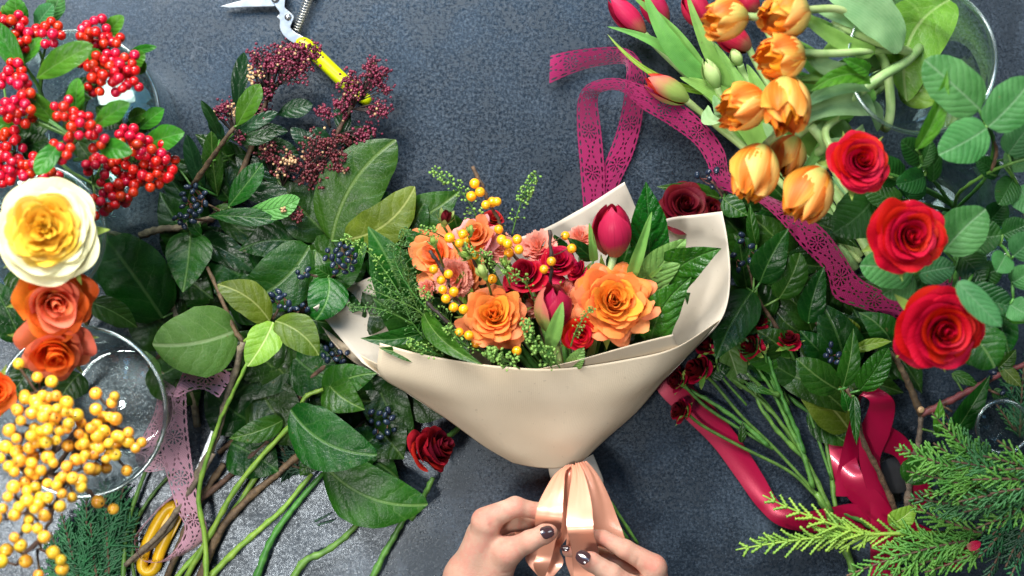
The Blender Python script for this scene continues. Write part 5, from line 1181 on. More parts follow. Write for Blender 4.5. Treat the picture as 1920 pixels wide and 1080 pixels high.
loft([[(1185, 436, 3.6), (1215, 425, 3.8), (1255, 409, 5), (1310, 402, 7), (1354, 396, 9.4)],
      [(1180, 480, 2.8), (1230, 470, 2.6), (1280, 455, 3.4), (1330, 450, 6.2), (1364, 450, 9.8)],
      [(1175, 540, 2.2), (1230, 530, 1.8), (1285, 520, 2.6), (1335, 515, 6.0), (1369, 510, 10.0)],
      [(1165, 610, 1.8), (1220, 600, 1.6), (1275, 590, 2.8), (1328, 580, 6.4), (1364, 568, 10.0)],
      [(1150, 680, 1.4), (1200, 670, 1.5), (1255, 658, 3.0), (1305, 636, 6.4), (1345, 610, 9.0)],
      [(1130, 740, 1.2), (1170, 730, 1.4), (1220, 712, 2.6), (1265, 690, 4.6), (1300, 657, 5.7)],
      [(1100, 830, 1.8), (1115, 826, 1.8), (1125, 822, 2.0), (1132, 820, 2.4), (1142, 816, 3.0)]], 50, 36, M['paper_in'], 'side_panel', wp, PT, .0003)
loft([[(1028, 872, 3.8), (1060, 868, 4.4), (1090, 862, 4.4), (1112, 852, 3.6)], [(1030, 888, 3.2), (1060, 885, 4.2), (1098, 882, 4.2), (1122, 876, 3.2)], [(1036, 906, 2.6), (1070, 905, 3.6), (1106, 902, 3.4), (1131, 900, 2.4)], [(1045, 925, 2.2), (1075, 922, 3.0), (1110, 918, 2.8), (1131, 914, 1.8)]], 20, 28, M['paper_in'], 'paper_tail', wp, PT, .0012)

TIE = [(1075, 850, 4.2)]
def tie(z=3.4, dx=0): return [((1075 + dx), 800, 5.2), (1078 + dx * .4, 868, z)]
OR = [(.35, M['p_orange_in']), (.72, M['p_orange']), (1, M['p_coral'])]
GO = 'orange roses in the bouquet'
rose('largest fully open orange rose at the right of the bouquet', 1152, 562, 12.5, 80, [(.45, M['p_orange_in']), (.8, M['p_orange']), (1, M['p_coral'])], d=dirv(60, 12), n=52, ruff=.17, seed=21, heart=.10, curl=.40, Hh=W(66, 12), notch=.06, tipc=.01, group=GO, stem_to=tie(3.4, 4))
rose('medium orange rose at the lower left of the bouquet', 925, 588, 12.6, 62, OR, d=dirv(100, 20), n=36, ruff=.18, seed=22, heart=.12, curl=.40, Hh=W(62, 12), notch=.10, group=GO, stem_to=tie(3.4, -6))
rose('pale coral orange rose seen behind the yellow berries at upper left', 812, 476, 9.6, 62, [(1, M['p_coral'])], d=dirv(150, 25), n=18, ruff=.20, seed=23, heart=.2, curl=.4, Hh=W(50, 9), notch=.08, group=GO, stem_to=tie(3.0, -8))
rose('orange rose with pink outer petals at the top of the bouquet', 888, 438, 9.6, 46, [(.6, M['p_coral']), (1, M['p_pink'])], d=dirv(110, 25), n=16, ruff=.20, seed=24, heart=.2, curl=.4, Hh=W(42, 9), group=GO, stem_to=tie(3.0, -4))
GRR = 'red roses in the bouquet'
rose('small red rose at the front beside the largest orange rose', 1090, 630, 13.2, 37, [(1, M['p_red'])], d=dirv(-40, 14), n=24, ruff=.03, seed=25, heart=.10, curl=.34, Hh=W(40, 13), group=GRR, stem_to=tie(3.6, 2))
rose('crimson rose left of centre in the bouquet', 982, 506, 11.2, 40, [(1, M['p_crimson'])], d=dirv(120, 40), n=20, ruff=.04, seed=26, heart=.14, curl=.34, Hh=W(50, 11), group=GRR, stem_to=tie(3.4, -2))
rose('crimson rose behind the dark upright twig', 1046, 484, 10.6, 38, [(1, M['p_crimson'])], d=dirv(80, 30), n=20, ruff=.05, seed=27, heart=.14, curl=.34, Hh=W(44, 10), group=GRR, stem_to=tie(3.4, 0))
rose('crimson rose tucked beside the big orange rose', 1078, 505, 10.8, 26, [(1, M['p_crimson'])], d=dirv(150, 60), n=14, ruff=.05, seed=28, heart=.14, curl=.3, group=GRR, stem_to=tie(3.4, 2))
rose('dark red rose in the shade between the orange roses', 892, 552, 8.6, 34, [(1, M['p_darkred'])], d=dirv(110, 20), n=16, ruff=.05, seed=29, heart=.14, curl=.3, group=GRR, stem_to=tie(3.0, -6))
rose('small red rose peeking out at the top behind pink petals', 926, 404, 8.2, 24, [(1, M['p_deepred'])], d=dirv(80, 50), n=14, ruff=.05, seed=30, heart=.14, curl=.3, group=GRR, stem_to=tie(3.0, -2))
rose('crimson rose under the seed sprigs left of centre', 955, 530, 8.8, 30, [(1, M['p_crimson'])], d=dirv(180, 50), n=14, ruff=.08, seed=31, heart=.14, curl=.4, group=GRR, stem_to=tie(3.0, -2))
carnation('salmon carnation below the pale coral rose', 846, 520, 11.4, 40, dirv(160, 20), 60, 41, tie(3.2, -6))
carnation('small salmon carnation bud at the left end', 795, 542, 10.4, 20, dirv(180, 40), 24, 42, tie(3.2, -8))
carnation('salmon carnation behind the crimson roses', 1008, 458, 9.2, 36, dirv(110, 30), 44, 43, tie(3.2, 0))
carnation('salmon carnation left of the pink tulip', 1090, 438, 9.8, 28, dirv(90, 40), 36, 44, tie(3.2, 2))
carnation('salmon carnation between the tulip and the orange rose', 1062, 545, 10.4, 30, dirv(100, 25), 34, 45, tie(3.2, 1))
carnation('salmon carnation behind the front tulip', 1000, 572, 9.6, 24, dirv(150, 30), 28, 46, tie(3.2, -1))
tulip('plump pink tulip standing at the top right of the bouquet', (1152, 478, 11.2), (1147, 380, 13.4), 38, [M['p_tulip2'], M['p_tulip']], n=6, open_=.04, stem_to=tie(3.4, 3), seed=2, roll=.4, group='tulips in the bouquet', stem_m='stem_pale')
tulip('pink tulip with green flushed petals at the front of the bouquet', (1036, 618, 11.6), (1040, 532, 14.4), 36, [M['p_tulip2'], (M['p_tulip'], M['p_sepal_tulip'], M['p_sepal_tulip'])], n=6, open_=.16, stem_to=tie(3.4, 0), seed=5, roll=1.2, group='tulips in the bouquet', stem_m='stem_pale')
# leaves inside the bouquet
LG, LP, LT = M['leaf_gloss'], M['leaf_pale'], M['leaf_tulip']
GLV = 'leaf sprigs in the bouquet'
def bq(label, leaves, base=(1080, 840, 4), name='leaf_sprig', cat='leaf sprig', via=None, group=GLV):
    b = P(*base); t = thing(name, label, cat, (b.x, b.y, 0), group)
    d0 = leaves[0][0]; stem([base, via or ((base[0] + d0[0]) / 2, (base[1] + d0[1]) / 2 - 10, (base[2] + d0[2]) / 2), d0[:3]], .0018, .0011, M['stem_green'], t)
    for l in leaves:
        kk = dict(arch=.08, fold=.22); kk.update(l[2] if len(l) > 2 else {}); leaf(t, l[0], l[1], **kk)
    return t
bq('glossy puckered leaf standing behind the pink tulip', [((1218, 500, 7.5, 1211, 341, 11.5, 78), LG, dict(wav=.06, arch=.1))])
bq('pale green leaf above the right side of the paper', [((1202, 560, 8.0, 1286, 448, 11.0, 66), LP, dict(shape='oval', wav=.05, bend=-.06))])
bq('dark glossy leaf folding out over the paper at far right', [((1236, 545, 8.0, 1352, 466, 12.5, 84), LG, dict(wav=.08, bend=-.1, fold=.3))])
bq('bright glossy leaf right beside the largest orange rose', [((1222, 650, 9.0, 1296, 520, 12.2, 76), LG, dict(wav=.07, bend=-.12))])
bq('small dark leaf left of the pink tulip', [((1112, 486, 10.5, 1064, 446, 12.0, 30), LD)])
bq('two narrow upright tulip leaves beside the pink tulip', [((1182, 520, 10.5, 1222, 397, 14.0, 26), LT, dict(shape='strap', fold=.5)), ((1114, 490, 11.0, 1105, 418, 13.2, 18), LT, dict(shape='strap', fold=.4)), ((1218, 520, 11, 1243, 498, 12.4, 10), LT, dict(shape='strap'))])
bq('bright tulip leaf in front of the green flushed tulip', [((1028, 660, 12.4, 1055, 566, 15.0, 30), M['leaf_tulip'], dict(shape='oval', fold=.35)), ((1070, 690, 11.5, 1095, 650, 13.0, 34), M['leaf_pale'])])
bq('broad dark leaf at the left of the bouquet with sprigs over it', [((770, 610, 6.0, 690, 425, 9.0, 100), LM, dict(bend=.06)), ((800, 600, 6.0, 835, 560, 7, 80), LD)], via=(900, 720, 6))
bq('pair of leaves hanging over the left paper edge', [((820, 612, 7.2, 676, 634, 9.0, 44), LM, dict(fold=.4, bend=-.08)), ((850, 640, 8.6, 711, 652, 10.4, 50), LM, dict(fold=.5, bend=-.1, wav=.07))], via=(900, 720, 6))
bq('bright leaf with its tip folded over the paper rim', [((795, 588, 10.0, 905, 684, 14.2, 42), M['leaf_mid'], dict(fold=.45, bend=.08)), ((840, 610, 9.0, 880, 680, 11.5, 48), LM)], via=(900, 720, 6))
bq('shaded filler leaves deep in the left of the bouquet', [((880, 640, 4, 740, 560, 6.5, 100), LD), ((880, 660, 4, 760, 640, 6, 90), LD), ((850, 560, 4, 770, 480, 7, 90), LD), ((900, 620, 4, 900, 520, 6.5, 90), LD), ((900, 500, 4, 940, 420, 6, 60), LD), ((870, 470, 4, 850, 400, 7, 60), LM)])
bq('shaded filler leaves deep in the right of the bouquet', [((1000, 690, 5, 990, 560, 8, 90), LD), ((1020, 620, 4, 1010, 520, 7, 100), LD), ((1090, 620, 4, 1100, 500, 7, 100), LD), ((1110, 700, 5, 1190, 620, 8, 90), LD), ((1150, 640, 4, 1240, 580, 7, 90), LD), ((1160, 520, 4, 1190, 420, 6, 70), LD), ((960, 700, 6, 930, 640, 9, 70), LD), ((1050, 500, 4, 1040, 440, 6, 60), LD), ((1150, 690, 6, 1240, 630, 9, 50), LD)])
bq('lime green curled leaf below the salmon carnation', [((868, 572, 9.6, 868, 508, 11.4, 44), M['leaf_lime'])])

# yellow berry twigs
GYT = 'yellow berry twigs in the bouquet'
def ytwig(label, pts, spots, z0=None, mat='twig_dark'):
    b = P(*pts[0]); t = thing('berry_twig', label, 'berry twig', (b.x, b.y, 0), GYT)
    stem(pts, .0013, .0016, M[mat], t, nodes=5, jit=.0005)
    berries(t, 'berry_yellow', spots, 9.3, 13, .10, twig=[tuple(p) for p in pts[1:]] + [tuple((np.array(a) + np.array(b_)) / 2) for a, b_ in zip(pts[1:], pts[2:])], twr=.0005, dirjit=.8)
    return t
ytwig('knobbly twig at the top with five yellow berries around it', [(1040, 700, 6), (985, 520, 9.5), (952, 458, 11.5), (938, 420, 12.4), (918, 380, 13.0), (902, 345, 13.4), (886, 312, 13.6)],
      [(890, 344, 13.8), (900, 360, 14.2), (884, 368, 14.0), (911, 384, 14.2), (923, 379, 13.4), (932, 378, 14.0), (935, 430, 13.2), (941, 450, 13.4), (952, 457, 13.8), (970, 449, 13.4), (973, 468, 13.6), (954, 474, 12.4)], mat='twig_brown')
ytwig('dark twig at left with a row of yellow berries below it', [(1000, 700, 6), (900, 600, 9), (858, 562, 12), (840, 528, 13.2), (826, 500, 13.8), (806, 470, 14.4)],
      [(813, 505, 14.2), (841, 514, 13.6), (827, 525, 13.4), (830, 543, 14.2), (851, 547, 14.0), (836, 560, 14.2), (850, 576, 13.8), (869, 580, 13.8)])
ytwig('low dark twig with yellow berries near the paper rim', [(1040, 720, 6), (940, 670, 9), (875, 628, 11.6), (840, 604, 12), (798, 565, 12)], [(861, 623, 13.0), (879, 629, 13.2), (892, 644, 12.2), (969, 658, 12.4)])
ytwig('short upright dark twig with two yellow berries', [(1050, 700, 6), (1035, 560, 10), (1032, 530, 12.6), (1033, 480, 14.0), (1030, 432, 14.6)], [(1034, 490, 14.6), (1020, 505, 14.6), (1060, 442, 11.5), (1072, 466, 12)])
ytwig('yellow berries scattered among the rosebuds', [(1030, 700, 6), (920, 560, 9), (890, 490, 12), (860, 452, 12.6)], [(843, 446, 14.6), (868, 439, 14.2), (861, 456, 14.4), (890, 478, 13.6), (923, 523, 12.0), (874, 450, 12)])

GBU = 'small green rosebuds in the bouquet'
rosebud('red tipped rosebud with long spread sepals at upper left', 835, 408, 13.5, 14, dirv(75, 50), M['p_darkred'], 51, open_=.7, group=GBU, stem_to=[(880, 500, 9), (1040, 720, 6)])
rosebud('closed green rosebud at far left of the berries', 812, 452, 14.2, 10, dirv(110, 55), M['sepal'], 52, open_=.1, group=GBU, stem_to=[(860, 540, 9), (1040, 720, 6)])
rosebud('round green rosebud in the middle of the yellow berries', 872, 478, 14.2, 12, dirv(160, 45), M['sepal'], 53, open_=.15, group=GBU, stem_to=[(895, 492, 12), (930, 560, 9), (1040, 720, 6)])
rosebud('pear shaped green rosebud on a curved stalk', 904, 508, 14.4, 13, dirv(115, 70), M['sepal_pale'], 54, open_=.1, group=GBU, stem_to=[(918, 540, 12.6), (940, 600, 8), (1040, 720, 6)])
rosebud('slim green rosebud on the pink petals', 882, 430, 13.8, 8.5, dirv(95, 60), M['sepal'], 55, open_=.05, group=GBU, stem_to=[(884, 462, 11), (960, 600, 8), (1040, 720, 6)])
rosebud('green rosebud left of the crimson rose', 946, 490, 13.0, 10, dirv(90, 30), M['sepal'], 56, open_=.1, group=GBU, stem_to=[(960, 540, 10), (1040, 720, 6)])

GP = 'green seed-pod sprigs in the bouquet'
def pod(label, pts, n=70, spread=15, pr=2.1, m='pod', **k): return podsprig(label, pts, n, spread, pr, m, group=GP, **k)
pod('bright seed-pod sprig at far left of the bouquet', [(770, 590, 9), (730, 520, 9.6), (690, 472, 10), (644, 446, 10.4)], 80, 14)
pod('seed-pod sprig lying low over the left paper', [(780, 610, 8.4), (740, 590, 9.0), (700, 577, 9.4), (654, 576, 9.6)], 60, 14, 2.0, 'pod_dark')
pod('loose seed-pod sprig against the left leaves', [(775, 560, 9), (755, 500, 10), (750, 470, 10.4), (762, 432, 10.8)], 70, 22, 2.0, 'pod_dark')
pod('seed-pod sprig reaching up over the slate at top left', [(905, 430, 8), (880, 380, 9), (850, 345, 9.4), (812, 318, 9.6)], 70, 17, 2.6)
pod('seed-pod sprig sticking up over the slate at top centre', [(960, 440, 7.5), (972, 395, 8.4), (985, 360, 9), (1006, 326, 9.4)], 90, 15, 2.4)
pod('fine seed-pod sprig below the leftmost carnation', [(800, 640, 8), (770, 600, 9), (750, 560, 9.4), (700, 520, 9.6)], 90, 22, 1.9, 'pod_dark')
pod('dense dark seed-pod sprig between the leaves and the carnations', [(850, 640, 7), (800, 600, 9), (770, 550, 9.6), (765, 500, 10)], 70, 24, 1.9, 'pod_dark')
pod('seed-pod sprig beside the small carnation bud', [(860, 620, 10), (830, 590, 11), (808, 570, 11.6), (792, 540, 12.2)], 70, 16, 2.1)
pod('seed-pod sprig crossing the centre below the yellow berries', [(960, 520, 12.2), (930, 495, 13.2), (905, 478, 13.8), (872, 462, 14.4)], 80, 13, 2.0)
pod('seed-pod sprig over the crimson rose', [(1000, 560, 12), (985, 530, 13.6), (965, 515, 14), (945, 505, 14.4)], 40, 14, 2.2)
pod('bright seed-pod sprig in front of the green flushed tulip', [(1035, 690, 13.8), (1015, 660, 15), (995, 630, 15.6), (985, 602, 16)], 90, 15, 2.8)
pod('thick seed-pod cluster at the front paper rim', [(975, 692, 13.8), (955, 680, 14.4), (935, 668, 14.8), (910, 658, 15)], 110, 16, 3.0)
pod('seed-pod sprig beside the front red rose', [(1050, 690, 13.2), (1040, 675, 14), (1030, 660, 14.4), (1005, 650, 15)], 50, 14, 2.2, 'pod')
pod('seed-pod sprig over the largest orange rose', [(1070, 650, 14.4), (1080, 620, 15.4), (1095, 595, 15.8), (1112, 576, 16)], 40, 11, 1.8)
pod('seed-pod sprig by the low yellow berries', [(900, 660, 12), (870, 645, 13), (850, 625, 13.4), (838, 612, 13.6)], 50, 13, 2.2)
pod('white-green seed-pod sprig on the leaf by the paper fold', [(850, 680, 10), (815, 662, 11.6), (790, 652, 12), (765, 640, 12.2)], 60, 13, 2.0)
pod('small seed-pod sprig at the top of the coral rose', [(840, 450, 12), (820, 438, 13), (800, 432, 13.4), (786, 428, 13.6)], 36, 10, 2.2)
# stems out of the wrap
t = thing('cut_greenery', 'green flower stems sticking out below the tied wrap', 'flower stems', tuple(P(1150, 950)))
stem([(1080, 850, 2.8), (1120, 905, 2.2), (1160, 965, 1.6), (1196, 1020, 1.2)], .0016, .0016, M['stem_green'], t, nodes=3)
stem([(1090, 860, 2.8), (1110, 915, 2.0), (1150, 975, 1.4), (1178, 1012, 1.0)], .0020, .0020, M['stem_green'], t)

# ------------------------------------------------------------------ peach satin ribbon being tied
SP = M['satin_peach']
kb = thing('satin_bow', 'shiny peach satin ribbon being tied below the wrap', 'ribbon', tuple(P(1075, 900)))
def sp_(pairs, nm='loop', **k):
    kk = dict(n=90, nc=21, wrinkle=.0007); kk.update(k); return strip(pairs, SP, nm, kb, **kk)
# wide tail on the right, behind
sp_([(1082, 868, 6.0, 1100, 864, 5.8), (1090, 890, 6.4, 1122, 890, 5.6), (1100, 925, 6.8, 1143, 932, 5.6), (1108, 965, 7.0, 1158, 972, 5.8), (1112, 1000, 6.8, 1170, 1004, 6.2), (1130, 1040, 6.0, 1180, 1040, 6.0), (1150, 1090, 5.4, 1190, 1080, 5.4)], 'tail')
# right loop front band
sp_([(1072, 872, 6.4, 1086, 868, 6.6), (1072, 892, 7.4, 1095, 888, 8.0), (1068, 920, 8.9, 1104, 918, 9.3), (1064, 950, 10.2, 1110, 950, 10.5), (1062, 980, 11.2, 1112, 978, 11.5), (1064, 996, 11.4, 1113, 994, 11.7), (1067, 1008, 10.9, 1115, 1006, 11.1), (1072, 1035, 9.2, 1122, 1032, 9.4), (1074, 1062, 7.8, 1120, 1062, 8.0), (1076, 1088, 7.4, 1112, 1092, 7.6), (1080, 1100, 6, 1104, 1106, 6)])
# right loop back band
sp_([(1066, 872, 6.0, 1074, 870, 6.0), (1058, 895, 6.2, 1072, 892, 7.0), (1056, 930, 6.4, 1072, 925, 7.6), (1060, 970, 6.6, 1078, 970, 7.6), (1062, 1010, 6.4, 1090, 1010, 7.0), (1060, 1050, 5.8, 1096, 1052, 6.2), (1072, 1085, 5.6, 1100, 1092, 6.0)])
# left loop front band
sp_([(1060, 874, 6.4, 1072, 872, 6.4), (1040, 890, 7.4, 1060, 884, 7.8), (1024, 915, 8.8, 1058, 908, 9.0), (1010, 942, 10.0, 1056, 940, 10.0), (1006, 958, 10.5, 1055, 962, 10.6), (1003, 972, 10.4, 1054, 978, 10.5), (1003, 995, 9.2, 1050, 996, 9.4), (1008, 1020, 8.4, 1042, 1014, 8.8), (1006, 1040, 7.8, 1036, 1040, 8.2), (1000, 1060, 7.6, 1028, 1066, 7.8), (1008, 1078, 6.2, 1020, 1086, 6.2)])
# left loop back band, widening to lower left
sp_([(1060, 874, 5.8, 1068, 872, 5.8), (1050, 900, 5.8, 1066, 898, 6.2), (1040, 950, 5.6, 1068, 950, 6.2), (1020, 1000, 5.0, 1066, 1000, 5.8), (992, 1036, 4.4, 1050, 1030, 5.4), (986, 1052, 4.2, 1056, 1056, 5.0), (1014, 1086, 4.4, 1030, 1090, 5.0)])
sp_([(1000, 985, 5.0, 1010, 1010, 5.4), (970, 975, 4.6, 975, 1010, 4.8), (948, 985, 4.4, 955, 1012, 4.4), (940, 1010, 4.4, 952, 1022, 4.2)], 'loop')
# lower folds under the right hand
sp_([(1060, 990, 5.0, 1110, 1010, 5.0), (1075, 1030, 4.6, 1130, 1040, 4.6), (1110, 1070, 4.4, 1160, 1062, 4.4), (1150, 1085, 4.2, 1180, 1070, 4.2)], 'loop')
A_ = pxpath([(1056, 868, 4.0), (1068, 865, 4.4), (1080, 863, 4.4), (1094, 860, 4.0)], 12)
mobj('knot', *tube_geo(A_, [.002, .003, .0034, .0034, .0034, .0034, .0034, .0034, .0034, .003, .003, .002], 12)[:2], SP, kb)

# ------------------------------------------------------------------ the person's two hands
pe = thing('person', "woman's two hands with dark plum nails tying the peach ribbon", 'person', tuple(P(1040, 1080)))
a = sdf_hand([
    ((812, 1430, 4.6), (878, 1085, 7.0), 66, 47, 3), ((860, 1430, 4.4), (915, 1085, 6.8), 60, 42, 8),
    ((880, 1085, 7.0), (912, 985, 9.6), 44, 27, 9), ((905, 1090, 6.4), (905, 1000, 7.6), 44, 30, 9), ((900, 1080, 5.0), (902, 1010, 5.2), 40, 28, 9),
    ((922, 1080, 7.6), (950, 1036, 9.6), 37, 28, 10),
    ((950, 1036, 9.6), (992, 1015, 10.8), 25, 21.5, 6), ((992, 1015, 10.8), (1022, 1001, 11.2), 21.5, 19.5, 3), ((1022, 1001, 11.2), (1031, 998, 11.1), 19.5, 16, 3),
    ((908, 975, 9.8), (966, 950, 9.6), 24, 20.5, 6), ((966, 950, 9.6), (1008, 958, 8.9), 19.5, 16.5, 3), ((1008, 958, 8.9), (1036, 975, 8.2), 16.5, 13.5, 2.5),
    ((912, 995, 7.6), (965, 978, 7.0), 21, 18.5, 4), ((965, 978, 7.0), (1012, 988, 6.4), 18, 16, 3), ((1012, 988, 6.4), (1042, 1000, 6.8), 15.5, 12, 2.5),
    ((906, 1010, 5.2), (950, 1005, 4.4), 20, 17, 4), ((950, 1005, 4.4), (975, 1025, 3.8), 16, 14, 3),
    ((902, 1030, 3.8), (935, 1035, 3.2), 18, 15, 4), ((935, 1035, 3.2), (948, 1052, 3.4), 14, 12, 3),
], pe, creases=[((990, 998, 12.6), (999, 1028, 12.6), 1.1, 1.0), ((982, 1002, 12.6), (990, 1030, 12.4), 1.1, .9), ((995, 1002, 12.6), (1000, 1024, 12.8), .7, .3), ((963, 940, 11.2), (962, 958, 11.6), .9, .3), ((925, 960, 11.6), (945, 990, 10.2), 2.0, .8), ((920, 985, 11), (940, 1010, 10.4), 2.0, .7), ((905, 1080, 11.4), (960, 1072, 9.6), 1.4, .4)], blush=[((905, 962, 10.8), 12, .8), ((966, 940, 11), 9, .8), ((1005, 955, 10), 8, .7), ((1030, 998, 12), 9, .9), ((985, 1015, 12), 8, .6), ((948, 1030, 10.6), 11, .5), ((940, 1000, 9), 9, .8), ((1010, 985, 7), 9, .8)])
fingernail(P(1026, 997, 12.5), P(1042, 992, 11.6) - P(1010, 1003, 12.2), Vector((-.05, .35, 1)), W(27, 12), W(24, 12), a)
0 and fingernail(P(1052, 1000, 7.9), P(1062, 1006, 7.4) - P(1040, 996, 8.0), Vector((.1, .3, 1)), W(20, 8), W(17, 8), a)
b = sdf_hand([
    ((1300, 1440, 4.6), (1222, 1130, 6.5), 66, 46, 3), ((1255, 1440, 4.4), (1195, 1130, 6.5), 60, 40, 8),
    ((1222, 1130, 7.0), (1226, 1068, 8.8), 42, 26, 9), ((1222, 1130, 6.0), (1222, 1085, 6.8), 42, 28, 9), ((1200, 1130, 6.0), (1212, 1100, 5.2), 40, 28, 9),
    ((1208, 1140, 8.0), (1186, 1108, 10.2), 36, 27, 9), ((1186, 1108, 10.2), (1146, 1076, 11.0), 25, 21, 6), ((1146, 1076, 11.0), (1108, 1053, 11.4), 21, 19, 3), ((1108, 1053, 11.4), (1096, 1048, 11.3), 18.5, 15.5, 3),
    ((1224, 1060, 9.2), (1172, 1030, 9.6), 23, 19.5, 6), ((1172, 1030, 9.6), (1132, 1009, 9.0), 18.5, 16, 3), ((1132, 1009, 9.0), (1100, 1002, 8.2), 15.5, 12.5, 2.5),
    ((1222, 1082, 7.2), (1168, 1052, 7.2), 21, 17.5, 4), ((1168, 1052, 7.2), (1115, 1038, 6.6), 17, 15, 3), ((1115, 1038, 6.6), (1064, 1034, 7.2), 14.5, 11, 2.5),
    ((1212, 1100, 5.4), (1165, 1078, 4.6), 19, 16, 4), ((1165, 1078, 4.6), (1130, 1072, 4.0), 15, 13, 3),
], pe, creases=[((1150, 1058, 12.6), (1136, 1086, 12.4), 1.1, 1.0), ((1156, 1064, 12.4), (1143, 1090, 12.4), 1.1, .9), ((1176, 1012, 11), (1170, 1032, 11.6), .9, .3), ((1200, 1040, 10.8), (1188, 1075, 9.6), 1.8, .7)], blush=[((1228, 1052, 10.4), 12, .8), ((1170, 1018, 11), 9, .8), ((1125, 1005, 10), 9, .8), ((1100, 1050, 12.6), 9, .9), ((1146, 1072, 12.6), 8, .6), ((1068, 1032, 8), 9, .9), ((1185, 1060, 9), 9, .8)])
fingernail(P(1093, 1044, 12.9), P(1082, 1037, 12.3) - P(1108, 1055, 12.9), Vector((0, .35, 1)), W(28, 12), W(25, 12), b)
fingernail(P(1060, 1028, 8.2), P(1050, 1027, 7.9) - P(1072, 1030, 8.2), Vector((0, .5, 1)), W(17, 8), W(11, 8), b)

bq('dark leaf layered behind the pale coral rose', [((860, 540, 6, 760, 430, 9.0, 90), LM, dict(wav=.08)), ((820, 640, 6, 700, 560, 8.6, 84), LD), ((800, 560, 6, 720, 500, 8.4, 70), LD), ((880, 660, 7, 800, 610, 10.0, 60), LD), ((870, 670, 8, 770, 655, 10.4, 44), LM, dict(fold=.4))], via=(900, 720, 6))
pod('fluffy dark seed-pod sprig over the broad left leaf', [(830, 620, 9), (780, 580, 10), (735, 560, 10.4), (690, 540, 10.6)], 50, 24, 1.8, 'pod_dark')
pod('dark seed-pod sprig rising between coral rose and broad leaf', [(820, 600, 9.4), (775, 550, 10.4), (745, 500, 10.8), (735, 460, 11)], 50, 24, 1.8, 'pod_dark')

rose('ruffled peach orange rose in the gap above the medium orange rose', 868, 512, 10.4, 46, [(.6, M['p_orange']), (1, M['p_coral'])], d=dirv(170, 25), n=24, ruff=.18, seed=131, heart=.12, curl=.40, Hh=W(42, 10), notch=.08, group=GO, stem_to=tie(3.0, -5))
rose('crimson rose wedged between the upright twig and the front tulip', 1012, 540, 9.6, 34, [(1, M['p_crimson'])], d=dirv(120, 25), n=18, ruff=.06, seed=132, heart=.14, curl=.34, Hh=W(40, 10), group=GRR, stem_to=tie(3.2, 0))
carnation('salmon carnation under the knobbly top twig', 940, 462, 8.6, 30, dirv(100, 20), 40, 133, tie(3.2, -2))
# ------------------------------------------------------------------ tulips lying on the table, top right
GT = 'pink tulips lying on the table'
LT, LTP = M['leaf_tulip'], M['leaf_tulip_pale']
tm = [M['p_tulip2'], M['p_tulip']]
tulip('pink tulip head furthest left at the top edge', (1207, 63, 3.2), (1140, -8, 4.0), 23, tm, open_=.03, seed=61, stem_to=[(1260, 115, 2.6), (1340, 190, 2.2), (1460, 300, 1.8), (1600, 470, 1.4)], group=GT, roll=.3)
tulip('pink tulip head second from the left at the top edge', (1247, 50, 3.2), (1206, -22, 4.0), 25, tm, open_=.03, seed=62, stem_to=[(1290, 110, 2.6), (1370, 190, 2.2), (1480, 310, 1.8), (1615, 480, 1.4)], group=GT, roll=1.0)
tulip('pink tulip mostly hidden at the top edge between green leaves', (1322, 50, 3.6), (1286, -20, 4.2), 26, tm, open_=.05, seed=63, stem_to=[(1350, 120, 2.6), (1420, 220, 2.2), (1520, 340, 1.8), (1640, 480, 1.4)], group=GT, roll=.6)
tulip('pink tulip behind the first orange tulip', (1405, 90, 3.2), (1340, 50, 4.0), 26, tm, open_=.05, seed=64, stem_to=[(1430, 140, 2.6), (1480, 230, 2.2), (1560, 350, 1.8), (1650, 490, 1.4)], group=GT, roll=.2)
tulip('pink tulip peeking out at the top by the second orange tulip', (1420, 20, 3.0), (1380, -20, 3.6), 22, tm, open_=.05, seed=65, stem_to=[(1450, 80, 2.6), (1520, 230, 2.2), (1655, 500, 1.4)], group=GT)
tulip('bright red open tulip beside the magenta lace', (1288, 188, 4.2), (1206, 142, 5.2), 24, [M['p_tulipred'], (M['p_tulipred'], M['p_sepal_tulip'])], open_=.14, seed=66, stem_to=[(1330, 225, 2.6), (1420, 300, 2.2), (1560, 440, 1.6), (1612, 490, 1.4)], roll=.5)
tulip('closed green tulip bud among the long leaves', (1346, 165, 4.8), (1321, 108, 5.8), 17, [M['p_greenbud']], open_=0, seed=67, stem_to=[(1352, 190, 4.2), (1352, 225, 2.8), (1420, 300, 2.0)], stem_m='stem_pale')
tulip('small green tulip bud beside the second row of orange tulips', (1388, 122, 3.8), (1372, 92, 4.6), 12, [M['p_greenbud']], open_=0, seed=68, stem_to=[(1400, 150, 3), (1450, 230, 2.6)], stem_m='stem_pale')
t = thing('tulip_greenery', 'long strap leaves of the tulips lying on the table', 'tulip leaves', tuple(P(1500, 380)))
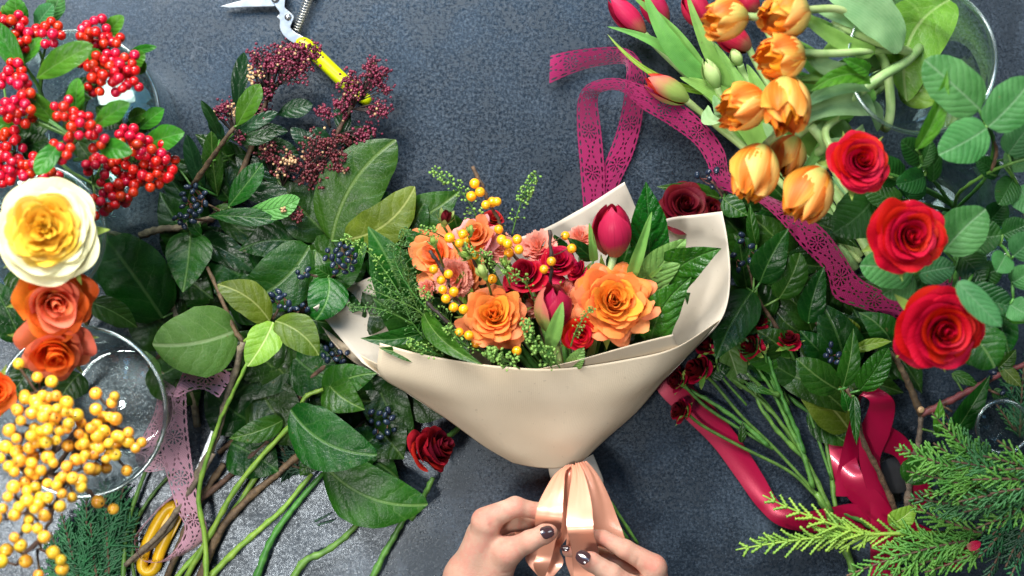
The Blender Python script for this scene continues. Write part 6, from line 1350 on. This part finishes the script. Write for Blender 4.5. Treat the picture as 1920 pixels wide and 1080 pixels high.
for d, m_, o in [((1345, 190, 3.0, 1139, 50, 4.2, 24), LT, dict(bend=.10)), ((1350, 175, 3.2, 1139, 64, 4.8, 14), M['leaf_lime'], dict(bend=-.12)), ((1338, 178, 3.6, 1184, -8, 5.4, 28), LT, dict(bend=.06)), ((1322, 152, 4.2, 1208, -14, 6.2, 40), LT, dict(bend=-.08)),
                 ((1372, 172, 3.8, 1288, -12, 6.0, 28), LT, dict(bend=-.05)), ((1432, 292, 3.0, 1275, 145, 4.8, 54), LT, dict(bend=.12)), ((1410, 262, 2.6, 1250, 100, 3.6, 44), LT, dict(bend=.04)), ((1440, 300, 2.2, 1330, 120, 3.2, 40), LT, {}),
                 ((1460, 300, 2.4, 1340, 80, 3.4, 36), LT, {}), ((1400, 220, 2.2, 1300, 40, 3.0, 30), LT, {}), ((1350, 215, 5.2, 1338, 178, 5.8, 22), LTP, {}), ((1322, 205, 4.4, 1356, 226, 5.2, 30), LTP, dict(bend=.3)), ((1480, 310, 2.2, 1400, 120, 3.0, 46), LT, {}),
                 ((1510, 330, 2.6, 1430, 230, 4.0, 50), LTP, {}), ((1640, 480, 1.4, 1560, 330, 2.0, 24), LTP, {}), ((1530, 320, 2.2, 1450, 130, 3.4, 46), LT, {}), ((1420, 290, 1.6, 1380, 160, 2.0, 50), LM, {})]:
    leaf(t, d, m_, shape='strap', arch=.05, fold=.35, nr=22, **o)
t = thing('cut_tulips', 'thick pale cut tulip stems ending beside the magenta lace', 'cut stems', tuple(P(1610, 480)))
for a_, b_ in (((1420, 260, 2.4), (1604, 505, 1.6)), ((1480, 280, 2.6), (1562, 420, 1.8)), ((1500, 260, 2.8), (1640, 492, 1.8)), ((1560, 350, 2.4), (1655, 478, 1.6))):
    stem([a_, ((a_[0] + b_[0]) / 2 + 4, (a_[1] + b_[1]) / 2, (a_[2] + b_[2]) / 2), b_], .0042, .0050, M['stem_pale'], t, sides=12)

# ------------------------------------------------------------------ glass bowl with the orange tulips
glass_vase('wide glass bowl holding the orange tulips at the top right corner', 1728, 112, 17, 142, .62, .55, .5)
GTO = 'double orange tulips in the glass bowl'
om = [M['p_tul_or_in'], M['p_tul_or'], (M['p_tul_or'], M['p_tul_cream'])]
def ot(label, base, tip, R, st, seed, op=.42, n=15):
    tulip(label, base, tip, R, om, n=n, open_=op, stem_to=st, stem_m='stem_pale', stem_r=.0034, group=GTO, seed=seed, ruff=.14, edge=.95, notch=.0)
J = (1690, 110, 12)
ot('orange tulip at the top edge furthest left with a pale green petal', (1398, 30, 20), (1318, 42, 21), 38, [(1500, 40, 18), (1600, 70, 16), (1700, 95, 8), (1660, 150, 1)], 71)
ot('orange tulip at the top edge right of the first', (1508, 18, 20), (1432, 40, 22), 44, [(1580, 20, 18), (1640, 70, 15), (1700, 100, 8), (1650, 160, 1)], 72)
ot('orange tulip directly below the topmost one', (1500, 98, 20), (1424, 118, 22), 42, [(1560, 100, 18), (1650, 95, 15), (1710, 100, 8), (1640, 150, 1)], 73)
ot('orange tulip in the middle row nearest the green bud', (1430, 190, 20), (1352, 212, 22), 42, [(1500, 190, 18), (1600, 165, 15), (1700, 110, 8), (1640, 150, 1)], 74)
ot('orange tulip in the middle row beside the bowl leaves', (1470, 152, 21), (1480, 244, 23.5), 43, [(1450, 140, 18), (1560, 150, 15), (1690, 110, 8), (1640, 140, 1)], 75)
ot('drooping golden tulip hanging over the magenta lace', (1430, 275, 19.5), (1398, 376, 20.5), 44, [(1455, 255, 18.6), (1520, 215, 17), (1620, 170, 14), (1690, 130, 7), (1640, 160, 1)], 76, .16)
ot('drooping golden tulip lowest and furthest right', (1540, 320, 19.5), (1486, 412, 20.5), 46, [(1560, 290, 18.6), (1550, 240, 17), (1620, 190, 14), (1690, 130, 7), (1650, 170, 1)], 77, .28)
ot('shaded orange tulip behind the two drooping ones', (1490, 258, 16.5), (1462, 330, 17), 34, [(1540, 220, 15), (1620, 170, 13), (1690, 120, 7), (1650, 150, 1)], 78, .1)
t = thing('tulip_greenery', 'pale bent leaves of the orange tulips over the bowl', 'tulip leaves', tuple(P(1650, 150)))
for d, m_, o in [((1640, 200, 15, 1440, 262, 19, 56), LTP, dict(bend=.12)), ((1630, 160, 16, 1500, 205, 19.5, 40), LTP, dict(bend=.1)), ((1600, 130, 16, 1490, 75, 19, 36), LTP, dict(bend=-.15)), ((1690, 95, 16, 1545, -16, 18, 84), LTP, dict(bend=.1, shape='oval')),
                 ((1640, 100, 16, 1470, -10, 18.5, 34), LT, dict(bend=-.1)), ((1620, 120, 15, 1500, 150, 18, 34), LT, {}), ((1600, 100, 15, 1520, 30, 18, 34), LT, {}), ((1630, 145, 17.5, 1520, 170, 20.2, 40), LF, dict(bend=.1)), ((1630, 135, 18, 1580, 110, 19.6, 30), LF, {}),
                 ((1780, 0, 9, 1700, 190, 10, 130), M['leaf_lime'], dict(bend=.2, shape='oval')), ((1690, 190, 9, 1780, 120, 10, 90), M['leaf_lime'], dict(shape='oval')), ((1650, 240, 13, 1580, 190, 15, 34), LTP, dict(bend=.2)), ((1560, 250, 14, 1500, 330, 16, 26), LT, {}), ((1600, 220, 12, 1480, 130, 15, 44), LT, {}), ((1660, 60, 15, 1530, 20, 18, 40), LTP, {}), ((1640, 170, 14, 1510, 220, 17, 34), LT, dict(bend=-.1)), ((1600, 180, 13, 1450, 60, 15, 50), LT, {}), ((1580, 260, 12, 1490, 160, 15, 50), LTP, {}), ((1650, 120, 13, 1560, 70, 16, 30), LTP, {}), ((1560, 300, 10, 1460, 230, 13, 50), LT, {}), ((1600, 300, 8, 1560, 200, 11, 40), LTP, {}), ((1680, 60, 12, 1600, -20, 15, 60), LT, {}), ((1620, 240, 15.5, 1540, 262, 17.5, 26), LTP, dict(bend=-.15)), ((1620, 60, 13, 1540, 100, 15, 44), LT, {})]:
    kk = dict(shape='strap', arch=.07, fold=.3, nr=22); kk.update(o); leaf(t, d, m_, **kk)
t = thing('cut_tulips', 'pale green bent tulip stems dipping into the glass bowl', 'cut stems', tuple(P(1660, 140)))
for pts in ([(1560, 45, 17), (1620, 70, 16.4), (1690, 92, 15), (1705, 110, 8), (1650, 160, 1)], [(1590, 190, 16), (1650, 145, 16), (1700, 115, 14), (1720, 90, 9), (1640, 150, 2)], [(1640, 80, 15), (1662, 130, 14), (1670, 200, 13), (1660, 240, 12), (1640, 200, 6)], [(1600, 160, 15), (1612, 120, 14), (1640, 90, 12), (1670, 100, 5)], [(1520, 235, 17), (1545, 270, 16.5), (1530, 290, 15)]):
    stem(pts, .0042, .0042, M['stem_pale'], t, sides=12)

# ------------------------------------------------------------------ glass vase with red roses
glass_vase('round glass vase with the tall red roses at the right edge', 1812, 395, 13, 112, .8, .5)
glass_vase('small empty glass near the lower right conifer branches', 1880, 800, 6, 52, .85, 0)
GRV = 'tall red roses in the right vase'
rose('tall red rose closest to the orange tulips', 1618, 298, 23, 63, [(1, M['p_scarlet'])], d=dirv(60, 10), n=44, ruff=.05, seed=81, heart=.05, curl=.30, Hh=W(60, 23), group=GRV, roll=0, stem_to=[(1700, 340, 15), (1780, 380, 6), (1790, 395, 1)])
rose('middle red rose of the three tall ones with a torn lower petal', 1712, 442, 24.5, 75, [(1, M['p_scarlet'])], d=dirv(-10, 8), n=46, ruff=.065, seed=82, heart=.05, curl=.32, Hh=W(66, 24), group=GRV, stem_to=[(1760, 430, 15), (1780, 410, 6), (1770, 400, 1)])
rose('largest red rose lowest of the three tall ones', 1776, 622, 25.5, 86, [(1, M['p_scarlet'])], d=dirv(-60, 10), n=48, ruff=.055, seed=83, heart=.05, curl=.30, Hh=W(76, 25), group=GRV, stem_to=[(1790, 540, 17), (1790, 450, 8), (1785, 410, 1)])
GRL = 'rose leaf sprays around the tall red roses'
R1, R2 = M['leaf_rose'], M['leaf_rosedark']
def rl(label, stems, leaves):
    return branch('rose_foliage', label, 'rose leaves', stems[0][0], stems, leaves, GRL, sm=['stem_green', 'twig_brown'], r=(.0016, .0011), shape='round', arch=.05, serr=.02, wav=.03)
rl('three pale rose leaves hanging over the glass bowl', [[(1790, 395, 4), (1850, 330, 14), (1862, 260, 19), (1848, 236, 21), (1836, 205, 22)]],
   [((1838, 206, 22, 1733, 112, 22.5, 96), R1), ((1852, 238, 22, 1934, 148, 22.5, 88), R1), ((1850, 240, 22, 1760, 290, 22.5, 82), R1)])
rl('narrow bright folded leaves sticking up beside the first red rose', [[(1790, 395, 4), (1760, 350, 12), (1735, 320, 17), (1726, 290, 19)]],
   [((1718, 280, 20, 1776, 132, 23, 40), M['leaf_fresh'], dict(shape='lance', fold=.5)), ((1730, 300, 18, 1690, 262, 20, 50), R2), ((1722, 315, 18, 1745, 262, 19, 34), R2), ((1734, 330, 17, 1680, 345, 18, 50), R2), ((1750, 340, 16, 1745, 270, 18, 34), R2), ((1690, 335, 16, 1640, 300, 17, 60), R2)])
rl('rose leaves at the far right edge above the round vase', [[(1790, 395, 4), (1800, 360, 13), (1860, 320, 17), (1930, 296, 19)], [(1860, 320, 17), (1868, 280, 18), (1850, 240, 20)]],
   [((1900, 335, 17, 1872, 384, 18, 50), R2), ((1890, 290, 18, 1935, 230, 19, 60), R1), ((1880, 300, 17, 1940, 300, 18, 50), R1), ((1870, 330, 16, 1830, 300, 17, 40), R2), ((1910, 350, 17, 1950, 400, 18, 60), R1)])
rl('dark rose leaves between the first and second red rose', [[(1780, 395, 4), (1720, 380, 13), (1660, 372, 15)]],
   [((1640, 368, 15, 1562, 436, 15.5, 90), R2), ((1660, 380, 14, 1680, 460, 14.5, 70), R2), ((1690, 380, 16, 1620, 350, 16, 50), R2), ((1700, 372, 15, 1725, 330, 16, 50), R2)])
rl('bright rose leaves below the middle red rose', [[(1780, 400, 4), (1750, 470, 14), (1725, 510, 17)]],
   [((1712, 512, 18, 1612, 498, 19, 82), R1), ((1712, 516, 17.6, 1655, 552, 18, 60), R1), ((1722, 514, 17, 1790, 500, 18, 56), R1), ((1740, 500, 16, 1700, 560, 17, 40), R1)])
rl('large rose leaves right of the middle red rose', [[(1785, 400, 4), (1810, 430, 14), (1800, 470, 17), (1780, 530, 18)]],
   [((1770, 470, 19, 1848, 392, 20, 90), R1), ((1805, 440, 16, 1880, 440, 17, 70), R2), ((1800, 480, 17, 1845, 530, 18, 60), R2), ((1790, 500, 16, 1850, 480, 17, 60), R1)])
rl('long bright rose leaf lying on the largest red rose', [[(1790, 410, 4), (1830, 490, 14), (1815, 530, 20)]],
   [((1796, 528, 26, 1878, 612, 26.5, 50), R1, dict(shape='oval')), ((1810, 545, 18, 1898, 575, 19, 64), R2), ((1826, 520, 17, 1880, 500, 18, 50), R2), ((1815, 620, 18, 1865, 690, 19, 90), M['leaf_mid']), ((1860, 580, 16, 1890, 660, 17, 60), M['leaf_mid'])])
rl('rose leaves at the right edge beside the largest red rose', [[(1795, 400, 4), (1850, 440, 14), (1892, 480, 18), (1900, 560, 19)]],
   [((1886, 478, 19, 1868, 510, 20, 50), R1), ((1900, 480, 19, 1945, 440, 20, 60), R1), ((1896, 530, 19, 1940, 500, 20, 50), R1), ((1894, 570, 19, 1930, 590, 20, 50), R1), ((1890, 600, 18, 1940, 560, 19, 40), M['leaf_fresh']), ((1880, 440, 17, 1930, 420, 18, 50), R2), ((1850, 420, 15, 1885, 380, 16, 50), R2)])

# ------------------------------------------------------------------ dark spray roses on the table right of the wrap
GDR = 'dark crimson spray roses on the table'
DR = [(.6, M['p_darkred']), (1, M['p_crimson'])]
rose('wide open dark wine rose hidden behind the top of the wrap', 1288, 382, 4.0, 58, [(1, M['p_darkred'])], d=dirv(60, 25), n=26, ruff=.05, seed=91, heart=.1, curl=.4, Hh=W(44, 4), group=GDR, stem_to=[(1340, 440, .8), (1420, 560, .6)], cal=False)
rose('dark wine rose half hidden to the right of the open one', 1340, 392, 3.0, 34, [(1, M['p_darkred'])], d=dirv(20, 40), n=18, ruff=.05, seed=92, heart=.1, curl=.4, group=GDR, stem_to=[(1360, 440, .8)], cal=False)
def dbud(label, x, y, z, R, az, tilt, st, seed, mats=DR, n=16):
    rose(label, x, y, z, R, mats, d=dirv(az, tilt), n=n, ruff=.05, seed=seed, heart=.14, curl=.3, Hh=W(R * 1.35, z), group=GDR, stem_to=st, stem_r=.0016, name='spray_rose', cat='rose')
dbud('crimson spray rose standing alone at the end of its stem', 1478, 630, 3.4, 27, 100, 55, [(1500, 700, 1.6), (1520, 780, 1.2), (1560, 900, 1.0)], 93)
dbud('crimson spray rose lowest beside the dark slate', 1268, 768, 2.6, 26, 160, 65, [(1320, 800, 1.4), (1390, 838, 1.2), (1480, 884, 1.0), (1530, 930, 1.0)], 94)
dbud('crimson spray rose under the pointed veined leaf', 1398, 648, 3.2, 30, 150, 60, [(1440, 700, 1.8), (1470, 770, 1.4), (1510, 850, 1.0)], 95)
dbud('crimson spray rose right against the paper edge', 1298, 690, 2.8, 34, 150, 60, [(1340, 720, 1.4), (1390, 780, 1.2), (1450, 838, 1.0), (1540, 935, 1.0)], 96)
dbud('crimson spray rose behind the right edge of the wrap', 1322, 640, 2.6, 28, 120, 50, [(1380, 700, 1.4), (1440, 760, 1.2), (1520, 880, 1.0)], 97)
dbud('crimson spray rose partly covered by the wrap corner', 1262, 712, 2.2, 24, 160, 60, [(1320, 760, 1.2), (1380, 800, 1.0), (1450, 842, 1.0)], 98)
dbud('small crimson spray rose deep under the dark leaves', 1425, 598, 2.8, 20, 90, 40, [(1440, 660, 1.4), (1480, 760, 1.2)], 99)
for k_, (x, y, z, R, az, st) in enumerate([(1432, 652, 3.8, 9, 110, [(1440, 690, 2.4), (1460, 740, 1.6)]), (1338, 652, 3.0, 8, 120, [(1350, 700, 1.8), (1400, 760, 1.2)])]):
    rosebud(['pale green rosebud among the crimson spray roses', 'tiny green rosebud at the paper edge'][k_], x, y, z, R, dirv(az, 60), M['p_crimson'], 110 + k_, open_=.1, stem_to=st)
t = thing('cut_greenery', 'bundle of thin green stems of the crimson spray roses', 'flower stems', tuple(P(1560, 950)))
for i, pts in enumerate([[(1530, 925, 1.2), (1560, 975, 1.2), (1590, 1040, 1.0), (1610, 1110, .9)], [(1325, 672, 1.6), (1380, 715, 1.6), (1420, 745, 1.4), (1470, 800, 1.4), (1510, 860, 1.2), (1560, 960, 1.2)], [(1420, 690, 2.2), (1452, 740, 1.8), (1480, 800, 1.6), (1505, 850, 1.6), (1525, 915, 1.4)],
                         [(1440, 668, 3.0), (1450, 700, 2.6), (1465, 740, 2.2), (1490, 800, 1.8), (1508, 850, 1.6)], [(1405, 700, 1.4), (1425, 760, 1.4), (1460, 810, 1.3), (1515, 865, 1.2)], [(1275, 722, 1.2), (1330, 752, 1.3), (1400, 800, 1.2), (1440, 836, 1.2)],
                         [(1530, 730, .8), (1540, 780, .9), (1550, 840, .9), (1560, 900, .9), (1570, 1000, .9)], [(1370, 640, .8), (1430, 700, .8), (1500, 760, .7), (1560, 800, .7)], [(1400, 700, 3.0), (1430, 728, 2.4), (1462, 742, 2.2)], [(1545, 950, 1.0), (1600, 970, .8), (1650, 1000, .8)]]):
    stem(pts, .0014 if i else .003, .0024 if i else .0036, M['stem_green'], t, nodes=4, jit=.0003)
for d, m_ in [((1400, 720, 2.2, 1450, 740, 2.6, 16), LM), ((1390, 830, 1.6, 1392, 790, 1.8, 16), LD), ((1330, 700, 1.6, 1370, 690, 2.0, 34), LD), ((1360, 640, 1.4, 1390, 730, 1.2, 55), M['leaf_under'])]: leaf(t, d, m_)

# ------------------------------------------------------------------ glossy evergreen branches right
GE = 'evergreen leaf branches right of the wrap'
branch('leafy_branch', 'dark leaf branch with a pointed veined leaf against the right paper edge', 'branch', (1500, 760, .8), [[(1560, 800, .8), (1500, 700, 1.4), (1460, 620, 2.6), (1412, 548, 4.4)]],
       [((1410, 546, 4.8, 1342, 674, 6.4, 82), LD, dict(bend=.05)), ((1425, 530, 4.6, 1478, 428, 6.2, 66), LD, dict(bend=-.05)), ((1460, 560, 4.2, 1500, 474, 6.0, 60), LM, dict(shape='round')), ((1418, 460, 3.2, 1406, 383, 4.2, 24), LM), ((1400, 540, 3.2, 1385, 440, 4.2, 50), LD), ((1440, 600, 2.4, 1400, 520, 3.0, 60), LD), ((1470, 660, 2.4, 1420, 620, 3.0, 60), LD), ((1395, 580, 3.4, 1420, 540, 4.8, 30), LM)], GE)
branch('leafy_branch', 'dark leaf branch under the magenta lace bend', 'branch', (1600, 760, .8), [[(1590, 780, 1), (1570, 700, 2.0), (1540, 620, 2.8), (1520, 590, 3.0)]],
       [((1515, 606, 3.2, 1545, 500, 4.2, 54), LD), ((1585, 700, 2.4, 1538, 566, 3.6, 92), LD), ((1600, 640, 3.0, 1575, 590, 3.8, 40), M['leaf_olive']), ((1674, 648, 3.6, 1610, 586, 3.8, 62), LM, dict(bend=.08)), ((1560, 680, 2.2, 1500, 620, 2.6, 60), LD), ((1560, 600, 2, 1520, 520, 2.6, 60), LD), ((1640, 650, 2.4, 1600, 580, 2.4, 60), LD), ((1500, 560, 1.5, 1440, 470, 1.8, 70), LD), ((1480, 500, 1.2, 1400, 420, 1.4, 60), LD)], GE)
branch('leafy_branch', 'tall brown twig with bright oval leaves above the satin loop', 'branch', (1700, 1010, .8), [[(1700, 1030, 1.2), (1680, 960, 2.0), (1650, 890, 3.4), (1620, 830, 4.6), (1600, 760, 5.6), (1588, 728, 6.0)]],
       [((1571, 730, 6.2, 1493, 672, 7.2, 62), LM, dict(shape='oval')), ((1612, 732, 6.4, 1666, 652, 7.8, 54), M['leaf_gloss'], dict(shape='oval')), ((1580, 726, 6.0, 1600, 616, 7.2, 44), LM), ((1602, 742, 6.2, 1606, 834, 6.8, 22), LM), ((1590, 770, 5.6, 1578, 730, 6.4, 22), LM), ((1604, 655, 5.2, 1672, 640, 6.0, 24), M['leaf_lime'], dict())], GE, r=(.0030, .0020))
branch('leafy_branch', 'spotted dull olive leaf pair behind the satin ribbon', 'branch', (1600, 830, .8), [[(1640, 880, .8), (1592, 806, 1.4)]],
       [((1592, 806, 1.4, 1496, 712, 2.2, 84), M['leaf_olive'], dict(shape='oval')), ((1580, 790, 1.2, 1520, 700, 1.6, 70), LD)], GE)
branch('leafy_branch', 'brown forked twig with a pale cut end right of the satin loop', 'branch', (1700, 960, .6),
       [[(1700, 960, .8), (1708, 880, 1.6), (1722, 830, 2.2), (1727, 778, 3.0)], [(1727, 778, 3.0), (1706, 725, 3.6), (1684, 680, 4.0), (1668, 660, 4.2)], [(1727, 778, 3.0), (1780, 752, 3.4), (1830, 726, 3.8), (1878, 700, 4.2), (1930, 680, 4.4)]],
       [((1788, 815, 3.6, 1856, 704, 5.6, 46), LM, dict(fold=.3)), ((1758, 812, 3.8, 1762, 748, 4.8, 24), M['leaf_fresh']), ((1785, 700, 3.6, 1836, 725, 4.0, 24), LM), ((1700, 905, 3.0, 1745, 835, 3.6, 60), LM), ((1668, 985, 2.6, 1720, 945, 3.2, 44), M['leaf_lime']), ((1860, 735, 3.8, 1890, 745, 4.2, 22), LM), ((1872, 690, 4.2, 1905, 655, 5.0, 34), LM), ((1880, 690, 4.4, 1915, 725, 5, 30), M['leaf_olive'])], GE, sm=['twig_grey', 'twig_brown', 'twig_red'], r=(.0034, .0022))
V, F, U = lathe([(0.0001, .0012), (.0030, .001), (.0034, -.001)], 14); mobj('pale_cut_end', V + np.array(P(1727, 768, 3.5)), F, M['bud_cream'], bpy.data.objects[[o.name for o in bpy.data.objects if o.get('label', '').startswith('brown forked twig')][0]])
branch('leafy_branch', 'leaves half hidden behind the largest drooping tulip', 'branch', (1380, 420, .8), [[(1440, 480, .8), (1390, 400, 1.4), (1350, 350, 1.8)]],
       [((1350, 372, 2.0, 1232, 350, 2.6, 34), LM), ((1356, 372, 3.0, 1402, 404, 3.6, 44), LM), ((1430, 390, 2.6, 1380, 340, 2.8, 50), LD), ((1460, 400, 2.2, 1400, 380, 2.4, 46), LD)], GE)
bluesprig('blue berries on red stalks in front of the tall brown twig', 1570, 662, 36, 11, 6.6, (1586, 735, 5.0), .6)
bluesprig('blue berries beside the right paper edge', 1392, 478, 30, 12, 4.6, (1412, 540, 3.6), 1.3)
bluesprig('blue berries above the dark wine rose', 1325, 330, 26, 8, 4.4, (1360, 380, 2.4), .9)
bluesprig('blue berries on the forked twig by the conifer tips', 1785, 772, 24, 5, 4.4, (1760, 760, 3.4), 1.0)
bluesprig('pair of blue berries under the largest red rose', 1862, 700, 14, 3, 4.4, (1850, 716, 4.0), .8)
bluesprig('last few blue berries at the right edge', 1880, 745, 16, 2, 4.4, (1850, 730, 3.9), .6)

filler_branch('shaded evergreen branch right against the wrap', 1430, 560, 90, 110, 8, 211, [LD], group=GE, w0=50, w1=75)
filler_branch('shaded evergreen branch under the magenta lace', 1540, 600, 90, 110, 9, 212, [LD, LM], group=GE, w0=50, w1=80)
filler_branch('shaded evergreen branch around the tall brown twig', 1590, 680, 80, 90, 7, 213, [LD], group=GE, w0=50, w1=75, z1=2.0)
filler_branch('shaded evergreen branch below the drooping tulips', 1440, 440, 80, 70, 6, 214, [LD], group=GE, w0=50, w1=70, z1=1.6)
# ------------------------------------------------------------------ conifer branches lower right
GC = 'conifer branches at the lower right'
cedar('lime green conifer spray lying on the dark slate', (1800, 1010, 3.0), [(1378, 996, 3.2, (1700, 1000, 3.2)), (1424, 955, 3.6, (1620, 1000, 3.4)), (1416, 1024, 2.8, (1640, 1002, 3.2))], [M['cedar_lime']], GC, seed=11, w_=.15, step=.0125, th=.0017, main=[(1820, 1000, 3.4), (1700, 1000, 3.3), (1600, 1003, 3.2)], sag=.05, wood='stem_lime')
cedar('bright green conifer spray reaching the bottom edge', (1860, 980, 4.0), [(1585, 1072, 3.6, (1780, 1010, 4)), (1650, 1085, 3.4, (1800, 1030, 4)), (1700, 960, 4.6, (1840, 1000, 4.4)), (1690, 1030, 4.4, (1830, 1010, 4.4)), (1740, 1085, 4.0, (1840, 1030, 4.2))], [M['cedar_bright']], GC, seed=12, w_=.34, step=.0085, th=.0015, sag=.05)
cedar('upright bright conifer spray with a yellow tip', (1880, 930, 9.0), [(1684, 832, 11, (1840, 900, 10)), (1705, 880, 10.4, (1850, 920, 9.6)), (1755, 775, 12, (1850, 890, 10)), (1780, 795, 11.5, (1870, 900, 10)), (1820, 820, 11, (1880, 920, 10)), (1730, 915, 9.6, (1860, 930, 9.2)), (1750, 840, 11, (1870, 910, 10)), (1700, 940, 8, (1850, 950, 8.6))], [M['cedar_bright'], M['cedar_mid']], GC, seed=13, w_=.36, step=.0078, th=.0014)
cedar('thick mid green conifer branch at the right edge', (1960, 900, 12), [(1790, 860, 14, (1920, 890, 13)), (1830, 890, 14.5, (1930, 900, 13.4)), (1800, 930, 13.4, (1920, 920, 12.8)), (1850, 850, 14, (1940, 880, 13)), (1870, 830, 13, (1950, 880, 12.6)), (1810, 960, 12, (1930, 930, 12)), (1890, 870, 15, (1960, 880, 14)), (1860, 925, 14, (1950, 910, 13)), (1830, 990, 11, (1930, 950, 11.4))], [M['cedar_mid'], M['cedar_bright']], GC, seed=14, w_=.40, step=.0078, th=.0014)
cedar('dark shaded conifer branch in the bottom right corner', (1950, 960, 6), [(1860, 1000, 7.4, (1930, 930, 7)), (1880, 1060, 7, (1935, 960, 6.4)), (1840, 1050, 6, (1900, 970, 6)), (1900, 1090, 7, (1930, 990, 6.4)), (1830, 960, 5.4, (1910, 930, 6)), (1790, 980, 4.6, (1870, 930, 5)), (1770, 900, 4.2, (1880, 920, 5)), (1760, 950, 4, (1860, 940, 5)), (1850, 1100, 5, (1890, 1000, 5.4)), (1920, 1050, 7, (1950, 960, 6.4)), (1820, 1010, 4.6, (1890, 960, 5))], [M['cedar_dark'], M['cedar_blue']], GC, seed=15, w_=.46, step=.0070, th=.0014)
cedar('slender upright conifer sprig above the glass at the right edge', (1910, 860, 3), [(1888, 640, 4.6, (1905, 810, 3.4)), (1915, 680, 5, (1912, 820, 3.4)), (1930, 620, 5, (1925, 800, 3.4)), (1870, 760, 4, (1905, 810, 3.4))], [M['cedar_mid'], M['cedar_blue']], GC, seed=16, w_=.22, step=.006, th=.0012)
# torn petals and a bright pink scrap
def scrap(label, x, y, z, m, s=16, seed=0):
    g = leaf_geo(P(x - s, y + s * .4, z), P(x + s, y - s * .4, z + .4), W(s * 1.4), 'round', arch=.15, fold=.2, seed=seed, nr=10, nc=7)
    o = mobj('fallen_petal', g[0], g[1], m, None, g[2]); tag(o, label, 'petal')
scrap('bright pink petal among the dark conifer tips', 1826, 1022, 5.5, M['p_tulip2'], 13, 3)
